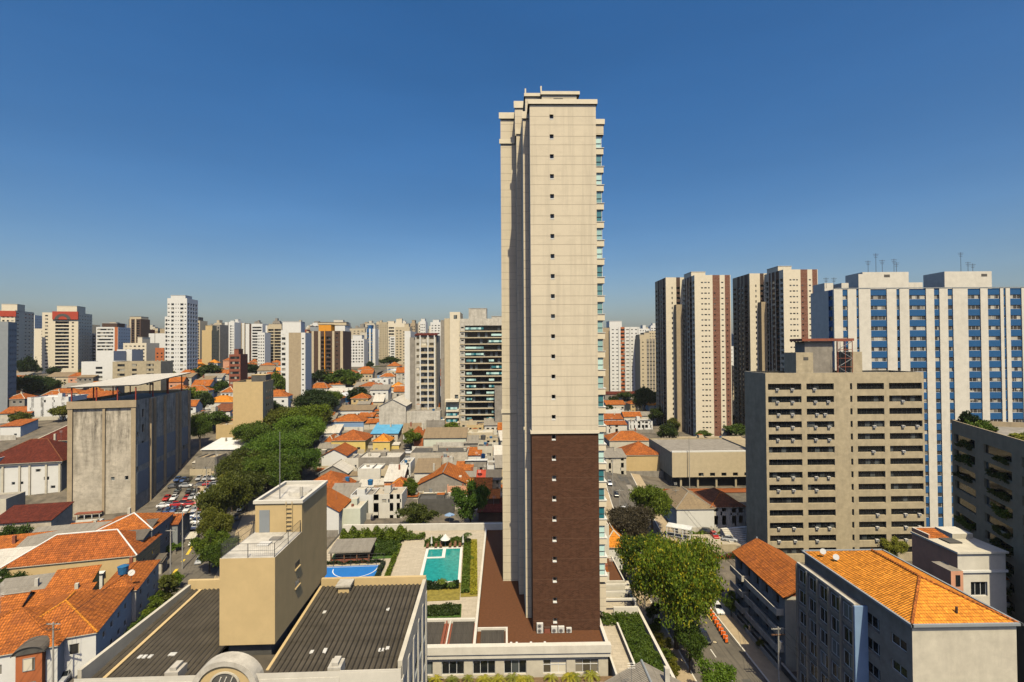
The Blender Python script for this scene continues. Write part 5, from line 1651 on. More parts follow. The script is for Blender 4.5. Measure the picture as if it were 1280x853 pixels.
# ================================================================== towers of the middle distance and the skyline
def sky_tower(label, x0, x1, yt, Y, d, wall, faces, rot=0, fh=3.0, name='apartment_tower', cat='tower', group=None, **kw):
    p, q = at_y(x0, yt, Y), at_y(x1, yt, Y)
    xm = (p.x + q.x) / 2
    zb = terr(xm, Y)
    h = (p.z + q.z) / 2 - zb
    w = (q.x - p.x) / (math.cos(rad(rot)) if rot else 1)
    return tower(name, label, cat, (xm, Y, zb), rot, w, d, h, wall, faces, fh=fh, group=group, **kw)
def grid(n, ww=.5, a=0.03, c=.97, kind='w', mat=None):
    s = (c - a) / n
    return [(a + s * (i + .5 - ww / 2), a + s * (i + .5 + ww / 2), kind) + ((mat,) if mat else ()) for i in range(n)]

# twin brown and cream towers on the right: a front wing and a rear wing each
def twin(label, xs, yts, Y, group):
    (a, b_, c, e), (y1, y2) = xs, yts
    k = Y / F
    root = sky_tower(label, b_, e, y1, Y, 19, 'cream_trim', {
        'F': [(.18, .235, 's'), (.27, .34, 's'), (.375, .42, 's'), (.5, .53, None, 'red_floor_brick'), (.53, .58, 's', 'red_floor_brick', (0, .9)), (.58, .7, None, 'red_floor_brick'), (.74, .8, 's'), (.84, .88, None, 'red_floor_brick'), (.88, .92, 's', 'red_floor_brick', (0, .86)), (.92, .985, None, 'red_floor_brick')],
        'L': [(.04, .2, 'd'), (.24, .34, 's', 'dark_brown'), (.4, .56, 'c', 'dark_brown'), (.6, .78, 'd', 'dark_brown'), (.82, .97, 'b')]}, fh=3.0, group=group, topm=3.0, name='apartment_tower',
        boxes=[(.02, .42, .3, .9, 2.6)])
    w = (at_y(e, 430, Y).x - at_y(b_, 430, Y).x)
    # rear wing: its front shows left of the front wing, farther back
    Y2 = Y + 19.01
    xa, xb = at_y(c, 430, Y2).x, at_y(e, 430, Y).x - 6
    xo = root.location.x
    h2 = at_y(c, y2, Y2).z - root.location.z
    m = MB()
    jobs = []
    W2 = xb - xa
    frF, frL = face_frame('F', xa - xo, xb - xo, 19.01, 40), face_frame('L', xa - xo, xb - xo, 19.01, 40)
    rows = [(4 + 3 * i, 5.4 + 3 * i) for i in range(int((h2 - 7) / 3))]
    px2 = k * 1.07
    colsF = [(7.2 * px2, 8.6 * px2, rows, .3, None), (13.2 * px2, 14.6 * px2, rows, .3, 'dark_brown'), (14.61 * px2, min(W2 - .2, 18 * px2), rows, .8, 'dark_brown')]
    for op in facade(m, frF, -4, h2, colsF, 'cream_trim'): jobs.append((frF, 'F', op, 'dark_glass', None, 0))
    colsL = [(1, 4, rows, .9, None), (6, 9, rows, .4, 'dark_brown'), (11, 13, rows, .2, 'dark_brown'), (15, 19, rows, .9, 'dark_brown')]
    for op in facade(m, frL, -4, h2, colsL, 'tan'): jobs.append((frL, 'L', op, 'glass', None, 0))
    m.poly([(xa - xo, 19.01, h2), (xb - xo, 19.01, h2), (xb - xo, 40, h2), (xa - xo, 40, h2)], 'grey_render')
    m.build('rear_wing', root)
    m = MB(); m.box(xa - xo + 10 * px2, xa - xo + 17 * px2, 15, 19, -4, h2 * .82, 'tan'); m.build('stair_bay', root)
    place_panes(root, jobs, cap=40)
    return root
twin('tall brown and cream twin tower nearest the main tower on the right', (820, 868, 833, 913), (344, 347), 275, 'twin brown and cream towers')
twin('right hand brown and cream twin tower beside the blue white slab', (922, 979, 938, 1022), (337, 342), 262, 'twin brown and cream towers')
ST_ = [(.02, .1, 's'), (.14, .2, 's'), (.3, .36, 's'), (.42, .48, 'r', 'orange_brick'), (.5, .56, 'r', 'orange_brick'), (.66, .72, 's'), (.78, .84, 's'), (.9, .96, 's')]
sky_tower('cream tower with fine vertical ribs beside the main tower balconies', 763, 798, 409, 400, 20, 'clean_white', {'F': [(.05, .12, 's'), (.2, .27, 's'), (.36, .5, 'r', 'orange_brick'), (.54, .66, 's'), (.74, .8, 's'), (.88, .95, 's')]}, boxes=[(0, .45, .2, .8, 5)],
          ext=[('wall_rib', -12 + 24 * t - .5, -12 + 24 * t + .5, -.6, -.003, -4, 55.5, 'clean_white') for t in (0.02, .31, .53, .70, .98)])
sky_tower('grey brown blank flank tower just right of the main tower', 749, 763, 410, 402, 24, 'tan', {'F': []})
sky_tower('shorter beige and grey tower next to the ribbed cream tower', 800, 823, 424, 385, 18, 'beige', {'F': [(.1, .2, 's'), (.36, .48, 's', 'grey_render'), (.52, .64, 's', 'grey_render'), (.68, .8, 's', 'grey_render'), (.86, .97, 'd')]}, boxes=[(.05, .3, .2, .8, 3.5), (.3, .6, .2, .8, 5)])
sky_tower('thin white tower seen between the two brown twin towers', 913, 925, 433, 380, 16, 'clean_white', {'F': grid(4, .4, kind='s')})
sky_tower('small beige block below the thin white tower between the twins', 914, 925, 458, 330, 14, 'beige', {'F': grid(3, .4)})
sky_tower('grey tower top peeking out right of the near twin tower', 919, 927, 418, 480, 14, 'grey_blue', {'F': grid(3, .4)})
sky_tower('pale block standing behind the beige and grey tower', 799, 812, 411, 560, 14, 'clean_white', {'F': grid(4, .4)}, boxes=[(.4, .7, .2, .8, 4)])
sky_tower('cream block behind the ribbed tower, close to the twin tower', 811, 821, 414, 540, 14, 'beige', {'F': grid(3, .5)})

# large grey block with dark balconies left of the main tower
gb = sky_tower('large cream and dark glass block partly hidden behind the main tower', 575, 640, 398.5, 232, 20, 'grimy_white',
               {'F': [(.02, .07, 's'), (.09, .97, 'e')]}, fh=3.0, z0=2.8, name='apartment_block', cat='apartment block', topm=1.6, zlow=-6,
               boxes=[(.15, .5, .3, .9, 5.2), (.6, .97, .4, .9, 1.5)])
kk = 232 / F
W = 65 * kk
hF = at_y(600, 398.5, 232).z - gb.location.z
m = MB(); m.box(-W / 2 - 13 * kk, -W / 2 - .01, 1.0, 16, -6, at_y(567, 390, 232).z - gb.location.z, 'cream_trim'); m.build('stair_tower', gb)
m = MB(); m.box(-W / 2 - 20 * kk, -W / 2 - 13.02 * kk, 1.6, 15, -6, at_y(560, 398, 232).z - gb.location.z, 'beige'); m.build('side_slab', gb)
m = MB(); m.box(-W / 2 - 25 * kk, -W / 2 - 20.02 * kk, 2.4, 14, -6, at_y(555, 400, 232).z - gb.location.z, 'grey_render'); m.build('side_slab', gb)
for (px_, y_) in ((569, 396), (570, 496)):
    m = MB(); x = (px_ - 607.5) * kk; z = at_y(px_, y_, 232).z - gb.location.z
    m.box(x - .8, x + .8, .85, .996, z - .8, z + .8, 'dark_glass'); m.build('window', gb)
i = 0
while 2.8 + 3 * i + 4 < hF:
    z = 2.8 + 3 * i
    if RN.random() < .75:
        for (a, c) in RN.choice([((.12, .3), (.55, .65)), ((.1, .45),), ((.55, .8),), ((.6, .96),), ((.12, .22), (.5, .9))]):
            m = MB(); m.box(-W / 2 + a * W, -W / 2 + c * W, .25, .3, z + .95, z + 1.9, 'teal_glass'); m.build('balcony_screen', gb)
    m = MB(); m.box(-W / 2 - .1, W / 2, -.3, -.003, z - .12, z + .3, 'beige'); m.build('balcony_edge', gb)
    i += 1
for i in range(3):
    m = MB(); z = at_y(568, 512 + i * 7.7, 228).z - gb.location.z
    m.box(-W / 2 - 17 * kk, -W / 2 - .5, -3, .99, z - 1.2, z - .15, 'cream_trim'); m.box(-W / 2 - 16.5 * kk, -W / 2 - 1.2, -3.1, -3.004, z - .14, z + .9, 'teal_glass'); m.build('side_balcony', gb)
m = MB(); m.box(-W / 2 - 18 * kk, -W / 2 - .4, -2.5, .985, -6, at_y(568, 500, 228).z - gb.location.z - 12, 'dark_grey'); m.box(-W / 2 - 18 * kk, -W / 2 - .4, -3.0, .98, at_y(568, 503, 228).z - gb.location.z, at_y(568, 500, 228).z - gb.location.z, 'cream_trim'); m.build('low_wing', gb)
m = MB(); m.box(W / 2 - 22 * kk, W / 2 - 12 * kk, -4, -.36, -6, at_y(620, 483, 228).z - gb.location.z, 'grey_render'); m.build('lift_shaft', gb)

# white flats with balconies
wf = sky_tower('white mid rise block with stacked balconies and a small brown roof', 519, 545, 419, 241, 16, 'grimy_white', {'F': [(.06, .22, 'c'), (.3, .6, 'c'), (.68, .9, 'c')]}, fh=3.0, z0=2.5, topm=.6, name='apartment_block', cat='apartment block')
kk = 241 / F; W = 26 * kk
h = at_y(530, 419, 241).z - wf.location.z
m = MB(); m.slab([(-W / 2 - .4, -.5, h + .05), (W / 2 + .4, -.5, h + .05), (W / 2 + .4, 8, h + 1.2), (-W / 2 - .4, 8, h + 1.2)], .3, 'maroon_tiles'); m.build('roof', wf)
m = MB(); m.box(-W / 2 - 7 * kk, -W / 2 - .004, .8, 14, -4, at_y(515, 422, 241).z - wf.location.z, 'grey_render'); m.build('side_wing', wf)
m = MB(); m.box(-W / 2 - 14.5 * kk, -W / 2 - 7.01 * kk, 2.5, 18, -4, at_y(508, 414, 243).z - wf.location.z, 'clean_white'); m.build('rear_wing', wf)
i = 0
while 2.5 + 3 * i + 3.2 < h:
    z = 2.5 + 3 * i
    m = MB(); m.box(-W / 2 + .28 * W, W / 2 - .06 * W, -1.3, -.003, z + .0, z + .16, 'white'); m.box(-W / 2 + .28 * W, W / 2 - .06 * W, -1.3, -1.18, z + .164, z + 1.0, 'beige'); m.build('balcony', wf)
    i += 1
m = MB()
for t in (.26, .63, .94): m.box(-W / 2 + t * W - .25, -W / 2 + t * W + .25, -1.45, -1.304, -4, h - .2, 'clean_white')
m.build('balcony_column', wf)

# left-hand skyline, biggest first
T = sky_tower
T('white tower with beige blank centre panel and slanted side balconies', 358, 381, 416, 290, 15, 'clean_white', {'F': [(.15, .78, None, 'tan'), (.83, .93, 's')], 'L': [(.1, .9, 'r')]}, rot=8, boxes=[(-.25, .7, .2, .8, 6.5, 'clean_white')])
T('white stepped flank of balconies left of the beige panel tower', 351, 358, 413, 292, 15, 'clean_white', {'F': grid(1, .7, kind='r')})
T('cream and brown tower with bright orange rooftop boxes', 383, 429, 414, 344, 18, 'dark_brown', {'F': [(.0, .06, None, 'beige'), (.09, .13, 's'), (.14, .2, None, 'beige'), (.32, .38, None, 'beige'), (.40, .52, 'd'), (.54, .66, 'd'), (.7, .76, None, 'beige'), (.8, .86, 's'), (.92, .99, None, 'beige')]},
  boxes=[(.02, .28, .3, .9, 3.4, 'grey_blue'), (.32, .66, .05, .5, 4.4, 'orange_paint'), (.7, .98, .3, .9, 4, 'clean_white'), (.15, .95, .6, .95, 6.5, 'beige')], ext=[('orange_spine', -.3, .3, -.4, -.003, 6, 38, 'orange_paint')])
T('tall slim white tower with tinted balconies rising above the left skyline', 210, 233, 373, 370, 16, 'clean_white', {'F': [(.02, .12, 's'), (.2, .34, 'r'), (.42, .46, 's'), (.54, .58, 's'), (.66, .82, 'r'), (.88, .96, 's')], 'R': grid(4, .6, kind='d')}, rot=6, boxes=[(.05, .8, .2, .8, 2.4)])
T('white balcony flank attached left of the tall slim white tower', 206, 211, 396, 371, 13, 'clean_white', {'F': grid(1, .7, kind='b')})
T('blank beige slab with shaded window side standing above the avenue trees', 293, 327, 477.5, 212, 17, 'sand', {'F': [], 'R': [(.05, .2, None, 'beige')] + [(.3 + .17 * i, .42 + .17 * i, 'w') for i in range(4)]}, rot=11, boxes=[(.45, .95, .4, .9, 2.4, 'dark_grey')], name='apartment_block', cat='apartment block')
T('brown red narrow tower with balcony lines in front of white blocks', 287, 300, 443, 300, 13, 'brick_red', {'F': [(.1, .9, 'r')], 'R': []}, rot=10, boxes=[(.3, .7, .2, .8, 3)])
cr = T('cream tower with arched red crown and striped balcony front', 57, 94, 391, 440, 22, 'cream_trim', {'F': [(.08, .16, 'w'), (.36, .74, 'd'), (.82, .88, 'w')], 'R': grid(5, .5, kind='s')}, rot=14, boxes=[(.36, .92, .1, .7, 6, 'cream_trim')])
kc = 440 / F
wc = 37 * kc / math.cos(rad(14)); hc = at_y(75, 391, 440).z - cr.location.z
m = MB(); m.box(-wc / 2 + .3 * wc, wc / 2 - .1, -1.0, -.003, hc - 6, hc + 1.0, 'red_paint'); m.build('red_crown', cr)
m = MB()
for k in range(12):
    a0, a1 = math.pi * k / 12, math.pi * (k + 1) / 12
    q = lambda a, r: (wc * .08 + wc * .22 * r * math.cos(a), -1.06, hc - 6 + 5 * r * math.sin(a))
    m.poly([q(a0, .55), q(a0, 1), q(a1, 1), q(a1, .55)], 'dark_grey')
m.build('dark_arch', cr)
br = T('beige tower with brick red band at the left edge', 3, 17, 388, 400, 24, 'cream_trim', {'F': grid(3, .5), 'R': [(.04, .2, 's'), (.3, .45, None, 'cream_trim'), (.5, .6, 's'), (.7, .8, 's'), (.88, .96, 's')]}, rot=16, boxes=[(-.1, 1, .1, .5, 5)])
m = MB(); hb = at_y(10, 388, 400).z - br.location.z; m.box(-5.2, 5.3, -.5, -.003, hb - 5, hb - .5, 'red_paint'); m.build('red_band', br)
T('shaded blue grey tower cut off by the left edge of view', -30, 3, 402, 250, 9, 'grey_blue', {'F': [], 'R': grid(5, .4)}, rot=24)
T('pale grey tower with dark flank between two cream towers', 31, 42, 394, 560, 16, 'clean_white', {'F': [], 'R': grid(5, .4, kind='s')}, rot=16)
T('small cream tower with blue glazing stepping up before arched tower', 44, 60, 411, 500, 16, 'cream_trim', {'F': [(.5, .95, 'r')]}, rot=8)
T('slender pale tower directly right of the arched crown tower', 106, 114, 406, 560, 12, 'beige', {'F': grid(2, .4)})
T('striped white and brown balcony tower on the left skyline', 115, 122, 417, 470, 14, 'clean_white', {'F': [(.05, .6, 'b'), (.7, .98, None, 'orange_brick')]})
T('white and grey terraced office block with brown side', 122, 146, 409, 450, 20, 'clean_white', {'F': [(.05, .78, 'r'), (.84, .99, None, 'orange_brick')], 'R': grid(5, .4, kind='s')}, rot=10, boxes=[(.2, .9, .1, .7, 3.5, 'dark_brown')])
T('dark brown slab tower with cream posts behind the left warehouse', 161, 176, 399, 620, 16, 'dark_brown', {'F': [(.05, .2, None, 'beige'), (.25, .45, 'd'), (.5, .62, None, 'beige'), (.66, .9, 'd')]}, boxes=[(.0, .95, .1, .9, 3, 'beige')])
T('maroon block tucked right of the dark slab tower', 174, 184, 412, 640, 14, 'maroon_tiles', {'F': grid(2, .3)})
T('low cream stepped block in front of the dark slab tower', 154, 183, 429, 430, 16, 'cream_trim', {'F': grid(5, .5)}, boxes=[(.5, .7, .2, .8, 5)])
T('plain white windowless slab left of the tall slim white tower', 186, 206, 417, 520, 16, 'clean_white', {'F': [(.36, .4, None, 'grey_render')]})
T('small orange brick block at the foot of the slim white tower', 194, 205, 435, 420, 14, 'orange_brick', {'F': grid(2, .4)})
T('white box building nearest behind the warehouse canopy', 104, 142, 452, 330, 16, 'clean_white', {'F': [(.42, .62, 'r')], 'R': [(.2, .5, 's')]}, rot=8, name='office_block', cat='building')
T('blank white upper box behind the nearest white box building', 122, 141, 439, 345, 14, 'clean_white', {'F': []}, rot=8, name='office_block', cat='building')
T('second blank white box right of the upper white box', 147, 164, 437, 360, 14, 'clean_white', {'F': []}, rot=8, name='office_block', cat='building')
T('low shaded brown block directly above the warehouse canopy', 143, 199, 452, 318, 14, 'concrete', {'F': [(.1, .25, 'r'), (.4, .5, 'r'), (.7, .85, 'r')]}, rot=6, name='office_block', cat='building')
T('cream and brown tower with pointed top right of the slim tower', 238, 250, 401, 560, 14, 'beige', {'F': [(.2, .45, None, 'dark_brown'), (.6, .9, 'd')]}, boxes=[(.3, .7, .2, .8, 4, 'dark_grey')])
T('cream tower with shaded right side in front of grey tower', 253, 264, 413, 420, 16, 'sand', {'F': [], 'R': grid(4, .3, kind='s')}, rot=10, boxes=[(.2, .9, .2, .8, 4)])
T('grey tower behind the cream shaded tower', 264, 275, 406, 520, 16, 'grey_render', {'F': grid(3, .5, kind='d')})
T('white tower group member with two pale ribs', 281, 293, 403, 560, 14, 'clean_white', {'F': [(.3, .4, None, 'grey_render'), (.55, .7, 'b'), (.8, .9, 's')]})
T('grey brown tower with white stripe beside the two rib tower', 294, 306, 404, 575, 14, 'tan', {'F': [(0, .2, None, 'clean_white'), (.3, .5, 'd'), (.7, .95, None, 'clean_white')]})
T('white pillared tower with brown balcony stack', 307, 328, 405, 520, 16, 'clean_white', {'F': [(.22, .34, None, 'dark_brown'), (.4, .95, 'b')]})
T('lower white tower in front of the brown balcony stack', 322, 331, 416, 480, 12, 'clean_white', {'F': grid(3, .5)})
T('striped beige and dark balcony tower left of white beige panel tower', 332, 352, 407, 500, 16, 'beige', {'F': [(.0, .1, None, 'clean_white'), (.16, .5, 'd'), (.55, .96, 'd')]}, boxes=[(.1, .9, .2, .8, 1.5)])
T('brown grey block between beige panel tower and orange topped tower', 379, 384, 412, 400, 14, 'brick_red', {'F': grid(1, .5)})
T('cream office with window rows right of the orange topped tower', 436, 455, 424, 520, 16, 'clean_white', {'F': grid(5, .6, kind='r')}, boxes=[(.2, .8, .2, .8, 4)])
T('wide cream block behind the cream office with window rows', 430, 456, 411, 700, 16, 'beige', {'F': grid(5, .5)})
T('slim blue and white striped tower', 458, 469, 411, 540, 14, 'clean_white', {'F': [(.05, .3, 'r', 'royal_blue'), (.5, .7, 'r', 'royal_blue')], 'L': []}, boxes=[(.1, .5, .2, .8, 4, 'royal_blue')])
T('tall grey brown plain tower behind the white mid rise', 474, 484, 403, 640, 14, 'concrete', {'F': grid(3, .3, kind='s')})
T('white tower between grey plain tower and white mid rise', 487, 494, 421, 600, 12, 'clean_white', {'F': [(.2, .8, 'r')]})
T('pinkish cream tower right beside the white mid rise', 494, 503, 409, 560, 14, 'beige', {'F': grid(2, .5)})
for i, (x0, x1, yt, lb, mt) in enumerate(((503, 512, 409, 'pale block behind the white mid rise at its left', 'beige'), (513, 519, 404, 'grey topped block behind the white mid rise', 'tan'), (525, 532, 402, 'white tower with dark cap behind the white mid rise', 'clean_white'),
                               (538, 551, 403, 'white twin crowned tower between mid rise and large grey block', 'clean_white'), (545, 554, 440, 'cream block in the gap left of the large grey block', 'grimy_white'))):
    T(lb, x0, x1, yt, 480 + i * 30, 14, mt, {'F': grid(3, .5)}, boxes=[(.2, .8, .2, .8, 3)])
# very far towers fading along the horizon
def far_set(xr, n, lab, seed, near=False):
    r = random.Random(seed)
    for i in range(n):
        x = r.uniform(*xr); Y = r.uniform(900, 1900) if not near else r.uniform(620, 900)
        wd = r.uniform(14, 30); yt = 429 - r.uniform(0, 27)
        px = wd * F / Y
        mt = r.choice(['clean_white', 'beige', 'offwhite', 'white', 'tan', 'grey_render', 'cream_trim'])
        g = at_y(x, yt, Y)
        w_ = wd
        if near and g.z < 70: g.z = 70 + r.uniform(0, 12)
        t = tower('far_tower', lab, 'tower', (g.x, Y, 36), r.uniform(-8, 12), w_, 18, g.z - 36, mt, {'F': grid(r.choice([2, 3, 4]), r.choice([.45, .6, .75]), kind=r.choice(['r', 'b', 'd', 'x']))} if Y < 1700 else {}, fh=6 if Y > 1000 else 4, group=('band of towers behind the avenue' if seed == 7 else 'band of towers above the warehouse') if near else 'far towers along the skyline', boxes=[[(.2, .7, .2, .8, 4)], [(.05, .4, .2, .8, 3), (.5, .8, .2, .8, 6)], [(.3, .6, .2, .8, 8), (.1, .9, .1, .9, 2.5)], ()][i % 4], zlow=-20)
far_set((-10, 560), 140, 'distant pale tower block fading into the left skyline haze', 4)
far_set((760, 930), 12, 'distant pale tower block low on the skyline between right towers', 5)
far_set((430, 560), 50, 'distant pale tower block in the dense skyline behind white mid rise', 6)
far_set((235, 560), 26, 'mid sized pale tower in the continuous band behind the avenue trees', 7, True)
far_set((100, 240), 9, 'mid sized pale tower in the band above the warehouse canopy', 8, True)
# ================================================================== houses of the middle ground, left of the tower
O_, R_, B_ = 'orange_tiles', 'rust_tiles', 'brown_tiles'
lot('grimy white shed with pale metal gable roof behind the blue roof', 474, 507, 508, 540, 24, 'gy', 3.4, 'pale_sheets', 'grimy_white', nw=0, name='shed_building', cat='building')
lot('rain streaked white wall block next to the grimy gable shed', 508, 550, 514, 538, 14, 'flat', 0, 'grey_render', 'grimy_white', nw=0, name='old_building', cat='building')
lot('long low white building with pale blue front and sheet roof', 422, 465, 513, 523, 9, 'shedb', 1.6, 'brown_sheets', 'clean_white', nw=7)
lot('pale blue walled house with rounded orange hip roof', 414, 454, 527, 538, 12, 'hip', 2.6, O_, 'blue_paint')
lot('yellow house with double red orange hip roof', 414, 456, 551, 566, 14, 'hip', 3.4, R_, 'yellow_paint', nw=3)
lot('building under a bright blue metal roof', 464, 497, 542, 551, 12, 'shedb', 3.0, 'sky_blue_roof', 'offwhite', nw=3)
lot('small yellow house with bright orange hip roof by the blue roof', 466, 487, 552, 566, 8, 'hip', 2.6, 'bright_tiles', 'yellow_paint', nw=2)
lot('tiny house with orange lean-to roof behind blue roof', 458, 472, 529, 537, 5, 'shedb', 1.4, O_, 'offwhite')
lot('orange lean-to roof beside the pale blue walled house', 447, 466, 521, 529, 6, 'shedb', 1.3, O_, 'offwhite')
lot('red orange gabled house beside the mint green building', 517, 531, 548, 562, 14, 'shedl', 3.0, R_, 'orange_brick')
lot('mint green two storey building with brown sheet roof and window row', 529.5, 582, 547.5, 565, 9, 'shedb', 2.9, 'brown_sheets', 'mint', nw=7)
lot('small house with bright orange roof right of the mint building', 544, 554, 541, 549, 6, 'hip', 1.6, 'bright_tiles', 'offwhite')
lot('low beige flat block right of the mint building', 580, 616, 541, 554, 9, 'flat', 0, 'offwhite', 'beige', nw=3)
lot('grey sheet roofed shed before the beige flat block', 581, 597, 554, 566, 7, 'shedb', 2.0, 'grey_sheets', 'grey_render', nw=2)
lot('small block of peeling walls right of the grey shed', 597, 616, 558, 574, 7, 'flat', 0, 'dark_grey', 'offwhite', nw=2)
lot('white gabled house with red tile rim facing the camera', 402, 433, 570, 588, 13, 'gy', 2.6, R_, 'clean_white')
lot('small white block with two round windows beside the red rimmed gable', 431, 448, 573, 589, 8, 'flat', 0, 'grey_render', 'white', nw=2)
lot('grimy two storey block with grey walls and flat roof', 448, 499, 572, 590, 11, 'flat', 0, 'pale_sheets', 'grey_render', nw=4)
lot('peach fronted lower storey with columns before the grimy block', 474, 499, 587, 603, 6, 'flat', 0, 'tan', 'beige', nw=4)
lot('white flat roofed box left of the peach front', 447, 475, 586, 605, 8, 'flat', 0, 'clean_white', 'white')
lot('grey sheet gable roof behind the big orange hip roof', 398, 434, 592, 604, 11, 'gy', 3.0, 'pale_sheets', 'grey_render')
lot('large house with weathered orange hip roof above the lift tower', 374, 432, 613, 626, 16, 'hip', 4.6, R_, 'offwhite', nw=5)
lot('long stained concrete wall block behind the grey gable', 513, 584, 566, 586, 12, 'flat', 0, 'dark_grey', 'stained_concrete', nw=0, name='old_building', cat='building')
lot('small white annex stepping down from the stained wall block', 553, 566, 572, 590, 5, 'flat', 0, 'clean_white', 'grimy_white', nw=1)
lot('narrow white house with terrace left of the stained wall block', 500, 513, 579, 602, 9, 'flat', 0, 'offwhite', 'clean_white', nw=2)
lot('house with small orange lean-to roof under white awning', 570, 590, 588, 600, 7, 'shedb', 1.7, O_, 'beige', nw=2)
lot('building with sagging white awning roof', 582, 608, 580, 592, 8, 'shedf', 1.4, 'white_metal', 'grey_render', nw=2)
lot('white house with orange rim roof below the beige block', 584, 601, 569, 582, 8, 'shedb', 1.5, O_, 'clean_white', nw=2)
lot('wide grey gable wall house with orange left roof slope', 522, 585, 606, 625, 15, 'gy', 4.2, O_, 'grey_render')
lot('dark low wall building with a door below the grey gable', 522, 567, 624, 643, 6, 'flat', 0, 'dark_grey', 'dark_grey', nw=0)
lot('white house with one orange roof slope beside the lift tower', 392, 423, 640, 668, 11, 'shedl', 4.5, O_, 'clean_white', nw=0)
lot('pale green white flat house right of orange slope house', 423, 450, 636, 662, 11, 'flat', 0, 'offwhite', 'mint', nw=0)
lot('large white blank wall behind the flat pale house', 438, 466, 619, 646, 8, 'flat', 0, 'grey_render', 'clean_white', nw=0)
lot('white building with roof terrace and railing', 466, 502, 618, 648, 8, 'flat', 0, 'stone_pave', 'white', nw=4)
lot('low pale sheet roof strip behind the white terrace building', 446, 504, 609, 617, 8, 'shedb', 1.0, 'pale_sheets', 'offwhite', nw=4)
lot('small white house with dark windows left of the main tower', 609, 628, 582, 598, 8, 'flat', 0, 'grey_render', 'clean_white', nw=3)
lot('grey walled house with orange edge left of the main tower base', 608, 626, 600, 626, 8, 'shedb', 1.5, 'dark_sheets', 'tan', nw=2)
lot('red roofed low shed among the houses left of the main tower', 592, 609, 598, 606, 6, 'shedb', 1.4, 'red_paint', 'offwhite')
lot('pale grey roof house beside red roofed shed', 581, 594, 596, 608, 7, 'shedb', 1.6, 'grey_sheets', 'offwhite', nw=1)
lot('dark brown shed with orange eave below the small white house', 610, 624, 623, 642, 6, 'shedb', 1.2, O_, 'dark_brown')
lot('wide brown roofed garage in the shadow of the main tower', 598, 640, 640, 652, 10, 'shedb', 1.2, 'maroon_tiles', 'dark_brown')
lot('white ruinous house behind the stained wall block', 545, 580, 553, 566, 7, 'flat', 0, 'dark_grey', 'grimy_white', nw=3)
lot('orange roofed house with white gable beyond the blue barrel roof', 455, 478, 508, 514, 10, 'hip', 2.4, R_, 'offwhite')
lot('red hip roofed house left of the grimy gable shed', 462, 482, 488, 497, 12, 'hip', 4.0, R_, 'offwhite')
lot('bright orange roofed house below the white mid rise', 488, 504, 484, 491, 10, 'hip', 2.8, 'bright_tiles', 'offwhite')
lot('white walled house with dark red roof before large grey block', 513, 543, 505, 512, 10, 'hip', 2.4, R_, 'clean_white', nw=3)
# blue barrel-roofed hall
g = G(487, 476)
bl = thing('sports_hall', 'hall with curved bright blue and white barrel roof', 'hall', g, 4)
k = g.y / F
m = MB(); m.box(-15 * k, 14 * k, 0, 22, -3, 4, 'blue_paint'); m.build('wall', bl)
m = MB()
for i in range(14):
    a0, a1 = math.pi * i / 14, math.pi * (i + 1) / 14
    P_ = lambda a, y: (-.5 * k - 15.5 * k * math.cos(a), y, 4.05 + 3.6 * math.sin(a))
    m.poly([P_(a0, -.4), P_(a1, -.4), P_(a1, 22.4), P_(a0, 22.4)], 'royal_blue' if i % 7 > 4 else 'sky_blue_roof' if i > 8 else 'white_metal')
m.build('roof', bl)
lot('white walled hall with blue sides under a pale gable roof', 413, 436, 497, 507, 14, 'gy', 2.2, 'white_metal', 'royal_blue', nw=0, name='hall', cat='hall')
# left of the avenue
lot('orange roofed white house above the avenue trees, farthest left', 254, 290, 503, 512, 12, 'hip', 3.0, 'bright_tiles', 'clean_white', nw=3)
lot('red brown roofed house in front of the orange roofed white house', 264, 287, 514, 522, 9, 'shedb', 2.8, B_, 'clean_white', nw=2)
lot('pale rubble roofed house beside the concrete warehouse', 238, 262, 517, 531, 12, 'flat', 0, 'offwhite', 'offwhite', nw=2)
lot('beige garage block at the foot of the blank beige slab', 270, 300, 531, 549, 10, 'flat', 0, 'tan', 'sand')
lot('white canopy roof building next to the avenue', 252, 300, 562, 576, 14, 'shedb', 2.2, 'white_metal', 'grey_render', nw=3)
lot('low grey wall shed between warehouse and avenue trees', 244, 268, 572, 590, 8, 'flat', 0, 'tan', 'grey_render', nw=1)
# right of the tower
lot('house with large dark orange hip roof right of the main tower', 762, 815, 551, 566, 14, 'hip', 3.6, O_, 'offwhite', nw=4)
lot('beige blank walled house with red brown hip roof beside the museum', 782, 826, 569, 592, 14, 'hip', 4.2, R_, 'sand')
lot('small house with orange lean-to roof beside the beige walled house', 776, 790, 571, 584, 6, 'shedl', 1.8, O_, 'offwhite')
lot('grey sheet roofed house beside the street right of the main tower', 757, 783, 572, 592, 9, 'shedb', 1.8, 'grey_sheets', 'offwhite', nw=2)
lot('white two storey building with dark window row behind orange roofs', 786, 816, 527, 540, 9, 'flat', 0, 'dark_grey', 'clean_white', nw=6)
lot('grey and white roofed terrace houses farther right of the tower', 793, 818, 520, 529, 10, 'gx', 2.0, 'grey_sheets', 'white', nw=4)
lot('house with orange gable roof behind the white two storey building', 780, 802, 521, 531, 9, 'gx', 2.6, O_, 'offwhite', nw=2)
lot('row house with red roof nearest the main tower balconies', 756, 779, 524, 534, 9, 'shedb', 2.2, R_, 'clean_white', nw=3)
lot('low house with red roof and blue tarpaulin', 758, 784, 531, 546, 7, 'shedb', 1.2, R_, 'white', nw=3)
lot('far house with orange roof under the red awning', 758, 782, 506, 513, 9, 'shedb', 2.2, O_, 'white', nw=3)
lot('white terrace house in the middle of the right hand rooftops', 756, 780, 513, 521, 9, 'flat', 0, 'offwhite', 'clean_white', nw=3)
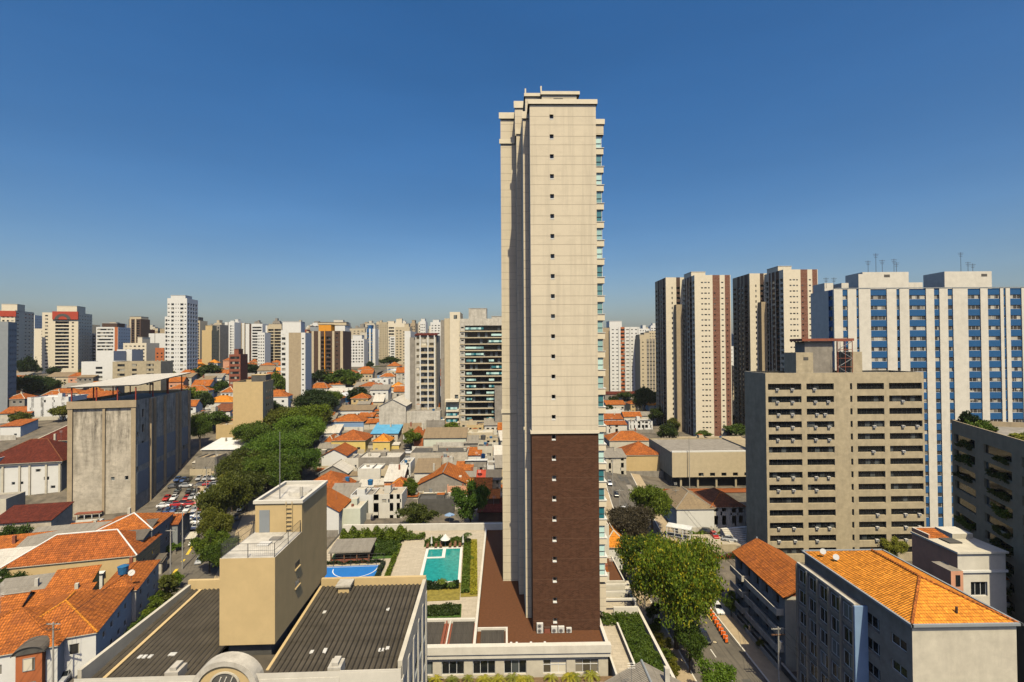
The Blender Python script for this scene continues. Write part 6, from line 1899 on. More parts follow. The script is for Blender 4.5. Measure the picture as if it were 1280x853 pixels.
lot('shop with bright red awning roof near the ribbed cream tower', 764, 778, 497, 501, 8, 'shedf', 1.2, 'signal_red', 'white', name='shop', cat='shop')
lot('dark red hall roof behind the red awning shop', 756, 800, 493, 499, 16, 'gx', 1.6, 'maroon_tiles', 'grey_render', name='hall', cat='hall')
lot('low service building with rusty sheet roof behind the museum', 848, 940, 550, 562, 10, 'flat', 0, 'tan', 'beige', nw=8, name='service_building', cat='building')
lot('white and yellow house with mossy brown hip roof', 846, 893, 636, 664, 17, 'hip', 3.4, 'brown_sheets', 'clean_white', left=[(.5, 1.2, 1, 2.2)])
lot('long white house with dark windows and brown roof', 889, 932, 634, 664, 15, 'hip', 3.0, 'brown_tiles', 'white', nw=4)
lot('small white house with orange hip roof behind the tower annex', 755, 786, 684, 716, 11, 'hip', 3.0, 'bright_tiles', 'clean_white', nw=2)
# museum-like concrete box on a dark undercroft
Y = 188.0
p, q = at_y(840, 567, Y), at_y(946, 567, Y)
g = terr(p.x, Y)
MU = thing('museum', 'long low beige concrete box raised over a dark undercroft', 'building', (p.x, Y, g))
zb, zt = at_y(840, 597, Y).z - g, at_y(840, 566, Y).z - g
w = q.x - p.x
m = MB()
fr = face_frame('F', 0, w, 0, 30)
ops = facade(m, fr, zb, zt, [(w * t, w * t + 1.9, [(zb + .3, zb + 1.6)], .5, None) for t in (.31, .445, .58, .715, .85)], 'beige')
for face in 'LRB': facade(m, face_frame(face, 0, w, 0, 30), zb, zt, [], 'concrete')
m.poly([(0, 0, zb), (0, 30, zb), (w, 30, zb), (w, 0, zb)], 'dark_grey')
m.build('wall', MU)
place_panes(MU, [(fr, 'F', op, 'dark_glass', None, 0) for op in ops])
m = MB(); m.poly([(0, .8, zt - .6), (w, .8, zt - .6), (w, 30, zt - .6), (0, 30, zt - .6)], 'grey_render'); m.box(0, w, 0, .8, zt + .004, zt + .5, 'clean_white'); m.build('roof', MU)
m = MB(); m.box(1, w, 3, 28, -2, zb - .004, 'dark_grey'); m.build('undercroft', MU)
for t in (.1, .3, .52, .75, .97):
    m = MB(); m.box(w * t, w * t + .7, .8, 1.5, -2, zb - .004, 'concrete'); m.build('column', MU)
wl = MB(); a = G(826, 615); b_ = G(940, 615)
o = wl
wl.box(0, b_.x - a.x, 0, .3, -.5, .8, 'orange_brick'); wl.box(-.05, b_.x - a.x, -.05, .35, .804, .95, 'orange_tiles')
o = wl.build('garden_wall'); o.location = a; tag(o, 'long orange garden wall in front of the museum', 'wall')
g = G(893, 693)
wl = MB(); wl.box(-11, 6, 0, .3, -.5, 1.9, 'concrete'); o = wl.build('garden_wall'); o.location = G(893, 690); tag(o, 'plain grey concrete wall behind the flower hedge', 'wall')

# ================================================================== left foreground rooftops (z given at the eave)
def eave(label, px, py, z, w, d, kind, rise, rm, wl, rot=18, corner='R', ground=0, **kw):
    """anchored by the front right (R) or front left (L) eave corner seen at px, py"""
    p = at_z(px, py, z)
    if corner == 'R':
        a = rad(rot); p = p - Vector((math.cos(a) * w, math.sin(a) * w, 0))
    g = ground
    return house(kw.pop('name', 'house'), label, kw.pop('cat', 'house'), (p.x, p.y, g), rot, w, d, z - g, kind, rise, rm, wl, **kw)
eave('white corner house with big hipped orange roof and oval window', 120, 790, 7.0, 13.5, 17, 'hip', 3.4, O_, 'clean_white', rot=20, right=storeys(2, [.2, .4, .6, .8], 3.2), wins=[(.78, 1.4, 3.8, 5.6)], ridge='bright_tiles')
eave('terraced house with bright orange hip roof at bottom left', 72, 806, 7.0, 17, 16, 'hip', 3.6, 'orange_tiles', 'clean_white', rot=20, wins=[(.55, 1.3, 3.8, 5.4), (.3, 1.3, 3.8, 5.4)], ridge='orange_tiles')
def oval(px, py, z, rot, label, rx=.75, rz=.6):
    p = at_z(px, py, z)
    a = rad(rot)
    u = thing('oval_window', label, 'window', (p.x + math.sin(a) * .3, p.y - math.cos(a) * .3, p.z), rot)
    m = MB()
    q = lambda t, r, y: (rx * r * math.cos(t), y, rz * r * math.sin(t))
    for k in range(20):
        t0, t1 = math.pi * k / 10, math.pi * (k + 1) / 10
        m.poly([q(t0, .8, -.1), q(t0, 1, -.1), q(t1, 1, -.1), q(t1, .8, -.1)], 'grey_blue')
        m.poly([q(t0, 1, -.1), q(t0, 1, .4), q(t1, 1, .4), q(t1, 1, -.1)], 'grey_blue')
    m.build('frame', u)
    m = MB(); m.poly([q(math.pi * k / 10, .8, -.06) for k in range(20)], 'dark_glass'); m.build('pane', u)
# red brick bay with arched pediment between the two
bp = at_z(38, 812, 7.0)
rb_ = thing('house_bay', 'orange red bay with arched dark pediment and white window', 'house front', (bp.x - 0.9, bp.y - 1.5, 0), 20)
m = MB(); m.box(0, 3.3, 0, 2.0, -1, 6.9, 'orange_brick'); m.build('wall', rb_)
m = MB()
for k in range(12):
    a0, a1 = math.pi * k / 12, math.pi * (k + 1) / 12
    q = lambda a, r, y: (1.65 + r * 0.98 * math.cos(a), y, 6.9 + r * .55 * math.sin(a))
    m.poly([q(a0, 2.2, -.4), q(a1, 2.2, -.4), q(a1, 2.2, 3.0), q(a0, 2.2, 3.0)][::-1], 'dark_sheets'); m.poly([q(a0, 2.05, -.39), q(a0, 2.2, -.39), q(a1, 2.2, -.39), q(a1, 2.05, -.39)], 'dark_grey'); m.poly([q(a0, 0.01, -.2), q(a0, 2.1, -.2), q(a1, 2.1, -.2), q(a1, .01, -.2)], 'dark_grey')
m.build('pediment', rb_)
m = MB(); pane_mb(m, 1.5, 2.0, 'curtained', 'grey_blue', 0); o = m.build('window', rb_); o.location = (.9, -.06, 4.2)
m = MB(); pane_mb(m, 1.8, 1.6, 'dark_glass', 'grey_blue', .9); o = m.build('window', rb_); o.location = (.75, -.06, .8)
eave('street house with orange hip roof and blue water tank', 170, 737, 6.4, 6.5, 15, 'hip', 1.5, O_, 'white', rot=20, right=storeys(2, [.2, .5, .8], 3.0))
eave('small yellow house with steep orange shed roof', 107, 738, 6.4, 7.0, 6, 'shedb', 2.6, O_, 'yellow_paint', rot=18, wins=[(.3, 1.0, 3.4, 4.8), (.75, 1.0, 3.4, 4.8)])
eave('low house with light orange roof between yellow house and corner house', 100, 757, 5.6, 11, 6, 'shedb', 1.7, 'orange_tiles', 'offwhite', rot=18)
eave('large grey sheet roof left of the small yellow house', 60, 752, 5.4, 11, 9, 'shedb', 2.2, 'grey_sheets', 'offwhite', rot=18)
eave('orange tiled roof at the left edge below the grey sheet roof', 22, 764, 6, 9, 7, 'gx', 2.0, O_, 'offwhite', rot=18)
eave('wide cream house with weathered red orange hip roof and white ridges', 170, 694, 8.0, 25, 13, 'hip', 4.2, R_, 'sand', rot=14, wins=[(.45, .8, 4.0, 5.0), (.2, 1.4, 3, 4.6)], right=storeys(2, [.3, .7], 3.5), ridge='clean_white')
eave('white lean-to terrace roof in front of the wide cream house', 128, 716, 5.0, 14, 5, 'shedb', 1.0, 'white_metal', 'clean_white', rot=14)
eave('grey sheet roofed shed behind the wide cream house', 118, 681, 8.5, 16, 9, 'shedb', 2.6, 'grey_sheets', 'offwhite', rot=14)
eave('white edged orange roofed house beside the car park', 190, 662, 10.5, 13, 13, 'hip', 2.6, O_, 'grey_blue', rot=14, right=storeys(3, [.3, .7], 3.2), ridge='clean_white')
eave('dark sheet roofed house between wide cream house and orange house', 178, 674, 9.6, 9, 8, 'shedb', 2.2, 'dark_sheets', 'grey_blue', rot=14, right=storeys(2, [.3, .7], 3.2))
eave('red brown roofed house nearest the car park corner', 222, 655, 8.0, 8, 9, 'gx', 1.6, R_, 'grey_blue', rot=14, right=storeys(3, [.3, .7], 3.0))
eave('low orange roof in front of the warehouse base', 132, 666, 6.0, 11, 7, 'shedb', 1.2, O_, 'offwhite', rot=14)
eave('plain orange roof above the tree at the left', 56, 696, 7.5, 14, 9, 'shedb', 3.0, O_, 'offwhite', rot=16)
eave('pale grey sheet roof at the left edge', 34, 712, 6.8, 12, 8, 'shedb', 2.4, 'pale_sheets', 'clean_white', rot=16)
eave('unpainted concrete shed with dark red sheet roof', 64, 650, 9, 14, 9, 'shedb', 2.2, 'maroon_tiles', 'stained_concrete', rot=12, name='shed_building', cat='building')
eave('long low white roof at the foot of the warehouse', 120, 654, 5.5, 12, 4, 'flat', 0, 'offwhite', 'clean_white', rot=12)
# maroon-roofed white hall at the far left
hp = at_z(78, 578, 16)
hl = house('hall', 'white hall with big maroon tiled hip roof beside the warehouse', 'hall', (hp.x - 24, hp.y - 5, 2), 12.5, 24, 19, 14.5, 'hip', 6.5, 'maroon_tiles', 'clean_white', ridge='brown_tiles', ov=1.0,
      wins=[(.42, 1, 7, 8), (.52, 1, 7, 8), (.72, 1.6, 11, 12), (.82, 1.6, 8, 9.2), (.9, 1.4, 5, 6)])
house('hall', 'second maroon roofed hall farther behind the white hall', 'hall', (hp.x - 27, hp.y + 19, 3), 12.5, 27, 17, 17, 'hip', 6.0, 'maroon_tiles', 'offwhite', ov=.8)
for t in (.3, .5, .62, .82, .985):
    m = MB(); m.box(24 * t - .3, 24 * t + .3, -.35, -.003, -2, 13.6, 'offwhite'); m.build('pilaster', hl)
m = MB(); m.box(-.5, 24.5, -.5, -.004, 13.61, 14.4, 'cream_trim'); m.build('eaves_band', hl)
p = at_z(24, 580, 15)
house('roof_cabin', 'small white cabin in front of the maroon hip roof', 'building', (p.x - 6, p.y - 9, 2), 12.5, 6, 5, 16.5, 'flat', 0, 'offwhite', 'clean_white')
p = at_z(22, 625, 10)
house('house', 'narrow grey white building at the left edge below the white hall', 'house', (p.x - 9, p.y - 4, 1), 12.5, 8, 8, 10, 'flat', 0, 'grey_render', 'offwhite', wins=storeys(3, [.3, .7]))
lot('modern white building with blue glass and stacked terraces at left', 34, 78, 497, 525, 14, 'flat', 0, 'clean_white', 'clean_white', rot=10, nw=4, name='office_block', cat='building')
lot('orange gabled house below the dark trees at the far left', 0, 34, 517, 527, 12, 'gx', 2.6, R_, 'offwhite', rot=8, nw=3)
lot('low house with orange roof right of the modern white building', 52, 92, 492, 500, 10, 'hip', 2.4, O_, 'offwhite', rot=8, nw=3)
lot('white walled house with red roof at the far left edge', 0, 22, 533, 548, 10, 'shedb', 1.8, R_, 'clean_white', rot=8, nw=2)

# nearest roof at the bottom: weathered grey gable below the garden terrace
p = at_z(804, 829, 13.0)
house('house', 'weathered grey gabled roof at the bottom centre beside the garden terrace', 'house', (p.x - 5.2, p.y - 9, 0), 0, 10.4, 9.5, 9.8, 'gy', 3.0, 'grey_sheets', 'grimy_white', ridge='grey_blue')

# ================================================================== filler rooftops of the hillside and beyond
def free(x, y, r):
    return all(abs(x - a) > (w + r) / 2 + 1 or not (b_ - r < y < b_ + d + 2) for a, b_, w, d in LOTS)
def fill(n, pxr, pyr, seed, lab, grp, rots=0):
    r = random.Random(seed)
    done, tries = 0, 0
    while done < n and tries < n * 30:
        tries += 1
        px, py = r.uniform(*pxr), r.uniform(*pyr)
        g = G(px, py)
        if not free(g.x, g.y, 10 if seed != 2 else 2.5): continue
        if seed == 2 and (455 < px < 502 and 540 < py < 580 or 500 < px < 590 and 555 < py < 590 or 410 < px < 465 and 535 < py < 575): continue
        if abs(g.x - 45) < 12 and g.y < 330: continue
        w, d, h = r.uniform(4, 9) if seed == 2 else r.uniform(7, 14), r.uniform(6, 11), r.choice([3.4, 4, 6, 6.5, 7, 9] if seed != 2 else [3, 3.4, 4, 5.5])
        c = r.choice([0, 0, 0, 1, 1, 2, 3] if seed != 2 else [0, 1, 2, 2, 2, 3, 3])
        kind, rm = (('hip', r.choice([O_, R_, 'bright_tiles', R_])), ('gx', r.choice([O_, R_])), ('flat', r.choice(['offwhite', 'grey_render', 'tan', 'clean_white'])), ('shedb', r.choice(['grey_sheets', 'pale_sheets', 'brown_sheets'])))[c]
        wl = r.choice(['clean_white', 'white', 'offwhite', 'grimy_white', 'beige', 'sand', 'grey_render', 'pink_paint', 'clean_white'])
        house('house', lab[c], 'house', g, rots + r.uniform(-6, 6), w, d, h, kind, r.uniform(2.2, 3.4), rm, wl, group=grp, wins=storeys(max(1, int(h / 3)), [.2, .5, .8]) if g.y < 420 else ())
        LOTS.append((g.x, g.y, w, d))
        done += 1
def labs(t): return [f'small orange hip roofed house among {t}', f'small orange gabled house among {t}', f'flat roofed house among {t}', f'house with grey sheet roof among {t}']
fill(70, (385, 630), (462, 530), 1, labs('the far central rooftops'), 'far rooftops behind the central houses', 2)
fill(120, (395, 630), (512, 640), 2, labs('the crowded houses left of the tower'), 'crowded houses left of the tower', 2)
fill(46, (205, 350), (458, 540), 3, labs('the trees behind the warehouse'), 'houses among trees behind the warehouse', 8)
fill(26, (0, 120), (480, 530), 4, labs('the far left hillside'), 'houses on the far left hillside', 10)
fill(30, (756, 935), (478, 530), 5, labs('the far right rooftops'), 'far rooftops right of the tower', 0)
oval(105, 803, 5.2, 20, 'dark oval window on the end wall of the white corner house')
oval(13, 823, 5.0, 20, 'dark oval window on the white front left of the red bay')
# ================================================================== trees one can tell apart
TREES = [
 # px, foot py, width px, height px, leaf, kind, label
 (846, 812, 126, 150, 'leaf_flower', 'huge', 'largest street tree dotted with yellow blossom beside the street'),
 (806, 742, 74, 78, 'leaf_flower', 'big', 'lower yellow tinged tree behind the largest street tree'),
 (872, 800, 56, 88, 'leaf_olive', 'big', 'olive green tree leaning out at the right of the yellow blossoming tree'),
 (862, 842, 44, 62, 'leaf_green', 'mid', 'round green tree on the pavement below the yellow blossoming tree'),
 (898, 880, 56, 54, 'leaf_bright', 'mid', 'bright green treetop at the bottom of the street'),
 (790, 694, 70, 62, 'leaf_dry', 'big', 'bare brownish tree between main tower and museum'),
 (815, 668, 62, 64, 'leaf_green', 'big', 'green tree over the street in front of the museum'),
 (838, 708, 30, 32, 'leaf_olive', 'mid', 'small olive tree by the white gate'),
 (914, 772, 22, 32, 'leaf_green', 'mid', 'small green tree at the end of the tower side pavement'),
 (588, 668, 50, 66, 'leaf_bright', 'mid', 'bright leafy tree behind the terrace wall next to the main tower'),
 (522, 664, 56, 36, 'leaf_olive', 'mid', 'broad olive bush tree behind the terrace wall'),
 (512, 628, 22, 30, 'leaf_green', 'mid', 'dark green tree between grey gable wall and white terrace building'),
 (515, 562, 24, 26, 'leaf_green', 'far', 'green tree between blue roof and red gabled house'),
 (565, 542, 28, 14, 'leaf_green', 'far', 'low trees below the large grey block'),
 (348, 600, 84, 62, 'leaf_bright', 'huge', 'broad bright green tree in the middle of the avenue'),
 (384, 548, 66, 44, 'leaf_green', 'big', 'broad flat topped tree at the far end of the avenue row'),
 (350, 548, 56, 40, 'leaf_olive', 'big', 'olive tree right of the blank beige slab'),
 (318, 566, 50, 40, 'leaf_green', 'big', 'dark green tree at the foot of the blank beige slab'),
 (300, 620, 66, 58, 'leaf_olive', 'big', 'olive brown tree in the middle of the avenue row'),
 (335, 622, 60, 58, 'leaf_green', 'big', 'green tree behind the lift tower on the avenue'),
 (282, 668, 64, 76, 'leaf_olive', 'big', 'olive tree nearest the lift tower on the avenue'),
 (262, 716, 44, 52, 'leaf_green', 'mid', 'dark green tree on the pavement before the parked cars'),
 (395, 528, 58, 42, 'leaf_dark', 'big', 'large dark crowned tree behind the avenue row'),
 (430, 486, 50, 24, 'leaf_green', 'far', 'green tree clump beneath the orange topped tower'),
 (402, 482, 44, 20, 'leaf_dark', 'far', 'dark tree clump at the foot of the orange topped tower'),
 (448, 506, 34, 22, 'leaf_dark', 'far', 'dark tree behind the white walled blue hall'),
 (437, 446, 34, 12, 'leaf_dark', 'far', 'distant dark trees below the cream office'),
 (488, 458, 30, 12, 'leaf_dark', 'far', 'distant dark trees before the white mid rise'),
 (250, 562, 30, 44, 'leaf_green', 'big', 'dark green tree against the warehouse corner'),
 (272, 540, 34, 26, 'leaf_green', 'far', 'green tree below the orange roofed white house'),
 (240, 510, 40, 26, 'leaf_green', 'far', 'leafy tree beyond the warehouse canopy'),
 (262, 478, 44, 22, 'leaf_dark', 'far', 'dark trees right of the slim white tower'),
 (262, 500, 30, 22, 'leaf_green', 'far', 'tree among the white roofs beyond the warehouse'),
 (345, 500, 26, 34, 'leaf_green', 'far', 'tree in the gap between beige slab and white tower'),
 (312, 472, 30, 18, 'leaf_dark', 'far', 'dark tree behind the blank beige slab'),
 (280, 452, 24, 12, 'leaf_dark', 'far', 'small dark trees left of the brown red tower'),
 (40, 506, 56, 38, 'leaf_dark', 'big', 'large dark tree mass beside the left edge towers'),
 (58, 496, 34, 24, 'leaf_dark', 'far', 'dark tree behind the modern white building'),
 (34, 478, 20, 34, 'leaf_dark', 'far', 'tall dark conifer like tree before arched tower'),
 (12, 704, 46, 46, 'leaf_green', 'mid', 'dark green tree at the left edge above the pale sheet roof'),
 (10, 760, 42, 50, 'leaf_green', 'mid', 'dark green tree at the left edge beside the grey sheet roof'),
 (210, 764, 26, 50, 'leaf_olive', 'tall', 'small olive street tree beside the corner house'),
 (222, 736, 18, 22, 'leaf_bright', 'small', 'clipped round street tree beside the avenue'),
 (216, 690, 28, 12, 'leaf_bright', 'small', 'low green bushes at the car park corner'),
 (836, 556, 30, 28, 'leaf_dark', 'far', 'dark tree left of the museum roof'),
 (806, 516, 36, 32, 'leaf_dark', 'far', 'dark tree at the foot of the beige grey tower'),
 (822, 532, 24, 24, 'leaf_dark', 'far', 'tree against the base of the near twin tower'),
 (920, 548, 34, 18, 'leaf_green', 'far', 'green trees between the two twin towers'),
 (912, 530, 26, 14, 'leaf_dark', 'far', 'dark trees behind the green ones between the twin towers'),
 (880, 552, 22, 14, 'leaf_green', 'far', 'green bush tree at the near twin tower entrance'),
 (782, 500, 30, 10, 'leaf_dark', 'far', 'trees behind the red awning shop'),
 (1118, 706, 30, 34, 'leaf_yellow', 'mid', 'yellow green tree between orange roof and office block'),
 (1160, 690, 30, 26, 'leaf_green', 'mid', 'green tree behind the pink block'),
 (870, 645, 20, 14, 'leaf_green', 'far', 'shrub tree in front of the museum undercroft'),
 (476, 700, 20, 18, 'leaf_green', 'mid', 'small tree behind the pavilion'),
]
for i, (px, py, w, h, lf, kd, lb) in enumerate(TREES):
    tree(px, py, w, h, lf, lb, kd, i % 2 if kd in ('far', 'mid', 'big') else 0)
r = random.Random(5)
for i, (px, py, w, h, lf) in enumerate(((408, 520, 46, 32, 'leaf_green'), (372, 560, 60, 44, 'leaf_bright'), (330, 590, 60, 46, 'leaf_green'), (362, 580, 56, 46, 'leaf_green'), (388, 566, 46, 40, 'leaf_bright'),
        (312, 604, 56, 48, 'leaf_dark'), (352, 625, 56, 56, 'leaf_green'), (376, 606, 50, 50, 'leaf_bright'), (290, 640, 48, 50, 'leaf_olive'), (308, 640, 54, 54, 'leaf_olive'), (268, 690, 46, 56, 'leaf_olive'), (276, 720, 44, 48, 'leaf_green'),
        (334, 530, 44, 30, 'leaf_dark'), (398, 546, 42, 34, 'leaf_olive'))):
    tree(px, py, w, h, lf, 'tree in the continuous leafy canopy that covers the avenue', 'big', i % 2, 'trees of the avenue canopy')
def wood(n, pxr, pyr, seed, lab, grp):
    r = random.Random(seed)
    for i in range(n):
        px, py = r.uniform(*pxr), r.uniform(*pyr)
        g = G(px, py)
        if not free(g.x, g.y, 4): continue
        s = r.uniform(6, 12)
        tree(0, 0, 0, 0, r.choice(['leaf_green', 'leaf_dark', 'leaf_dark', 'leaf_olive']), lab, 'far', i % 2, grp, at=g, size=(s, s * r.uniform(.7, 1.0)))
wood(55, (205, 350), (456, 545), 1, 'rounded green tree scattered among the roofs behind the warehouse', 'trees among roofs behind the warehouse')
wood(40, (385, 630), (455, 520), 2, 'rounded green tree scattered among the far central rooftops', 'trees among the far central rooftops')
wood(26, (0, 110), (470, 535), 3, 'rounded dark tree scattered over the far left hillside', 'trees on the far left hillside')
wood(26, (756, 940), (474, 540), 4, 'rounded dark tree scattered among the far right rooftops', 'trees among the far right rooftops')
# hedge that runs along the left street in front of the house row
for i, (px, py) in enumerate(((128, 850), (145, 832), (160, 815), (175, 798), (190, 780), (202, 765))):
    tree(px, py, 30, 27, 'leaf_green', 'bushy hedge tree in the row between corner house and black roof', 'small', 0, 'hedge trees along the left street')
for i, (px, py) in enumerate(((900, 745), (915, 752), (928, 762), (938, 790), (950, 812))):
    tree(px, py, 15, 14, ['leaf_olive', 'leaf_bright'][i % 2], 'front garden shrub between the pavement and balconied flats', 'bush', 0, 'front garden shrubs by the pavement')
for i, (px, py) in enumerate(((820, 800), (828, 818), (835, 836), (842, 850), (816, 780))):
    tree(px, py, 24, 26, ['leaf_green', 'leaf_olive'][i % 2], 'shrub on the verge between garden terrace and street', 'small', 0, 'verge shrubs beside the garden terrace')
g = G(892, 700)
shrub_bed('flower_hedge', 'hedge with red flowers in front of the grey concrete wall', 'hedge', g, 0, 11, 1.6, 1.5, 'flower_red', 3, n=2600, size=.2)
shrub_bed('lawn_hedge', 'clipped green hedge in front of the white and yellow house', 'hedge', G(862, 669), 0, 17, 2.2, 1.2, 'leaf_green', 4, n=3000, size=.22)
# ================================================================== cars
def lane(t):
    """point and heading on the avenue at distance t from its near end"""
    d = 0
    for (a, b_) in zip(AV, AV[1:]):
        L = (Vector(b_) - Vector(a)).length
        if d + L > t:
            p = Vector(a).lerp(Vector(b_), (t - d) / L)
            v = (Vector(b_) - Vector(a)).normalized()
            return p, v
        d += L
    return Vector(AV[-1]), v
r = random.Random(9)
NM = {'car_white': 'white', 'car_silver': 'silver', 'car_black': 'black', 'car_red': 'red', 'car_grey': 'grey', 'car_blue': 'dark blue'}
pa = ['car_white', 'car_white', 'car_silver', 'car_black', 'car_black', 'car_grey', 'car_silver', 'car_red', 'car_blue']
# the packed car park beside the warehouse
for row in range(9):
    py0 = 664 - row * 7.6
    px = 178 + (664 - py0) * .62
    while px < 258 + row * 1.2:
        px += 9.5 * (1 - row * .035)
        if r.random() < .1: continue
        g = G(px + r.uniform(-1, 1), py0 - (px - 200) * .06 + r.uniform(-.8, .8))
        c = r.choice(pa)
        car(g, 13 + r.uniform(-5, 5) + 90 * (row % 3 == 1), c, f'{NM[c]} car among those packed together beside the concrete warehouse', 'cars packed beside the warehouse')
for t in range(4, 150, 7):
    for off, nm in ((-6.6, 'left'), (6.6, 'right')):
        if r.random() < .35 or (off < 0 and 20 < t < 40): continue
        p, v = lane(t)
        q = p + Vector((v.y, -v.x)) * off
        c = r.choice(pa)
        car((q.x, q.y, terr(q.x, q.y) + .08), math.degrees(math.atan2(v.y, v.x)) - 90, c, f'{NM[c]} car parked along the tree lined avenue', 'cars parked along the avenue')
car(G(250, 703), 16, 'car_silver', 'silver car driving on the avenue beside the yellow road marking')
car(G(242, 680) , 16, 'car_white', 'white van like car at the avenue edge below the car park')
car(G(511, 567), 82, 'car_white', 'white car parked on the plot between red gabled house and grimy block')
car(G(510, 575), 80, 'car_silver', 'silver car just in front of the white car on the plot')
for i, (px, py, c, lb) in enumerate(((880, 800, 'car_black', 'black car under the blossoming tree on the street'), (897, 764, 'car_white', 'white car beyond the orange barriers'), (803, 712, 'car_white', 'white car under the blossoming tree near the gate'), (784, 650, 'car_silver', 'silver car far down the street'), (893, 672, 'car_red', 'red car on the forecourt beside the ramp'), (770, 620, 'car_black', 'dark car farthest down the street'))):
    g = G(px, py); car((g.x, g.y, g.z + .08), -4, c, lb)
# ================================================================== street furniture on the right
for i in range(8):
    t = i / 7
    p = G(889 + 19 * t, 771 + 33 * t)
    b_ = thing('barrier', 'upright orange barrier in the diagonal row along the street kerb', 'barrier', (p.x, p.y, .07), 8, 'orange barriers along the kerb')
    m = MB(); m.prism([(-.26, -.1), (.26, -.1), (.26, .1), (-.26, .1)], .12, 1.35, 'safety_orange'); m.build('panel', b_)
    m = MB(); m.box(-.34, .34, -.28, .28, 0, .119, 'rubber'); m.build('foot', b_)
    m = MB(); m.box(-.264, .264, -.105, .105, .86, .94, 'clean_white'); m.build('reflective_band', b_)
def pole(px, py, top, label, arms=2, z=None, mat='pole_concrete', cat='utility pole', name='utility_pole', h=None):
    g = G(px, py) if z is None else at_z(px, py, z)
    h = h or at_y(px, top, g.y).z - g.z
    r_ = thing(name, label, cat, g)
    m = MB(); m.tube([(0, 0, -.3), (0, 0, h)], .17, .11, mat, 8); m.build('shaft', r_)
    for k in range(arms):
        m = MB(); zz = h - .35 - k * .9
        m.box(-1.1, 1.1, -.07, .07, zz, zz + .13, 'wood' if k else mat)
        for x in (-1, -.5, .5, 1): m.cyl(x, 0, zz + .134, zz + .34, .05, 'dark_steel', 6)
        m.build('crossarm', r_)
    return r_, h
pr, ph = pole(974, 872, 784, 'concrete utility pole with crossarms and many wires at the right street', 2)
m = MB(); m.cyl(.35, 0, ph - 3.4, ph - 2.2, .3, 'steel', 10); m.build('transformer', pr)
p1 = pr.location.copy()
p2, _ = pole(929, 752, 715, 'far utility pole on the right pavement near the flats', 1)
p3, _ = pole(845, 648, 612, 'slim pole beside the white gate before the museum', 1)
pole(862, 612, 548, 'tall concrete lamp pole standing before the museum wall', 0, cat='lamp pole', name='lamp_pole')
p4, h4 = pole(213, 740, 662, 'concrete utility pole at the left street beside the clipped tree', 1)
p5, h5 = pole(66, 872, 778, 'concrete utility pole in front of the orange red bay', 2)
pole(256, 690, 638, 'street lamp pole with arm near the avenue car park', 0, cat='lamp pole', name='lamp_pole')
def wires(name, a, c, n, label, sag=1.0, sp=.4):
    m = MB()
    a, c = Vector(a), Vector(c)
    for k in range(n):
        o = Vector((-.9 + k * 1.8 / max(1, n - 1), 0, -(k % 2) * .5))
        pts = [a.lerp(c, i / 8) + o - Vector((0, 0, sag * 4 * (i / 8) * (1 - i / 8))) for i in range(9)]
        m.tube(pts, .022, .022, 'rubber', 4)
    o = m.build(name)
    tag(o, label, 'power line')
top = lambda e, h: (e.location.x, e.location.y, e.location.z + h)
wires('power_line', (p1.x + 1, p1.y - 45, ph - .4), top(pr, ph - .2), 5, 'power lines running toward the viewer from the right street pole')
wires('power_line', top(pr, ph - .2), (p2.location.x, p2.location.y, p2.location.z + 6.5), 5, 'power lines between the two poles on the right pavement')
wires('power_line', (p2.location.x, p2.location.y, p2.location.z + 6.5), (p3.location.x, p3.location.y, p3.location.z + 7), 4, 'power lines from the far right pole to the gate pole')
wires('power_line', top(p5, h5 - .2), top(p4, h4 - .2), 4, 'power lines along the left street above the house row')
wires('power_line', (p5.location.x - 12, p5.location.y - 22, h5), top(p5, h5 - .2), 4, 'power lines leaving the bottom left corner')
# garden strip walls, gate, steps
g0 = at_z(885, 742, .2)
m = MB()
m.box(46.6, 46.9, 62, 100, -.3, 1.3, 'dark_grey'); m.box(46.55, 46.95, 61.9, 100.1, 1.304, 1.4, 'grimy_white')
o = m.build('front_wall'); tag(o, 'low dark front wall with pale coping along the right pavement', 'wall')
for i, y in enumerate((84, 90, 94)):
    m = MB(); m.box(46.3, 46.59, y, y + .6, -.2, 2.1, 'steel'); m.box(46.25, 46.6, y - .05, y + .65, 2.104, 2.25, 'grey_blue')
    o = m.build('gate_pillar'); tag(o, 'grey metal gate pillar on the low wall by the right pavement', 'gate pillar', 'gate pillars along the right pavement')
g = G(848, 676)
gt = thing('entrance_gate', 'white steel frame entrance gate with flat top by the street', 'gate', g, -30)
for x in (-3.2, -1, 1.2, 3.2):
    for y in (0, 3):
        m = MB(); m.box(x - .1, x + .1, y - .1, y + .1, -.4, 3.4, 'white_metal'); m.build('post', gt)
m = MB(); m.box(-3.4, 3.4, -.2, 3.3, 3.404, 3.6, 'white_metal'); m.build('top_frame', gt)
m = MB()
for z in (1.0, 1.9, 2.7): m.box(-3.1, 3.1, -.05, .05, z, z + .08, 'white_metal')
m.build('rail', gt)
g = G(898, 676)
m = MB(); m.box(-11, 10, -4, 4, -1, .35, 'stone_pave'); o = m.build('forecourt'); o.location = g; o['kind'] = 'structure'
g = G(930, 680)
sp = thing('steps', 'white outdoor steps climbing beside the beige office block', 'steps', g, 10)
for k in range(9):
    m = MB(); m.box(-4, 5, k * .5, 5, k * .32 + .004, (k + 1) * .32, 'white'); m.build('step', sp)
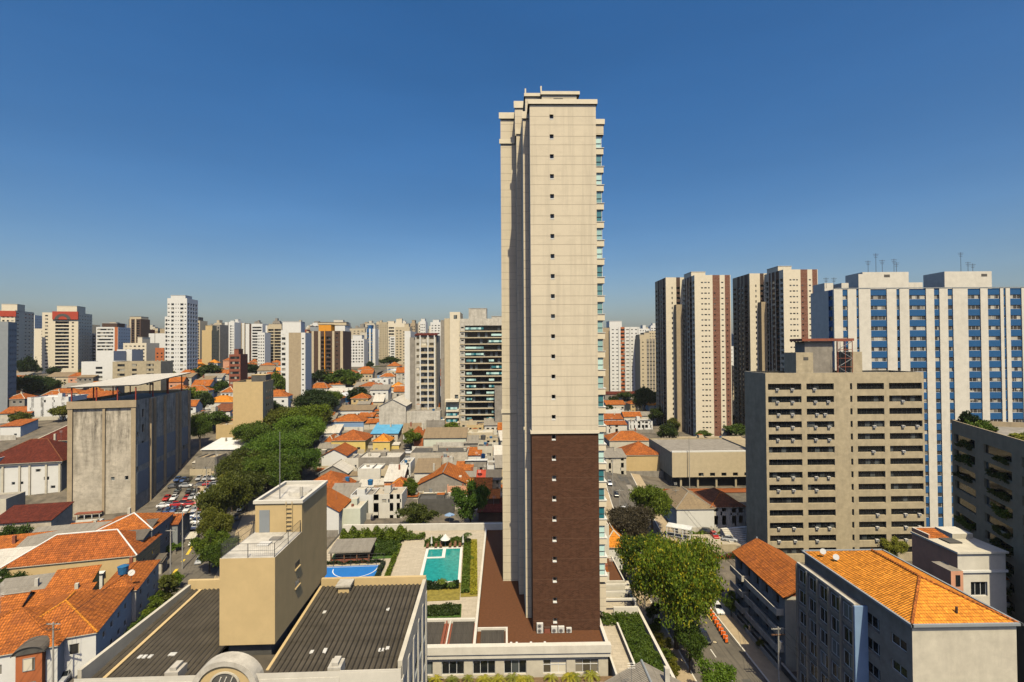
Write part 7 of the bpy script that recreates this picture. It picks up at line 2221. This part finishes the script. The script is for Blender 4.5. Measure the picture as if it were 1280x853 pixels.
# roof tanks on house roofs
def tank(px, py, z, label, r_=.8, h=1.1, mat='tank_blue'):
    p = at_z(px, py, z)
    t = thing('water_tank', label, 'water tank', p)
    m = MB(); m.cyl(0, 0, -.5, h * .8, r_ * .85, mat, 14, r_); m.build('drum', t)
    m = MB(); m.cyl(0, 0, h * .805, h, r_ * 1.05, mat, 14, r_ * .4); m.build('lid', t)
tank(154, 714, 8.6, 'blue water tank on the orange roof beside the left street', 1.0, 1.3)
tank(434, 600, 9, 'dark blue round water tank beside the big weathered hip roof')
tank(463, 604, 16, 'blue water tank on the grimy block terrace')
tank(604, 548, 24, 'dark water tank on the beige block roof', .9, 1.2, 'dark_grey')
tank(604, 571, 20, 'blue grey water tank beside the white awning', .7, 1.0)
p = at_z(164, 722, 8.6)
u = thing('satellite_dish', 'white satellite dish on the orange roof next to the blue tank', 'satellite dish', p)
m = MB(); m.tube([(0, 0, -.6), (0, 0, .9)], .05, .05, 'steel', 5); m.build('mount', u)
m = MB(); m.tube([(0, 0, .95), (.2, -.2, 1.05)], .15, .6, 'clean_white', 12); m.build('dish', u)
u = thing('parasol', 'blue parasol in the yard behind the terrace wall', 'parasol', G(562, 652))
m = MB(); m.cyl(0, 0, 2.0, 2.7, 1.6, 'blue_paint', 8, .03); m.build('canopy', u)
m = MB(); m.cyl(0, 0, -.3, 2.02, .04, 'white_metal', 8); m.build('pole', u)

# more poles and wires along the avenue, and patched asphalt
prev = None
for i, (px, py, tp) in enumerate(((228, 712, 640), (246, 662, 606), (258, 632, 584), (270, 606, 566))):
    q, hq = pole(px, py, tp, ['street pole with wires beside the avenue mouth', 'second street pole along the car park', 'third street pole by the packed cars', 'farthest street pole before the white canopy roof'][i], 1)
    e = top(q, hq - .3)
    if prev: wires('power_line', prev, e, 3, ['x', 'wires from the avenue mouth pole to the car park', 'wires along the packed car park', 'wires toward the white canopy roof'][i], .8)
    else: wires('power_line', top(p4, h4 - .2), e, 3, 'wires from the clipped tree pole to the avenue mouth', .8)
    prev = e
for i, (px, py, tp) in enumerate(((806, 760, 690), (775, 668, 612), (766, 622, 574))):
    q, hq = pole(px, py, tp, ['street pole on the verge beside the blossoming tree', 'street pole between the bare tree and the orange roof', 'farthest street pole on the right hand street'][i], 1)
m = MB()
r = random.Random(3)
def xc(y):
    for (a, c), (e, f) in zip(ST, ST[1:]):
        if y <= f: return a + (e - a) * (y - c) / (f - c)
    return ST[-1][0]
for i in range(26):
    y = r.uniform(62, 260); x = xc(y) + r.uniform(-4.5, 3.2)
    w, l = r.uniform(.8, 2.2), r.uniform(1.5, 9)
    z = terr(x, y) + .064 + .0006 * i
    m.poly([(x, y, z), (x + w, y, z), (x + w, y + l, terr(x, y + l) + .064 + .0006 * i), (x, y + l, terr(x, y + l) + .064 + .0006 * i)], 'dark_grey' if i % 3 else 'grey_render')
struct('road_patch', m)
m = MB()
for x, y in ((38.9, 92.5), (35.5, 80), (41, 128)):
    m.poly([(x + .5 * math.cos(6.283 * k / 16), y + .5 * math.sin(6.283 * k / 16), .086) for k in range(16)], 'dark_steel')
    m.poly([(x + .35 * math.cos(6.283 * k / 16), y + .35 * math.sin(6.283 * k / 16), .09) for k in range(16)], 'concrete')
struct('road_manhole', m)
for i, (px, py, c, lb) in enumerate(((868, 812, 'car_grey', 'grey car below the yellow blossoming tree crown edge'), (780, 640, 'car_white', 'white car ahead of the silver car down the street'), (762, 606, 'car_silver', 'small silver car by the grey sheet roof house'), (792, 668, 'car_red', 'red car in the shade of the bare tree'), (826, 690, 'car_white', 'white car parked by the entrance gate'), (912, 678, 'car_silver', 'silver car on the forecourt near the steps'), (884, 668, 'car_black', 'black car on the forecourt beside the hedge'))):
    g = G(px, py); car((g.x, g.y, g.z + (.4 if 'forecourt' in lb else .08)), -4 if 'forecourt' not in lb else 70, c, lb)

# ================================================================== thin haze over the far town
hz = MB()
hz.box(-3500, 3500, -60, 3600, -8, 175, 'white')
ho = hz.build('haze')
ho['kind'] = 'stuff'
hm = bpy.data.materials.new('haze')
hm.use_nodes = True
hn = hm.node_tree
hn.nodes.remove(hn.nodes['Principled BSDF'])
hv = hn.nodes.new('ShaderNodeVolumePrincipled')
hv.inputs['Color'].default_value = (0.88, 0.90, 0.92, 1)
hv.inputs['Density'].default_value = 0.00006
hv.inputs['Anisotropy'].default_value = 0.0
hn.links.new(hv.outputs[0], [n for n in hn.nodes if n.type == 'OUTPUT_MATERIAL'][0].inputs['Volume'])
ho.data.materials.clear()
ho.data.materials.append(hm)
